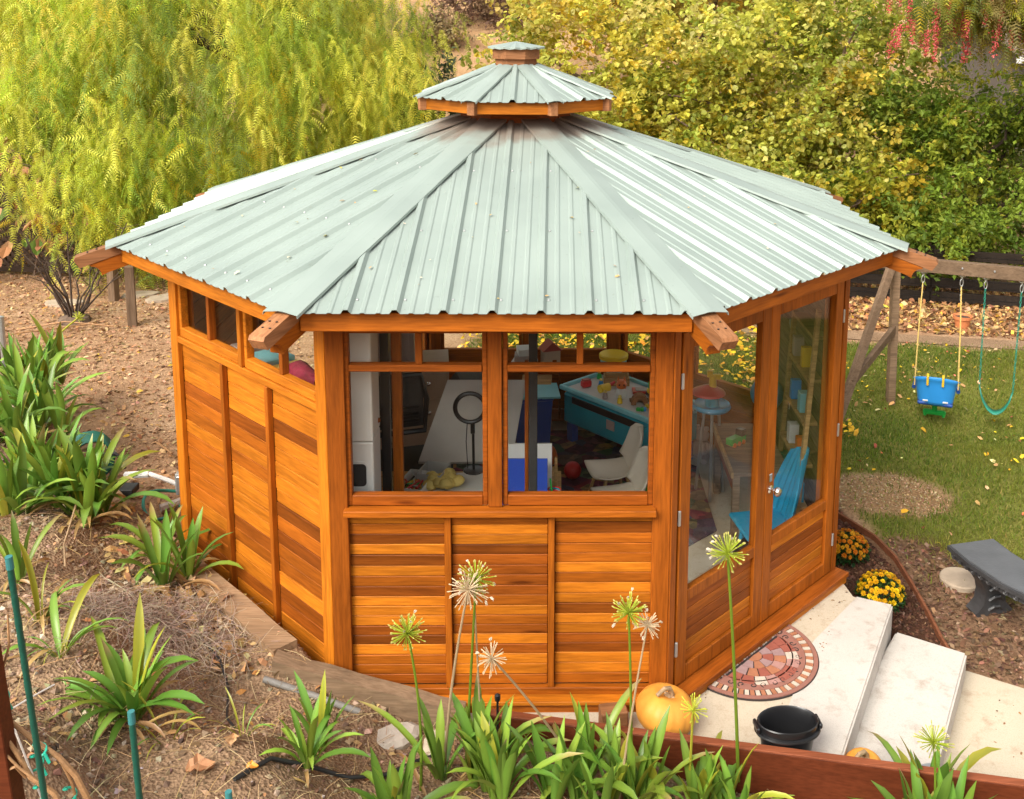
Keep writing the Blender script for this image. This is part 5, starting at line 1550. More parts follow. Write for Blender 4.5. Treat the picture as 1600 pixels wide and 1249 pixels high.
# big curled dry leaf
V, F = [], []; n = 7
for i in range(n + 1):
    t = i / n
    wv = 0.055 * math.sin(PI * min(1, t * 1.05 + 0.04)) ** 0.7 * (1 + 0.25 * math.sin(t * 17))
    for s in (-1, -0.4, 0.4, 1): V.append((0.13 * t - 0.065, s * wv, 0.03 * s * s * (0.6 + 0.5 * math.sin(3 * t)) + 0.012 * math.sin(6 * t)))
for i in range(n):
    for k in range(3): F.append([4 * i + k, 4 * i + k + 1, 4 * i + k + 5, 4 * i + k + 4])
for (x, y, s, rz, lab, c) in ((-1.21, -3.16, 0.9, 0.4, 'large curled brown leaf on bare soil beside the shortest stake', (0.40, 0.19, 0.085)), (-1.135, -2.98, 0.55, 1.7, 'tan fallen leaf below the spindly grass tuft', (0.46, 0.26, 0.12)), (-0.56, -2.82, 0.6, 2.4, 'reddish curled leaf lying by the irrigation tube', (0.36, 0.12, 0.05)), (-1.0, -3.14, 0.4, 0.2, 'small bright orange leaf on the soil by the low agapanthus', (0.62, 0.26, 0.03))):
    b = MB(); b.add(V, F); tag(b.build('fallen_leaf', mat_plain('fallen_leaf_skin', c, 0.7, 0.25, 30), None, T(x, y, bz(x, y) + 0.015) @ RZ(rz) @ Matrix.Scale(s, 4), smooth=True), lab, 'leaf')

# ------------------------------------------------------------------ ground cover that nobody could count
def stuff(name, V, F, C, mat):
    o = new_obj(name, mesh_np(name, V, F, mat, C)); o['kind'] = 'stuff'; return o
CHIP_V = np.array([(-1, -0.45, 0.0), (0.1, -0.55, 0.22), (1, -0.1, 0.0), (0.2, 0.5, 0.18), (-0.9, 0.4, 0.05)]); CHIP_F = [np.array([(0, 1, 3, 4)]), np.array([(1, 2, 3)])]
def litter(name, n, region, zf, cols, wts, s0, s1, ztop=0.015, keep=None, tilt=0.35):
    x = rng.uniform(region[0], region[1], n); y = rng.uniform(region[2], region[3], n)
    if keep is not None:
        k = keep(x, y); x, y = x[k], y[k]
    n = len(x)
    z = zf(x, y) + rng.uniform(0.002, ztop, n)
    P = np.stack([x, y, z], 1)
    V, F, C = scatter(CHIP_V, CHIP_F, P, rotmats(rng.uniform(0, 2 * PI, n), rng.normal(0, tilt, n), rng.normal(0, tilt, n)), (s0 + (s1 - s0) * rng.random(n) ** 2.2), palette(n, cols, wts, 0.22))
    return stuff(name, V, F, C, M['chip'])
OCT_V = np.array([(1, 0, 0), (-1, 0.1, 0), (0, 0.85, 0.1), (0.1, -0.8, 0), (0, 0, 0.65), (0, 0.1, -0.65)])
OCT_F = np.array([(0, 2, 4), (2, 1, 4), (1, 3, 4), (3, 0, 4), (2, 0, 5), (1, 2, 5), (3, 1, 5), (0, 3, 5)])
def clods(name, n, region, zf, cols, wts, s0, s1, keep, p=3.0):
    x = rng.uniform(region[0], region[1], n); y = rng.uniform(region[2], region[3], n)
    k = keep(x, y); x, y = x[k], y[k]; n = len(x)
    s = s0 + (s1 - s0) * rng.random(n) ** p
    P = np.stack([x, y, zf(x, y) + s * 0.2], 1)
    sc = s[:, None] * rng.uniform(0.6, 1.25, (n, 3))
    V, F, C = scatter(OCT_V, OCT_F, P, rotmats(rng.uniform(0, 2 * PI, n), rng.normal(0, 0.5, n), rng.normal(0, 0.5, n)), sc, palette(n, cols, wts, 0.2))
    return stuff(name, V, F, C, M['chip'])
clumpy = lambda x, y: rng.random(len(x)) < 0.25 + 0.9 * sstep(0.35, 0.6, fbm(x * 2.6 + 8, y * 2.6))
inbed = lambda x, y: bed_in(x + 0.03, y + 0.03) & bed_in(x - 0.03, y) & (y > -4.6 + 0.35 * np.abs(x))
clods('soil_clods', 62000, (-4.2, 2.6, -4.2, 1.8), bed_z, [(0.26, 0.17, 0.105), (0.35, 0.245, 0.16), (0.16, 0.10, 0.062), (0.42, 0.33, 0.24), (0.50, 0.42, 0.33)], [5, 4, 3, 1.3, 0.3], 0.004, 0.028, lambda x, y: inbed(x, y) & clumpy(x, y), 3.6)
litter('bed_litter', 7000, (-4.5, 2.4, -4.2, 2.6), bed_z, [(0.42, 0.25, 0.11), (0.34, 0.18, 0.075), (0.44, 0.30, 0.16), (0.22, 0.12, 0.06), (0.42, 0.18, 0.06)], [4, 3, 1, 3, 0.7], 0.007, 0.027, 0.02, lambda x, y: inbed(x, y) & (fbm(x * 1.7, y * 1.7) > 0.40))
def along_plank(x, y): return inbed(x, y) & (x + y > -3.75)
litter('bed_litter', 2600, (-3.4, -1.1, -2.3, 0.4), bed_z, [(0.50, 0.30, 0.12), (0.42, 0.23, 0.09), (0.55, 0.40, 0.20)], [4, 3, 2], 0.015, 0.05, 0.03, along_plank, 0.5)
yard_keep = lambda x, y: ~bed_in(x, y + 0.02) & (np.hypot(x, y) > 2.2) & (x < -1.6 + 0.0 * y)
litter('leaf_litter', 42000, (-9.0, -1.2, -0.6, 8.3), ground_z, [(0.40, 0.22, 0.10), (0.50, 0.31, 0.16), (0.28, 0.14, 0.065), (0.56, 0.38, 0.22), (0.55, 0.30, 0.05), (0.20, 0.10, 0.05)], [5, 4, 3, 0.9, 0.4, 2], 0.006, 0.034, 0.02, yard_keep)
litter('leaf_litter', 14000, (2.6, 9.2, 5.0, 7.6), ground_z, [(0.46, 0.26, 0.10), (0.55, 0.36, 0.16), (0.33, 0.17, 0.07), (0.60, 0.36, 0.05), (0.24, 0.12, 0.06)], [5, 3, 4, 0.8, 4], 0.018, 0.062, 0.06, lambda x, y: (y > 5.75 - 0.20 * (x - 2.6)), 0.6)
litter('leaf_litter', 2500, (-3, 3, 5.4, 8.4), ground_z, [(0.46, 0.26, 0.10), (0.60, 0.42, 0.06), (0.33, 0.17, 0.07)], [5, 4, 3], 0.02, 0.07, 0.03, None, 0.5)
mulch_keep = lambda x, y: (x < 2.60 + 0.20 * np.clip((0.7 - y) / 1.2, 0, 1)) & (y > -1.30) & (x > 2.2)
clods('mulch', 5200, (2.15, 2.85, -1.35, 0.9), ground_z, [(0.085, 0.038, 0.022), (0.14, 0.068, 0.038), (0.055, 0.025, 0.015), (0.24, 0.14, 0.09)], [4, 3, 3, 0.5], 0.006, 0.024, mulch_keep, 2.0)
litter('mulch', 6000, (2.6, 3.9, -1.9, 0.3), ground_z, [(0.15, 0.08, 0.045), (0.21, 0.12, 0.07), (0.10, 0.052, 0.03), (0.32, 0.21, 0.13)], [4, 3, 3, 0.8], 0.008, 0.030, 0.012, lambda x, y: (lawn_mask(x, y) < 0.5) & (x > 2.8) & (y > -1.32 - 0.62 * (x - 2.8)))
litter('dry_thatch', 9000, (2.3, 3.9, 0.4, 1.6), ground_z, [(0.42, 0.29, 0.15), (0.34, 0.22, 0.11), (0.50, 0.37, 0.21)], [4, 3, 2], 0.005, 0.014, 0.010, lambda x, y: np.hypot((x - 3.02) / 0.56, (y - 0.95) / 0.38) + 1.2 * (fbm(x * 3, y * 3) - 0.47) < 1.05)

# crumbs and bits of leaf blown into the corners of the landing and steps
def bits(n, a, c, sd, z, s1):
    t = rng.random(n); d = np.abs(rng.normal(0, sd, n)); a = np.array(a); c = np.array(c); nn = np.array((-(c - a)[1], (c - a)[0])); nn = nn / np.linalg.norm(nn)
    P = a[None] + (c - a)[None] * t[:, None] + nn[None] * d[:, None]
    return np.column_stack([P, np.full(n, z)]), rng.uniform(0.003, s1, n)
PS, SS = [], []
for args in ((90, (2.37, -1.19), (1.56, -2.72), -0.10, -0.158, 0.012), (60, (2.76, -1.44), (1.98, -2.85), -0.12, -0.317, 0.013), (60, (0.93, -2.14), (2.10, -0.97), -0.07, -0.001, 0.010), (45, (2.18, -1.10), (1.30, -2.55), -0.03, 0.007, 0.008), (60, (1.6, -2.5), (0.9, -2.3), 0.15, -0.001, 0.010), (40, (2.9, -1.6), (3.6, -2.0), -0.3, -0.318, 0.014)):
    a_, b_ = bits(args[0], args[1], args[2], abs(args[3]), args[4], args[5]) if args[3] > 0 else bits(args[0], args[2], args[1], abs(args[3]), args[4], args[5])
    PS.append(a_); SS.append(b_)
PS = np.concatenate(PS); SS = np.concatenate(SS); n = len(PS)
V, F, C = scatter(CHIP_V, CHIP_F, PS, rotmats(rng.uniform(0, 6.3, n), rng.normal(0, 0.2, n), rng.normal(0, 0.2, n)), SS, palette(n, [(0.22, 0.12, 0.06), (0.36, 0.20, 0.09), (0.13, 0.075, 0.045)], [3, 3, 2]))
stuff('leaf_crumbs', V, F, C, M['chip'])
# lawn blades
def lawn(n, region, hmin, hmax, wd):
    x = rng.uniform(region[0], region[1], n); y = rng.uniform(region[2], region[3], n)
    k = (rng.random(n) < lawn_mask(x, y)) & (np.hypot(x, y) > 2.32); x, y = x[k], y[k]; n = len(x)
    BV = np.array([(-0.5, 0, 0), (0.5, 0, 0), (0.35, 0.18, 0.6), (-0.35, 0.18, 0.6), (0.0, 0.55, 1.0)]); BF = [np.array([(0, 1, 2, 3)]), np.array([(3, 2, 4)])]
    h = rng.uniform(hmin, hmax, n) * (0.6 + 0.8 * fbm(x * 2, y * 2))
    sc = np.stack([np.full(n, wd) * rng.uniform(0.7, 1.3, n), h, h], 1)
    P = np.stack([x, y, ground_z(x, y) - 0.003], 1)
    tone = fbm(x * 0.9 + 5, y * 0.9 + 3)
    col = palette(n, [(0.13, 0.205, 0.022), (0.20, 0.26, 0.03), (0.085, 0.14, 0.02), (0.40, 0.33, 0.095)], [4, 4, 2, 1.0], 0.15)
    yel = np.array((0.33, 0.30, 0.05))
    f = np.clip((tone - 0.42) * 2.2, 0, 0.7)[:, None]
    col = col * (1 - f) + yel * f
    V, F, C = scatter(BV, BF, P, rotmats(rng.uniform(0, 2 * PI, n), rng.normal(0, 0.25, n), rng.normal(0, 0.35, n)), sc, col)
    return stuff('grass', V, F, C, M['leaf'])
lawn(80000, (2.2, 6.6, -1.6, 5.6), 0.025, 0.055, 0.008)
lawn(26000, (-0.8, 2.6, 2.0, 5.6), 0.03, 0.055, 0.010)
on_lawn = lambda x, y: (lawn_mask(x, y) > 0.45) & (np.hypot(x, y) > 2.3)
litter('fallen_leaves', 1500, (2.3, 6.6, -0.8, 5.4), lambda x, y: ground_z(x, y) + 0.025, [(0.70, 0.44, 0.03), (0.50, 0.28, 0.12), (0.46, 0.11, 0.07), (0.62, 0.50, 0.22)], [4, 3, 1, 2], 0.014, 0.036, 0.02, lambda x, y: on_lawn(x, y) & (rng.random(len(x)) < (0.2 + 0.8 * sstep(1.2, 4.2, y)) * sstep(0.36, 0.58, fbm(x * 1.9 + 3, y * 1.9)) * 1.3), 0.4)
litter('fallen_leaves', 2600, (-0.8, 3.2, 2.2, 5.6), lambda x, y: ground_z(x, y) + 0.02, [(0.74, 0.46, 0.03), (0.70, 0.34, 0.04), (0.55, 0.32, 0.10)], [6, 3, 2], 0.02, 0.055, 0.02, lambda x, y: (np.hypot(x, y) > 2.35), 0.4)
# dead grass heap between the clumps
n = 1500
x = rng.normal(-1.78, 0.22, n); y = rng.normal(-2.08, 0.20, n); k = inbed(x, y); x, y = x[k], y[k]; n = len(x)
a = rng.uniform(0, 2 * PI, n)
SV = np.array([(-0.5, -0.5, 0), (-0.5, 0.5, 0), (-0.17, 0.5, 0.10), (-0.17, -0.5, 0.10), (0.17, 0.5, 0.11), (0.17, -0.5, 0.11), (0.5, 0.5, 0), (0.5, -0.5, 0)]); SF = np.array([(0, 1, 2, 3), (3, 2, 4, 5), (5, 4, 6, 7)])
sc = np.stack([rng.uniform(0.08, 0.26, n), np.full(n, 0.0022), rng.uniform(0.08, 0.5, n)], 1)
V, F, C = scatter(SV, SF, np.stack([x, y, bed_z(x, y) + rng.uniform(0, 0.05, n)], 1), rotmats(a, rng.normal(0, 0.2, n), rng.normal(0, 0.6, n)), sc, palette(n, [(0.34, 0.25, 0.19), (0.28, 0.20, 0.15), (0.44, 0.34, 0.24)], [3, 3, 2]))
stuff('dead_grass', V, F, C, M['chip'])
n = 2200
x = rng.uniform(-3.2, 0.4, n); y = rng.uniform(-3.6, -0.6, n); k = inbed(x, y); x, y = x[k], y[k]; n = len(x)
sc = np.stack([rng.uniform(0.08, 0.30, n), np.full(n, 0.0022), rng.uniform(0.05, 0.4, n)], 1)
V, F, C = scatter(SV, SF, np.stack([x, y, bed_z(x, y) + 0.006], 1), rotmats(rng.uniform(0, 2 * PI, n), rng.normal(0, 0.15, n), rng.normal(0, 0.5, n)), sc, palette(n, [(0.44, 0.29, 0.13), (0.52, 0.38, 0.20), (0.34, 0.22, 0.12)], [3, 3, 2]))
stuff('dead_grass', V, F, C, M['chip'])
# specks of leaf on the roof
n = 70
aa = rng.uniform(R(-160), R(-20), n); rr = rng.uniform(0.8, 2.45, n)
x, y = rr * np.cos(aa), rr * np.sin(aa)
apo = np.max(np.stack([x * np.cos(R(-90 + 45 * k)) + y * np.sin(R(-90 + 45 * k)) for k in range(8)]), 0)
z = ZE + (RE * math.cos(R(22.5)) - apo) * (ZA - ZE) / (RE * math.cos(R(22.5))) + 0.012
V, F, C = scatter(CHIP_V, CHIP_F, np.stack([x, y, z], 1), rotmats(rng.uniform(0, 6.3, n), rng.normal(0, 0.25, n), rng.normal(0, 0.25, n)), rng.uniform(0.005, 0.017, n), palette(n, [(0.50, 0.33, 0.14), (0.55, 0.45, 0.06), (0.62, 0.52, 0.36)], [3, 2, 3]))
stuff('leaf_specks', V, F, C, M['chip'])

# ------------------------------------------------------------------ trees and shrubs
def limbs(parent, base, targets, r0, mat, name='limb', wob=0.25):
    b0 = Vector(base)
    for tx in targets:
        t_ = Vector(tx); pts = []; n = 7
        for i in range(n + 1):
            t = i / n; p = b0.lerp(t_, t) + Vector((random.gauss(0, wob), random.gauss(0, wob), 0)) * (0.25 * math.sin(PI * t)) + Vector((0, 0, 0.35 * math.sin(PI * t)))
            pts.append(p)
        b = MB(); b.tube(pts, [r0 * (1 - 0.85 * i / n) + 0.006 for i in range(n + 1)], 7); b.build(name, mat, parent, Matrix.Translation(-parent.location), smooth=True)
def trunk(parent, base, top, r0, r1, mat):
    b0, t_ = Vector(base), Vector(top); pts = [b0.lerp(t_, i / 6) + Vector((0.06 * math.sin(i * 1.3), 0.05 * math.cos(i * 1.7), 0)) for i in range(7)]
    b = MB(); b.tube(pts, [r0 + (r1 - r0) * i / 6 for i in range(7)], 10); b.build('trunk', mat, parent, Matrix.Translation(-parent.location), smooth=True)

# fronds of the weeping pepper trees
def frond_template(k=8):
    V, F = [], []
    for i in range(k):
        t = (i + 0.6) / k
        x = t; z = -0.42 * t * t
        for s in (-1, 1):
            b_ = len(V); ln = 0.27 * (1 - 0.5 * t)
            V += [(x - 0.030, 0, z), (x + 0.030, 0, z - 0.01), (x + 0.10, s * ln, z - 0.09)]
            F.append((b_, b_ + 1, b_ + 2))
    return np.array(V), np.array(F)
FV, FF_ = frond_template()
def pepper_crown(centres, strands, per, spread, drop, fr, cols, wts, facing=None):
    P, YW, PT, CI = [], [], [], []
    centres = np.asarray(centres); nc = len(centres)
    ctone = palette(nc, cols, wts, 0.14)
    for ci in range(nc):
        c = centres[ci]
        for s in range(strands):
            st = c + np.array([rng.normal(0, spread), rng.normal(0, spread), rng.normal(0, spread * 0.6)])
            out = rng.uniform(0, 2 * PI); o = np.array([math.cos(out), math.sin(out)])
            D = drop * rng.uniform(0.5, 1.25); wv = rng.uniform(0, 6)
            for k in range(per):
                t = (k + rng.random()) / per
                p = st + np.array([o[0] * 0.22 * (t - 0.35 * t * t) * 1.5, o[1] * 0.22 * (t - 0.35 * t * t) * 1.5, -D * t ** 1.25 + 0.05])
                p[0] += 0.03 * math.sin(4 * t + wv)
                P.append(p); YW.append(out + (PI / 2.3) * (1 if k % 2 else -1) + rng.normal(0, 0.7)); PT.append(rng.uniform(0.15, 1.3)); CI.append(ci)
    n = len(P); P = np.array(P); CI = np.array(CI)
    col = ctone[CI] * (1 + 0.16 * rng.normal(size=(n, 1)))
    yl = rng.random(n) < 0.03
    col[yl] = np.array((0.66, 0.48, 0.03))
    return scatter(FV, FF_, P, rotmats(np.array(YW), np.array(PT), rng.normal(0, 0.6, n)), rng.uniform(fr * 0.55, fr * 1.35, n), np.clip(col, 0.01, 0.9))

def ell(n, c, r, shell=0.55, flt=None):
    out = []
    while len(out) < n:
        v = rng.normal(size=3); v /= np.linalg.norm(v); k = shell + (1 - shell) * rng.random() ** 0.7
        p = np.array(c) + np.array(r) * v * k
        if flt is None or flt(p): out.append(p)
    return out
PCOL = [(0.493, 0.552, 0.062), (0.651, 0.644, 0.088), (0.301, 0.414, 0.056), (0.792, 0.720, 0.116), (0.207, 0.306, 0.053)]
pt = tag(empty('pepper_tree', (-4.0, 8.6, gz_at(-4.0, 8.6))), 'big weeping yellow-green pepper tree hanging over the yard behind the roof', 'tree', 'pepper trees')
trunk(pt, (-4.0, 8.6, gz_at(-4.0, 8.6) - 0.1), (-3.7, 8.2, 2.9), 0.26, 0.15, M['bark'])
limbs(pt, (-3.75, 8.25, 2.6), [(-6.8, 6.6, 4.6), (-5.2, 6.2, 4.8), (-3.2, 6.0, 4.9), (-1.9, 7.4, 4.6), (-7.6, 8.5, 4.4), (-4.5, 10.5, 4.8), (-4.6, 6.4, 3.4), (-2.9, 6.6, 3.6), (-6.6, 7.2, 3.3)], 0.09, M['bark_dark'])
def pf(p):      # the hanging skirt rises towards the left side of the yard
    low = 0.85 + 0.95 * sstep(-5.9, -7.0, p[0]) + 0.75 * sstep(-4.2, -1.8, p[0])
    return p[2] > low and p[0] > -9.2 and p[1] < 10.2 and p[0] < -2.0 + 0.02 * p[1]
cs = ell(330, (-4.5, 8.0, 2.7), (3.25, 2.6, 2.6), 0.62, pf) + ell(70, (-6.9, 7.8, 3.4), (2.0, 1.6, 1.7), 0.5, pf) + ell(60, (-3.2, 7.6, 2.2), (1.3, 1.4, 1.6), 0.6, pf) + ell(30, (-5.4, 6.4, 1.6), (0.8, 0.5, 1.0), 0.4, pf)
V, F, C = pepper_crown(cs, 10, 12, 0.32, 0.80, 0.205, PCOL, [4, 3, 3, 2, 1.4])
o = new_obj('crown', mesh_np('crown', V - np.array(pt.location), F, M['leaf'], C), pt); o['kind'] = 'stuff'

RV = np.array([(0, 0, 0), (0.35, -0.42, 0.07), (0.8, -0.30, 0.02), (1.02, 0, -0.12), (0.8, 0.30, 0.02), (0.35, 0.42, 0.07)]); RF = np.array([(0, 1, 2, 3), (0, 3, 4, 5)])
LV = np.array([(0, 0, 0), (0.5, -0.19, 0.05), (1.0, 0, -0.10), (0.5, 0.19, 0.05)]); LF = np.array([(0, 1, 2), (0, 2, 3)])
def leafy(centres, twigs, per, spread, ls, cols, wts, tv, tf, droop=0.5, tlen=0.45, upw=0.2, ctw=0.5):
    centres = np.asarray(centres); nc = len(centres)
    ct = palette(nc, cols, wts, 0.12)
    nt_ = nc * twigs; ci = np.repeat(np.arange(nc), twigs)
    st = centres[ci] + rng.normal(0, spread, (nt_, 3)) * np.array([1, 1, 0.8])
    d = rng.normal(size=(nt_, 3)); d[:, 2] += upw; d /= np.linalg.norm(d, axis=1)[:, None]
    tc_ = ct[ci] * (1 - ctw) + palette(nt_, cols, wts, 0.12) * ctw
    n = nt_ * per; ti = np.repeat(np.arange(nt_), per)
    t = np.tile((np.arange(per) + 0.5) / per, nt_) + rng.normal(0, 0.05, n)
    P = st[ti] + d[ti] * (t * tlen)[:, None]; P[:, 2] -= droop * 0.25 * t * t
    P += rng.normal(0, 0.025, (n, 3))
    col = tc_[ti] * (1 + 0.14 * rng.normal(size=(n, 1)))
    V, F, C = scatter(tv, tf, P, rotmats(rng.uniform(0, 2 * PI, n), rng.normal(0.45 * droop + 0.1, 0.55, n), rng.normal(0, 0.6, n)), ls * rng.uniform(0.65, 1.3, n), np.clip(col, 0.008, 0.9))
    return V, F, C
def bush(name, label, cat, base, ells, nclump, twigs, per, spread, ls, cols, wts, tv, tf, group=None, trunk_h=1.0, r0=0.07, droop=0.5, tlen=0.45, flt=None, bark='bark', shell=0.45, nl=7, upw=0.2):
    zb = gz_at(base[0], base[1]); o = tag(empty(name, (base[0], base[1], zb)), label, cat, group)
    cs = []
    tot = sum(e[1][0] * e[1][2] for e in ells)
    for c, r in ells: cs += ell(max(3, int(nclump * r[0] * r[2] / tot)), c, r, shell, flt)
    trunk(o, (base[0], base[1], zb - 0.1), (base[0] + 0.1, base[1], zb + trunk_h), r0, r0 * 0.7, M[bark])
    limbs(o, (base[0] + 0.1, base[1], zb + trunk_h * 0.9), [tuple(cs[int(i)]) for i in np.linspace(0, len(cs) - 1, nl)], r0 * 0.45, M[bark])
    V, F, C = leafy(cs, twigs, per, spread, ls, cols, wts, tv, tf, droop, tlen, upw)
    k = new_obj('crown', mesh_np('crown', V - np.array(o.location), F, M['leaf'], C), o); k['kind'] = 'stuff'
    return o
YG = [(0.523, 0.516, 0.078), (0.689, 0.608, 0.119), (0.333, 0.387, 0.057), (0.810, 0.562, 0.056), (0.179, 0.247, 0.042), (0.784, 0.666, 0.253)]
bush('redbud_tree', 'yellowing round-leaved tree right behind the cupola', 'tree', (1.6, 10.4), [((0.9, 10.0, 2.6), (1.9, 1.5, 1.9)), ((2.2, 9.6, 1.9), (1.7, 1.5, 1.9)), ((0.0, 10.2, 1.3), (1.2, 1.2, 1.3))], 190, 11, 16, 0.20, 0.085, YG, [5, 4, 3, 1.6, 1.2, 1.6], RV, RF, 'yellowing trees', 1.4, 0.10, tlen=0.5, shell=0.4)
bush('redbud_tree', 'yellow-green round-leaved tree between the cupola and the laurel hedge', 'tree', (4.2, 9.4), [((3.8, 8.8, 2.1), (1.9, 1.5, 2.1)), ((5.1, 9.2, 2.9), (1.6, 1.4, 1.8)), ((3.6, 8.6, 0.9), (1.5, 1.2, 1.0))], 190, 11, 16, 0.20, 0.082, YG, [5, 3, 4, 1.0, 2.4, 1.0], RV, RF, 'yellowing trees', 1.4, 0.10, tlen=0.5, shell=0.4)
bush('redbud_tree', 'pale yellow tree up the slope, thin at the top', 'tree', (2.8, 13.0), [((2.6, 12.6, 4.3), (2.8, 1.3, 1.7)), ((0.2, 13.5, 4.6), (1.6, 1.2, 1.1))], 120, 10, 14, 0.24, 0.10, [(0.62, 0.50, 0.10), (0.48, 0.43, 0.09), (0.72, 0.48, 0.05), (0.42, 0.34, 0.15)], [4, 4, 2, 2], RV, RF, 'yellowing trees', 1.6, 0.10, tlen=0.55, shell=0.3)
DG = [(0.186, 0.268, 0.030), (0.270, 0.348, 0.039), (0.110, 0.170, 0.024), (0.506, 0.486, 0.051)]
bush('laurel_hedge', 'tall dark green hedge behind the swing set and rail fence', 'hedge', (6.4, 8.2), [((5.4, 7.9, 1.1), (1.2, 0.8, 1.4)), ((6.7, 7.6, 1.4), (1.3, 0.8, 1.6)), ((8.0, 7.4, 1.5), (1.3, 0.9, 1.7)), ((4.2, 8.0, 0.4), (0.9, 0.6, 0.8)), ((6.2, 8.4, 2.2), (1.4, 0.8, 0.9)), ((8.0, 8.2, 2.4), (1.4, 0.8, 0.8)), ((9.6, 7.2, 1.5), (1.2, 0.9, 1.8)), ((5.6, 6.7, 0.72), (1.5, 0.35, 0.42)), ((7.8, 6.2, 0.75), (1.3, 0.35, 0.45))], 360, 10, 15, 0.17, 0.088, DG, [4, 4, 3, 1.2], LV * np.array([1, 1.5, 1]), LF, None, 0.8, 0.08, tlen=0.36, bark='bark_dark', shell=0.5, upw=0.5)
bush('shrub', 'yellow-leaved sprays arching out of the dark hedge by the roof corner', 'shrub', (4.1, 7.6), [((4.0, 7.3, 0.75), (0.9, 0.35, 0.55)), ((4.9, 7.2, 1.25), (0.7, 0.3, 0.4))], 26, 9, 13, 0.14, 0.085, [(0.36, 0.34, 0.03), (0.24, 0.26, 0.03), (0.58, 0.40, 0.03)], [4, 3, 2], RV, RF, None, 0.5, 0.03, tlen=0.45, shell=0.2)
bush('olive_shrub', 'dark grey-green narrow-leaved shrub beside the weeping tree, left of the cupola', 'shrub', (-1.45, 8.6), [((-1.4, 8.4, 1.5), (0.75, 0.7, 1.35)), ((-0.7, 8.8, 1.2), (0.6, 0.6, 1.1))], 60, 12, 16, 0.14, 0.095, [(0.055, 0.085, 0.035), (0.10, 0.135, 0.065), (0.030, 0.050, 0.020), (0.17, 0.20, 0.10)], [4, 3, 3, 1], LV, LF, None, 0.9, 0.05, tlen=0.35, bark='bark_dark', upw=0.6)
bush('sage_bush', 'small grey-green bush on the slope above the yellowing trees', 'shrub', (3.4, 14.6), [((2.2, 14.4, 4.3), (1.1, 0.7, 0.8))], 26, 10, 14, 0.18, 0.09, [(0.17, 0.175, 0.11), (0.24, 0.22, 0.14), (0.12, 0.12, 0.07)], [4, 3, 2], LV, LF, 'slope bushes', 2.0, 0.05)
for (x, y, rx, rz, lab, c) in ((-1.3, 19.0, 1.7, 0.9, 'brownish dry bush at the top of the tan slope', [(0.25, 0.15, 0.10), (0.33, 0.22, 0.12), (0.17, 0.10, 0.075)]), (-2.6, 17.0, 0.5, 0.4, 'small dry tuft on the tan slope beside the weeping tree', [(0.30, 0.24, 0.10), (0.36, 0.27, 0.14)]), (0.8, 21.0, 2.2, 1.1, 'olive bush high on the slope behind the cupola', [(0.20, 0.19, 0.06), (0.28, 0.23, 0.09), (0.14, 0.12, 0.05)]), (5.0, 19.0, 2.6, 1.4, 'olive-brown bush on the slope at the top of the view', [(0.20, 0.17, 0.07), (0.27, 0.21, 0.10), (0.14, 0.12, 0.06)]), (6.7, 10.9, 1.9, 1.9, 'green bush filling the gap behind the dark hedge', [(0.13, 0.17, 0.03), (0.22, 0.24, 0.05), (0.36, 0.34, 0.06)]), (4.8, 12.2, 1.7, 1.9, 'yellowish bush behind the two yellowing trees', [(0.34, 0.33, 0.05), (0.24, 0.26, 0.04), (0.48, 0.42, 0.07)]), (9.2, 13.2, 1.8, 1.3, 'mid green bush in front of the pale house', [(0.10, 0.13, 0.03), (0.17, 0.18, 0.05), (0.24, 0.20, 0.06)]), (-6.5, 16.0, 3.2, 2.0, 'yellow-green bush up the slope behind the weeping tree', [(0.16, 0.19, 0.04), (0.23, 0.24, 0.05)]), (-9.3, 8.5, 2.2, 1.7, 'dark brown withered bush behind the lattice fence', [(0.085, 0.055, 0.035), (0.14, 0.085, 0.05), (0.10, 0.10, 0.03)]), (-6.9, 9.3, 1.5, 0.8, 'low dark bush behind the lattice under the weeping tree', [(0.07, 0.065, 0.025), (0.11, 0.075, 0.04)])):
    zb = gz_at(x, y)
    bush('slope_bush', lab, 'bush', (x, y), [((x, y, zb + rz * 0.7), (rx, rx * 0.6, rz))], int(26 * rx) + 8, 10, 13, 0.22, 0.11 if y > 12 else 0.09, c, [3, 2, 2][:len(c)], LV * np.array([1, 1.3, 1]), LF, 'slope bushes', rz * 0.6, 0.05, shell=0.35, nl=5)
# second pepper tree with red berries
p2 = tag(empty('pepper_tree', (8.6, 8.6, gz_at(8.6, 8.6))), 'pepper tree with strings of red berries hanging in at the top corner', 'tree', 'pepper trees')
trunk(p2, (8.6, 8.6, gz_at(8.6, 8.6) - 0.1), (8.3, 8.2, 3.6), 0.22, 0.14, M['bark'])
limbs(p2, (8.3, 8.2, 3.5), [(5.6, 6.9, 4.6), (6.6, 6.4, 4.9), (7.8, 6.3, 4.8), (7.2, 7.4, 5.2)], 0.07, M['bark_dark'])
cs = ell(150, (6.7, 6.9, 4.45), (2.0, 0.8, 0.85), 0.2, lambda p: p[2] > 3.7)
V, F, C = pepper_crown(cs, 5, 9, 0.2, 0.6, 0.27, [(0.28, 0.30, 0.04), (0.46, 0.43, 0.045), (0.16, 0.21, 0.04), (0.34, 0.26, 0.09)], [3, 3, 2, 2])
o = new_obj('crown', mesh_np('crown', V - np.array(p2.location), F, M['leaf'], C), p2); o['kind'] = 'stuff'
M['berry'] = mat_leaf('berries', 0.5, 0.0, 0.3)
bm_ = []
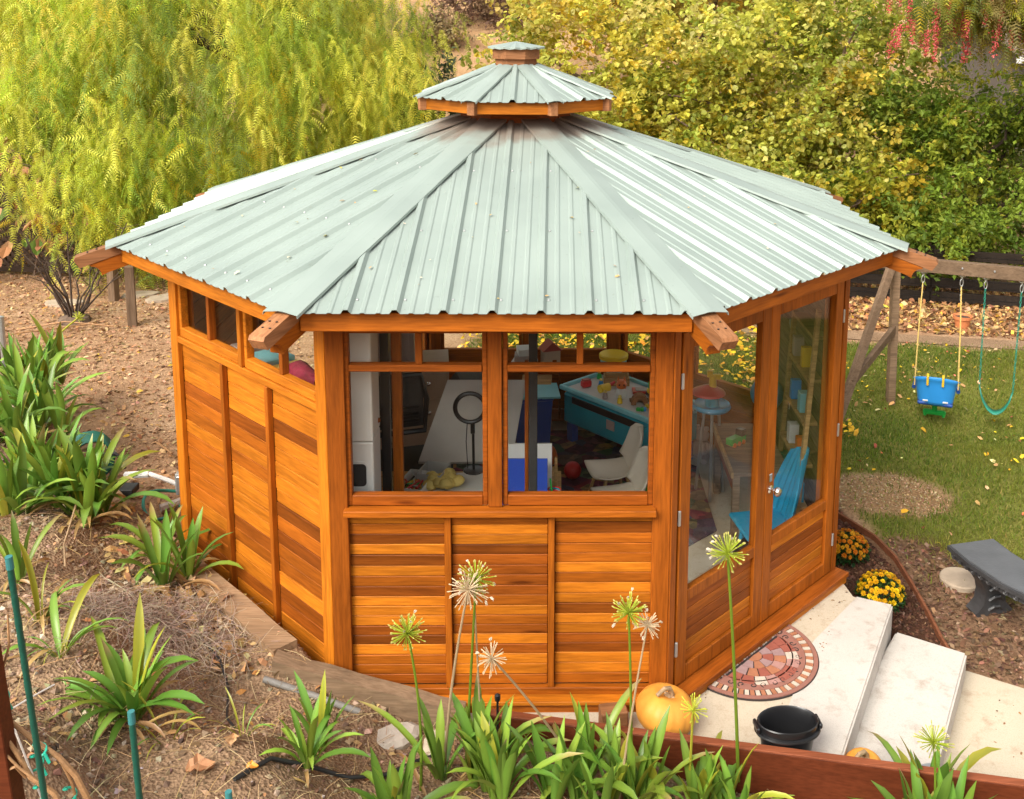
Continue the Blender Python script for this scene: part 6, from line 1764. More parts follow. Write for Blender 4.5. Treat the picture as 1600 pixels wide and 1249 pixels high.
for v in range(5):
    n = 60
    t = rng.random(n); P = np.stack([rng.normal(0, 0.028, n) * (1 - 0.5 * t), rng.normal(0, 0.028, n) * (1 - 0.5 * t), -0.30 * t], 1)
    V, F, C = scatter(OCT_V * np.array([1, 1.1, 1.4]), OCT_F, P, rotmats(rng.uniform(0, 6, n), rng.normal(0, .3, n), rng.normal(0, .3, n)), rng.uniform(0.009, 0.014, n), palette(n, [(0.48, 0.06, 0.06), (0.58, 0.13, 0.11), (0.36, 0.04, 0.045)], [3, 2, 2]))
    bm_.append(mesh_np('berry_cluster', V, F, M['berry'], C))
for i in range(95):
    x = rng.uniform(4.7, 8.3); z = rng.uniform(3.42, 4.2) - 0.08 * abs(x - 6.6)
    bo = new_obj('berry_cluster', bm_[i % 5], p2, T(x, rng.uniform(6.1, 6.9), z) @ RZ(rng.uniform(0, 6)) @ Matrix.Scale(rng.uniform(0.7, 1.25), 4)); bo.location -= Vector(p2.location); bo['kind'] = 'stuff'
# bare shrub in the left yard
bs_ = tag(empty('bare_shrub', (-5.45, 4.75, gz_at(-5.45, 4.75))), 'leafless brown shrub with fanned stems in the left yard', 'shrub')
for i in range(15):
    a = random.uniform(0, 2 * PI); L = random.uniform(0.6, 1.35); sp = random.uniform(0.15, 0.75)
    pts = [(0.05 * math.cos(a), 0.05 * math.sin(a), 0)]
    for k in range(1, 6):
        t = k / 5; pts.append((0.05 * math.cos(a) + sp * t ** 1.3 * math.cos(a) + random.gauss(0, 0.02), 0.05 * math.sin(a) + sp * t ** 1.3 * math.sin(a), L * t * 0.85))
    b = MB(); b.tube(pts, [0.016 - 0.011 * k / 5 for k in range(6)], 5)
    for q in range(2):
        k = random.choice((3, 4)); p = Vector(pts[k]); b.tube([p, p + Vector((random.gauss(0, 0.1), random.gauss(0, 0.1), 0.16)), p + Vector((random.gauss(0, 0.18), random.gauss(0, 0.18), 0.26))], [0.006, 0.004, 0.002], 4)
    b.build('stem', M['bark_dark'], bs_, smooth=True)
b = MB(); b.lathe([(0, -0.02), (0.20, -0.02), (0.17, 0.05), (0.08, 0.09), (0, 0.10)], 10); b.build('root_crown', M['bark'], bs_)
# loose twigs
for i, (a_, c_) in enumerate((((-5.9, 4.3), (-4.85, 4.45)), ((-6.3, 3.6), (-5.2, 4.5)), ((-3.1, 1.2), (-2.9, 1.0)))):
    b = MB(); b.tube([(a_[0], a_[1], gz_at(*a_) + 0.05), ((a_[0] + c_[0]) / 2, (a_[1] + c_[1]) / 2, gz_at(*a_) + 0.13 - 0.04 * i), (c_[0], c_[1], gz_at(*c_) + 0.04)], 0.009, 5)
    tag(b.build('fallen_branch', M['cane'], smooth=True), ['bare branch lying right of the leafless shrub', 'long bare branch lying left of the leafless shrub', 'short dry stick on trodden earth by the left wall'][i], 'branch')
# vine with big leaves over the lattice
vv = tag(empty('climbing_vine', (-6.9, 6.7, 0.05)), 'fading vine with large green and brown leaves on the lattice fence', 'vine')
VG = [mesh_np('leaf', RV * 0.26 * np.array([1, 0.8, 1]), RF, M['petal'], np.tile(np.array(c), (6, 1))) for c in ((0.10, 0.16, 0.025), (0.36, 0.28, 0.04), (0.40, 0.19, 0.09), (0.33, 0.14, 0.06), (0.45, 0.24, 0.12))]
for i in range(130):
    x = random.uniform(-8.8, -5.8); z = random.uniform(0.25, 1.9)
    low = z < 1.0
    me = VG[random.choices(range(5), [2 if low else 1, 1.2, 3, 3, 2])[0]]
    new_obj('leaf', me, vv, T(x + 6.9, random.uniform(-0.35, 0.0), z) @ RZ(random.uniform(-2.6, -0.6)) @ RY(random.uniform(0.2, 1.3)) @ RX(random.uniform(-.6, .6)) @ Matrix.Scale(random.uniform(0.45, 1.0), 4))
for i in range(7):
    x = random.uniform(-1.6, 1.0); b = MB(); b.tube([(x + random.gauss(0, 0.15) * k, -0.12 + random.gauss(0, 0.04), 0.35 * k) for k in range(6)], [0.014, 0.012, 0.011, 0.009, 0.007, 0.004], 5); b.build('cane', M['bark'], vv, smooth=True)

# pale house beyond the trees
hs2 = tag(empty('house', (14.2, 18.0, 0)), 'pale house with white eave partly hidden beyond the hedge and berry tree', 'house')
hz = gz_at(14.2, 18.0)
piece('wall', hs2, (0, 0, 1.2 + hz / 2), (7.0, 5.0, 3.0), mat_plain('brown_stucco', (0.10, 0.085, 0.07), 0.9, 0.1), None, 0.01)
piece('fascia', hs2, (0, -2.95, 2.74), (7.8, 0.06, 0.15), M['white_plastic'], None, 0.005)
b = MB(); b.add([(-3.9, -3.0, 2.83), (3.9, -3.0, 2.83), (3.9, 0, 3.75), (-3.9, 0, 3.75), (-3.9, 3, 2.83), (3.9, 3, 2.83)], [[0, 1, 2, 3], [3, 2, 5, 4]]); b.build('roof', mat_plain('brown_shingle', (0.17, 0.12, 0.09), 0.9, 0.3, 4), hs2)
for k in range(3):
    wv = piece('window', hs2, (-2.2 + 2.1 * k, -2.52, 1.9), (1.0, 0.06, 0.9), M['white_plastic']); piece('pane', wv, (0, -0.034, 0), (0.86, 0.01, 0.76), M['black_plastic'])
# ------------------------------------------------------------------ inside the gazebo
b = MB(); b.prism([(0.1 + 1.45 * math.cos(R(22.5 + 45 * k)), 0.25 + 1.35 * math.sin(R(22.5 + 45 * k))) for k in range(8)], 0.001, 0.012)
tag(b.build('rug', M['rug']), 'multicoloured patterned rug on the gazebo floor', 'rug')
# tall white cabinet behind the left front window
wc = tag(empty('tall_cabinet', (-0.755, -1.80, 0)), 'tall narrow white cabinet with an oval recess behind the left front window', 'cabinet')
for z0_, z1_ in ((0.0, 1.395), (1.40, 2.14)):
    piece('body', wc, (0, 0, (z0_ + z1_) / 2), (0.135, 0.22, round(z1_ - z0_, 3)), M['white_plastic'], None, 0.006)
b = MB()
def rr(w_, h_, r_, n_=6):
    o = []
    for cx_, cz_, a0 in ((w_ / 2 - r_, h_ / 2 - r_, 0), (-w_ / 2 + r_, h_ / 2 - r_, PI / 2), (-w_ / 2 + r_, -h_ / 2 + r_, PI), (w_ / 2 - r_, -h_ / 2 + r_, 1.5 * PI)):
        for k in range(n_ + 1): a = a0 + PI / 2 * k / n_; o.append((cx_ + r_ * math.cos(a), cz_ + r_ * math.sin(a)))
    return o
b.prism(rr(0.098, 0.22, 0.030), 0, 0.004, T(-0.012, -0.110, 1.18) @ RX(R(90))); b.build('recess_trim', M['paper'], wc)
b = MB(); b.prism(rr(0.084, 0.125, 0.022), 0, 0.006, T(-0.012, -0.111, 1.215) @ RX(R(90))); b.build('recess', M['charcoal'], wc)
for (x, y, wd, m_, lab) in ((-0.60, -1.62, 0.055, 'wood_mid_z', 'brown wooden upright beside the tall white cabinet'), (-0.665, -1.62, 0.05, 'black_plastic', 'black upright strip between the white cabinet and the brown upright')):
    o = piece('upright', None, (x, y, 1.06), (wd, 0.04, 2.1), M[m_]); tag(o, lab, 'upright')
# dark pole near the right front window
dp = tag(empty('floor_pole', (0.155, -1.62, 0)), 'dark grey floor-to-ceiling pole with a clamp behind the right front window', 'pole')
piece('pole', dp, (0, 0, 1.06), (0.048, 0.03, 2.1), M['charcoal']); piece('reflection_strip', dp, (-0.036, 0.004, 0.95), (0.022, 0.03, 1.6), M['wood_red_z']); piece('clamp', dp, (-0.035, -0.02, 0.86), (0.04, 0.03, 0.06), M['charcoal'], RY(0.5))  # the red-brown strip left of the pole is a glass reflection built solid
# long table under the window
tb = tag(empty('craft_table', (-0.33, -1.02, 0)), 'low wooden craft table close behind the left front window', 'table')
piece('tabletop', tb, (0, 0, 0.655), (1.30, 0.62, 0.03), M['pine'])
for sx in (-1, 1):
    for sy in (-1, 1): piece('leg', tb, (sx * 0.6, sy * 0.26, 0.32), (0.045, 0.045, 0.64), M['pine'])
ZT = 0.672
# marker tray
mk = tag(empty('marker_tray', (-0.60, -0.98, ZT), -0.25), 'clear plastic tray full of coloured markers on the craft table', 'tray')
b = MB()
for sx, sy, dx, dy in ((0, -0.13, 0.17, 0.006), (0, 0.13, 0.17, 0.006), (-0.085, 0, 0.006, 0.26), (0.085, 0, 0.006, 0.26)): b.box((sx, sy, 0.035), (dx, dy, 0.07))
b.box((0, 0, 0.004), (0.17, 0.26, 0.006)); b.build('tray', M['white_plastic'], mk)
for i in range(22):
    m_ = M[random.choice(['red_plastic', 'blue_dark', 'green_plastic', 'orange_plastic', 'black_plastic', 'yellow_plastic', 'paper'])]
    q = MB(); q.tube([(0, -0.055, 0), (0, 0.055, 0)], 0.006, 6); q.build('marker', m_, mk, T(random.uniform(-0.05, 0.05), random.uniform(-0.05, 0.05), 0.018 + 0.002 * i) @ RZ(random.uniform(-1, 1)) @ RX(random.uniform(-0.3, 0.3)))
cb_ = tag(empty('clear_box', (-0.50, -0.86, ZT), -0.25), 'cloudy open plastic box standing right behind the marker tray', 'box')
for sx, sy, dx, dy in ((0, -0.10, 0.16, 0.006), (0, 0.10, 0.16, 0.006), (-0.08, 0, 0.006, 0.20), (0.08, 0, 0.006, 0.20)): piece('side', cb_, (sx, sy, 0.045), (dx, dy, 0.09), M['clear_plastic'], None, 0.002)
piece('base', cb_, (0, 0, 0.004), (0.155, 0.19, 0.006), M['charcoal'], None, 0.001)
# yellow foam flower
yf = tag(empty('foam_flower', (-0.43, -0.96, ZT + 0.02)), 'butter-yellow lumpy foam flower lying on white paper', 'toy')
for k in range(11):
    a = k * 0.62; r_ = 0.0 if k == 0 else (0.065 if k % 2 else 0.105)
    q = MB(); q.lathe([(0.0, 0.06), (0.025, 0.055), (0.042, 0.035), (0.045, 0.015), (0.03, 0.0)], 12); q.build('petal', M['butter'], yf, T(r_ * math.cos(a), r_ * 0.8 * math.sin(a), 0.01 * (k % 3)) @ RX(0.4 * math.sin(a)) @ RY(-0.4 * math.cos(a)), smooth=True)
o = piece('sheet_of_paper', None, (-0.33, -0.92, ZT + 0.004), (0.40, 0.34, 0.004), M['paper'], RZ(0.05), 0.001); tag(o, 'white sheet of paper under the yellow foam flower', 'paper')
sb_ = tag(empty('storage_box', (-0.06, -0.86, ZT)), 'clear storage box with blue lid rim and crumpled white paper on the craft table', 'box')
piece('box', sb_, (0, 0, 0.09), (0.17, 0.22, 0.17), M['clear_plastic']); piece('lid_rim', sb_, (0, 0, 0.18), (0.185, 0.235, 0.016), M['blue_plastic'])
b = MB(); b.lathe([(0.08, 0.188), (0.085, 0.21), (0.05, 0.235), (0, 0.225)], 9, None, 1, 1.2); b.build('crumpled_paper', M['paper'], sb_)
# ring light
rl = tag(empty('ring_light', (-0.275, -0.72, ZT)), 'black ring light on a thin stand on the craft table', 'lamp')
b = MB(); b.tube([(0.098 * math.cos(a), 0, 0.44 + 0.098 * math.sin(a)) for a in [k * PI / 18 for k in range(37)]], 0.015, 8, False); b.build('ring', M['black_plastic'], rl, smooth=True)
b = MB(); b.tube([(0.015, 0, 0.345), (0.018, 0, 0.25), (0.02, 0, 0.0)], 0.009, 8); b.box((0.016, 0, 0.30), (0.028, 0.03, 0.07)); b.build('stand', M['black_plastic'], rl)
b = MB(); b.lathe([(0.07, 0.0), (0.07, 0.012), (0, 0.016)], 14, T(0.02, 0, 0)); b.build('base', M['black_plastic'], rl)
b = MB(); b.tube([(-0.02, 0.005, 0.34), (-0.03, 0.02, 0.2), (-0.02, 0.02, 0.0)], 0.003, 5); b.build('cable', M['black_plastic'], rl)
# leaning grey board
V = [(-0.66, -0.42, 0.60), (-0.02, -0.42, 0.60), (0.06, 0.20, 0.96), (-0.52, 0.20, 0.96)]
b = MB(); b.add(V + [(x, y + 0.012, z - 0.02) for x, y, z in V], [[0, 1, 2, 3], [7, 6, 5, 4], [0, 4, 5, 1], [1, 5, 6, 2], [2, 6, 7, 3], [3, 7, 4, 0]])
gbd = tag(empty('drawing_board'), 'large pale grey tilted drawing board behind the ring light', 'board'); b.build('board', M['grey_board'], gbd)
for x in (-0.5, -0.1): 
    b = MB(); b.tube([(x, 0.12, 0.90), (x, 0.22, 0.02)], 0.015, 6); b.tube([(x, -0.38, 0.60), (x, -0.30, 0.02)], 0.015, 6); b.build('leg', M['charcoal'], gbd)
# blue folder and easel
o = piece('folder', None, (0.096, -1.19, ZT + 0.155), (0.275, 0.012, 0.29), M['royal_blue'], RX(-0.08), 0.002); tag(o, 'royal blue folder standing upright on the craft table', 'folder')
o = piece('paper_pad', None, (0.05, -1.05, ZT + 0.17), (0.42, 0.02, 0.33), M['paper'], RX(-0.08), 0.002); tag(o, 'white paper pad standing behind the blue folder', 'paper')
ea = tag(empty('easel', (0.285, -1.0, 0.0)), 'small pale wooden easel frame right of the blue folder', 'easel')
piece('leg', ea, (0, 0, 0.45), (0.02, 0.02, 0.9), M['pine']); piece('rail', ea, (-0.07, 0, 0.82), (0.13, 0.018, 0.03), M['pine']); piece('rail', ea, (-0.07, 0, 0.66), (0.13, 0.018, 0.03), M['pine']); piece('leg', ea, (-0.14, 0.02, 0.45), (0.02, 0.02, 0.9), M['pine'])
cp = tag(empty('cup', (0.275, -1.16, ZT)), 'red and teal children\'s cup with a green brush in it', 'cup')
b = MB(); b.lathe([(0.028, 0), (0.038, 0.085), (0.041, 0.09), (0.034, 0.084), (0.026, 0.01), (0, 0.008)], 18); b.build('body', M['teal_plastic'], cp, smooth=True)
b = MB(); b.lathe([(0.0375, 0.075), (0.0425, 0.092), (0.036, 0.092), (0.034, 0.06), (0, 0.055)], 18); b.build('rim', M['red_plastic'], cp, smooth=True)
b = MB(); b.tube([(-0.01, 0, 0.03), (-0.025, 0, 0.16)], 0.006, 6); b.build('brush', M['green_plastic'], cp)
piece('stool', None, (0.28, -1.16, ZT / 2), (0.12, 0.12, 0.668), M['pine']); tag(bpy.data.objects[-1] if False else COL.objects[-1], 'pale wooden stool block under the children\'s cup', 'stool')
# office chair
oc = tag(empty('office_chair', (-0.86, 0.02, 0), 0.3), 'black mesh office chair behind the left front window', 'office chair')
b = MB(); b.tube([(-0.19, 0, 0.62), (-0.21, 0.02, 0.85), (-0.17, 0.03, 1.04), (0.17, 0.03, 1.04), (0.21, 0.02, 0.85), (0.19, 0, 0.62), (-0.19, 0, 0.62)], 0.022, 8); b.build('back_frame', M['black_plastic'], oc, smooth=True)
piece('back_mesh', oc, (0, 0.02, 0.84), (0.37, 0.008, 0.38), M['charcoal'])
for zz in (0.70, 0.75, 0.80): piece('lumbar_rib', oc, (0, 0.01, zz), (0.30, 0.02, 0.02), M['black_plastic'])
piece('seat', oc, (0, -0.24, 0.48), (0.46, 0.46, 0.09), M['charcoal'], None, 0.025)
for s in (-1, 1):
    b = MB(); b.tube([(s * 0.26, -0.02, 0.48), (s * 0.28, -0.04, 0.68), (s * 0.27, -0.30, 0.70)], 0.02, 7); b.build('armrest', M['black_plastic'], oc, smooth=True)
b = MB(); b.tube([(0, -0.24, 0.08), (0, -0.24, 0.44)], 0.03, 8); b.build('column', M['black_plastic'], oc)
for k in range(5):
    a = 2 * PI * k / 5; b = MB(); b.tube([(0, -0.24, 0.10), (0.28 * math.cos(a), -0.24 + 0.28 * math.sin(a), 0.06)], [0.025, 0.018], 6); b.lathe([(0.03, 0.0), (0.03, 0.05), (0, 0.05)], 8, T(0.28 * math.cos(a), -0.24 + 0.28 * math.sin(a), 0.01)); b.build('wheel_arm', M['black_plastic'], oc)
# drawer unit and microwave-like box
du = tag(empty('drawer_unit', (-0.95, 1.18, 0), 0.12), 'beige drawer unit with round knobs at the back behind the office chair', 'drawer unit')
piece('body', du, (0, 0, 0.39), (0.66, 0.42, 0.78), M['beige_panel'])
for i in range(3):
    dr = piece('drawer', du, (0.0, -0.215, 0.14 + 0.25 * i), (0.60, 0.02, 0.22), M['beige_panel'])
    for s in (-0.16, 0.16):
        q = MB(); q.lathe([(0.012, 0), (0.02, 0.015), (0.0, 0.026)], 10, RX(R(90))); q.build('knob', M['chrome'], dr, T(s, -0.01, 0), smooth=True)
pb = tag(empty('locker', (-1.12, 1.22, 0.785), 0.12), 'pinkish grey locker with a dark handle on top of the drawer unit', 'locker')
piece('body', pb, (0, 0, 0.25), (0.42, 0.34, 0.50), M['pinkish']); dq = piece('door', pb, (-0.01, -0.175, 0.25), (0.36, 0.014, 0.46), M['pinkish']); piece('handle', dq, (0.10, -0.02, 0.05), (0.03, 0.02, 0.12), M['charcoal'])
o = piece('dark_cloth_bag', None, (-0.42, 1.30, 0.30), (0.36, 0.34, 0.58), M['charcoal'], RZ(0.3), 0.05); tag(o, 'dark cloth bag slumped beside the drawer unit', 'bag')
bb = tag(empty('storage_bin', (0.10, 1.28, 0.0), 0.1), 'deep blue storage bin on the floor at the back', 'bin')
b = MB(); b.lathe([(0.17, 0), (0.20, 0.42), (0.215, 0.43), (0.215, 0.45), (0.19, 0.44), (0.16, 0.02), (0, 0.02)], 4, RZ(PI / 4), 1.3, 1); b.build('tub', M['blue_dark'], bb)
piece('rim', bb, (0, 0, 0.455), (0.42, 0.33, 0.02), M['teal_trim'])
# white moulded chairs
def kid_chair(x, y, rz, label):
    o = tag(empty('children_chair', (x, y, 0.012), rz), label, 'chair', 'greige moulded children\'s chairs')
    V, F = [], []; nu, nv = 14, 12
    for j in range(nv + 1):
        t = j / nv
        for i in range(nu + 1):
            u = i / nu * 2 - 1
            wv = 0.165 * (1 - 0.25 * max(0, t - 0.45)) * (0.72 + 0.28 * math.sin(PI * min(1, t * 1.6 + 0.25)))
            if t < 0.5: yy = -0.16 + 0.30 * t / 0.5; zz = 0.31 - 0.02 * math.sin(PI * t * 2) + 0.045 * u * u
            else: q = (t - 0.5) / 0.5; yy = 0.14 + 0.09 * q + 0.02 * math.sin(PI * q); zz = 0.31 + 0.33 * q + 0.045 * u * u * (1 - q)
            if t > 0.5: yy -= 0.07 * u * u * (1 - 0.4 * (t - 0.5) / 0.5)
            if t > 0.86: wv *= math.sqrt(max(0.06, 1 - ((t - 0.86) / 0.145) ** 2))
            V.append((u * wv, yy, zz))
    for j in range(nv):
        for i in range(nu): k = j * (nu + 1) + i; F.append([k, k + 1, k + nu + 2, k + nu + 1])
    b = MB(); b.add(V, F); s = b.build('shell', M['chair_beige'], o, smooth=True); md = s.modifiers.new('thickness', 'SOLIDIFY'); md.thickness = 0.012
    for sx in (-1, 1):
        for sy in (-1, 1): q = MB(); q.tube([(sx * 0.09, 0.0 + sy * 0.08, 0.30), (sx * 0.15, sy * 0.16, 0.0)], [0.014, 0.010], 7); q.build('leg', M['pine'], o)
kid_chair(0.70, 0.02, R(-72), 'greige moulded children\'s chair in front of the turquoise play table')
kid_chair(0.74, -0.40, R(-66), 'greige moulded children\'s chair nearer the window, mostly below the sill')
# turquoise play table with toys
ed_d = Vector((0.676, -0.737, 0)); ed_n = Vector((0.737, 0.676, 0)); cc = Vector((0.69, 0.91, 0)) + ed_n * 0.29
ptb = tag(empty('play_table', (cc.x, cc.y, 0.012), math.atan2(ed_d.y, ed_d.x)), 'turquoise play table with a deep bin body and toys on its pale top', 'play table')
piece('body', ptb, (0, 0, 0.30), (1.04, 0.56, 0.27), M['teal_plastic'], None, 0.02)
piece('dark_band', ptb, (0, -0.284, 0.395), (0.80, 0.012, 0.06), M['black_plastic'])
piece('badge', ptb, (0.06, -0.288, 0.31), (0.09, 0.012, 0.08), M['pinkish'])
for s in (-1, 1): piece('rim', ptb, (0, s * 0.283, 0.475), (1.10, 0.03, 0.04), M['teal_trim'], None, 0.006); piece('rim', ptb, (s * 0.535, 0, 0.475), (0.03, 0.53, 0.04), M['teal_trim'], None, 0.006)
piece('top', ptb, (0, 0, 0.458), (1.03, 0.53, 0.02), M['paper'])
for sx in (-1, 1):
    for sy in (-1, 1): piece('leg', ptb, (sx * 0.46, sy * 0.22, 0.08), (0.07, 0.07, 0.17), M['blue_dark'])
PT_Z = 0.482
def on_table(u, v, dz=0.0): p = cc + ed_d * u + ed_n * v; return (p.x, p.y, PT_Z + dz)
def toy(name, u, v, label, cat='toy', rz=0.0): return tag(empty(name, on_table(u, v), rz), label, cat)
t = toy('toy_animal', -0.02, -0.08, 'small orange and white toy animal sitting on the play table')
b = MB(); b.lathe([(0, 0), (0.045, 0.01), (0.05, 0.05), (0.03, 0.085), (0, 0.09)], 14); b.build('body', M['paper'], t, smooth=True)
b = MB(); b.lathe([(0, 0.08), (0.04, 0.09), (0.048, 0.12), (0.03, 0.155), (0, 0.16)], 14); b.build('head', M['orange_plastic'], t, smooth=True)
for s in (-1, 1):
    b = MB(); b.lathe([(0.014, 0.148), (0.0, 0.19)], 8, T(s * 0.026, 0, 0)); b.build('ear', M['orange_plastic'], t)
    b = MB(); b.lathe([(0.008, 0), (0, 0.005)], 8, T(s * 0.018, -0.042, 0.125) @ RX(R(90))); b.build('eye', M['black_plastic'], t)
t = toy('toy_truck', -0.20, -0.10, 'yellow barrel toy with a red nozzle left of the toy animal', rz=0.6)
b = MB(); b.tube([(-0.05, 0, 0.04), (0.05, 0, 0.04)], 0.035, 12); b.build('barrel', M['yellow_plastic'], t); b = MB(); b.tube([(0.05, 0, 0.05), (0.11, 0, 0.07)], [0.018, 0.012], 10); b.build('nozzle', M['red_plastic'], t)
t = toy('toy_block', -0.40, -0.12, 'red rounded toy block at the left end of the play table'); piece('block', t, (0, 0, 0.03), (0.09, 0.06, 0.06), M['red_plastic'], RZ(0.5), 0.012); piece('lid', t, (0, 0, 0.064), (0.07, 0.045, 0.012), M['red_roof'], RZ(0.5))
t = toy('toy_arch', 0.17, -0.06, 'brown toy stone arch on the play table')
pr = [(0.07 * math.cos(a), 0.085 * math.sin(a)) for a in [PI * k / 10 for k in range(11)]] + [(0.032 * math.cos(a), 0.05 * math.sin(a)) for a in [PI * k / 10 for k in range(10, -1, -1)]]
b = MB(); b.prism(pr, -0.04, 0.04, RX(R(90))); b.build('arch', M['cut_wood'], t); piece('base', t, (0.0, 0.05, 0.01), (0.16, 0.05, 0.02), M['timber_old'])
t = toy('toy_barn', 0.42, -0.08, 'little toy barn with a red roof at the right end of the play table'); piece('wall', t, (0, 0, 0.035), (0.10, 0.08, 0.07), M['teal_trim']); b = MB(); b.prism([(-0.07, 0.07), (0.07, 0.07), (0, 0.12)], -0.055, 0.055, RX(R(90))); b.build('roof', M['red_roof'], t)
t = toy('toy_digger', 0.16, 0.14, 'yellow and green toy digger behind the brown arch', rz=0.4); piece('body', t, (0, 0, 0.05), (0.12, 0.07, 0.05), M['yellow_plastic']); piece('cab', t, (-0.02, 0, 0.10), (0.06, 0.06, 0.06), M['green_plastic'])
for s in (-0.04, 0.04):
    b = MB(); b.tube([(s, -0.045, 0.025), (s, 0.045, 0.025)], 0.025, 10); b.build('wheel', M['black_plastic'], t)
t = toy('toy_tray', 0.02, 0.16, 'flat pink toy tray behind the toy animal'); piece('tray', t, (0, 0, 0.01), (0.20, 0.12, 0.02), M['red_plastic']); piece('insert', t, (0, 0, 0.024), (0.15, 0.08, 0.008), M['pinkish'])
t = toy('toy_castle', 0.38, 0.14, 'dark green and brown toy fort at the far right of the play table'); piece('wall', t, (0, 0, 0.07), (0.16, 0.10, 0.14), M['bark']); 
for s in (-0.07, 0.07): piece('tower', t, (s, -0.02, 0.10), (0.045, 0.05, 0.20), M['timber_old'])
t = toy('toy_bricks', 0.27, -0.15, 'small loose green and blue toy bricks along the front of the play table')
for k in range(6): piece('brick', t, (random.uniform(-0.07, 0.07), random.uniform(-0.05, 0.05), 0.015), (0.035, 0.025, 0.028), M[['green_plastic', 'blue_plastic', 'yellow_plastic'][k % 3]], RZ(random.uniform(0, 3)))
t = toy('toy_pan', -0.28, 0.13, 'pale wooden toy crate at the back left of the play table'); piece('base', t, (0, 0, 0.01), (0.22, 0.14, 0.02), M['pine']); 
for s in (-1, 1): piece('side', t, (0, s * 0.065, 0.045), (0.22, 0.012, 0.06), M['pine']); piece('end', t, (s * 0.104, 0, 0.045), (0.012, 0.12, 0.06), M['pine'])
for (x, y, z, s, m_, lab, nm, cat) in ((0.42, 0.55, 0.012, 0.07, 'red_plastic', 'red toy ball on the rug left of the play table', 'toy_ball', 'ball'), (0.95, 0.28, 0.012, 0.05, 'green_plastic', 'small green toy ball on the rug before the play table', 'toy_ball', 'ball'), (0.20, 0.75, 0.012, 0.10, 'orange_plastic', 'orange toy ball on the rug near the storage bin', 'toy_ball', 'ball')):
    b = MB(); b.lathe([(s * math.sin(PI * i / 10), s - s * math.cos(PI * i / 10)) for i in range(11)], 16); tag(b.build(nm, M[m_], None, T(x, y, z), smooth=True), lab, cat)
for k, (u, v, m_) in enumerate(((-0.46, 0.10, 'green_plastic'), (-0.32, -0.02, 'blue_plastic'), (-0.12, 0.05, 'red_plastic'), (0.06, -0.18, 'yellow_plastic'), (0.31, 0.02, 'green_plastic'), (-0.10, -0.19, 'pinkish'), (0.48, 0.03, 'orange_plastic'))):
    t = toy('toy_figure', u, v, ['green', 'blue', 'red', 'yellow', 'dark green', 'pinkish', 'orange'][k] + ' little toy figure ' + ['at the left end of the play table', 'before the pale crate', 'left of the toy animal', 'at the front edge of the play table', 'behind the brown arch', 'at the front edge left of the toy animal', 'at the right end beside the barn'][k], rz=k)
    b = MB(); b.lathe([(0, 0), (0.024, 0.004), (0.018, 0.045), (0.01, 0.05), (0, 0.052)], 10); b.build('body', M[m_], t, smooth=True)
    b = MB(); b.lathe([(0, 0.046), (0.014, 0.054), (0.015, 0.064), (0, 0.076)], 10); b.build('head', M['butter'], t, smooth=True)
# low shelf along the rear windows with things on it
ls_ = tag(empty('low_shelf', (0.32, 1.72, 0)), 'low brown shelf along the rear windows', 'shelf')
piece('top', ls_, (0, 0, 0.50), (1.30, 0.24, 0.025), M['wood_dark_x']); piece('bottom', ls_, (0, 0, 0.06), (1.30, 0.24, 0.02), M['wood_dark_x'])
for s in (-0.64, 0, 0.64): piece('side', ls_, (s, 0, 0.27), (0.02, 0.23, 0.42), M['wood_dark_x'])
t = tag(empty('toy_house', (0.235, 1.70, 0.513), 0.3), 'little wooden toy house with a dark red roof on the low shelf', 'toy'); piece('wall', t, (0, 0, 0.09), (0.15, 0.12, 0.18), M['beige_panel']); b = MB(); b.prism([(-0.09, 0.18), (0.09, 0.18), (0, 0.26)], -0.075, 0.075, RX(R(90))); b.build('roof', M['red_roof'], t); piece('door', t, (0.02, -0.063, 0.05), (0.04, 0.008, 0.09), M['wood_dark_z'])
t = tag(empty('craft_kit', (0.0, 1.72, 0.513), -0.2), 'pile of white craft boxes beside the toy house', 'boxes')
for k in range(3): piece('box', t, (0.01 * k, 0, 0.035 + 0.062 * k), (0.22 - 0.03 * k, 0.15, 0.058), M['paper' if k != 1 else 'pinkish'], RZ(0.2 * k))
t = tag(empty('lidded_tub', (0.80, 1.68, 0.513)), 'clear tub with a big yellow lid on the low shelf', 'tub'); b = MB(); b.lathe([(0.11, 0), (0.12, 0.11), (0, 0.11)], 22); b.build('tub', M['teal_trim'], t, smooth=True); b = MB(); b.lathe([(0.13, 0.105), (0.132, 0.135), (0.12, 0.145), (0, 0.147)], 26); b.build('lid', M['yellow_plastic'], t, smooth=True)
t = tag(empty('wooden_crate', (0.12, 1.42, 0.012)), 'pale cardboard carton on the floor before the low shelf', 'carton'); piece('box', t, (0, 0.12, 0.24), (0.26, 0.16, 0.47), M['pine']); piece('flap', t, (0, 0.02, 0.46), (0.25, 0.06, 0.01), M['pine'], RX(0.5))
# things seen through the doors
wt = tag(empty('activity_desk', (1.70, -0.06, 0)), 'worn low wooden desk behind the double doors', 'desk')
piece('top', wt, (0, 0, 0.535), (0.40, 0.86, 0.03), M['grey_plank'], None, 0.004); piece('edge', wt, (-0.205, 0, 0.535), (0.02, 0.88, 0.045), M['pine']); piece('drawer_front', wt, (-0.19, 0, 0.46), (0.015, 0.78, 0.10), M['wood_dark_x'])
for sx in (-1, 1):
    for sy in (-1, 1): piece('leg', wt, (sx * 0.17, sy * 0.39, 0.26), (0.05, 0.05, 0.52), M['grey_plank'])
t = tag(empty('toy_train', (1.60, -0.03, 0.552), 0.7), 'green and black toy engine on the wooden desk', 'toy'); piece('body', t, (0, 0, 0.04), (0.16, 0.06, 0.05), M['green_plastic']); piece('cab', t, (0.05, 0, 0.085), (0.05, 0.06, 0.05), M['black_plastic'])
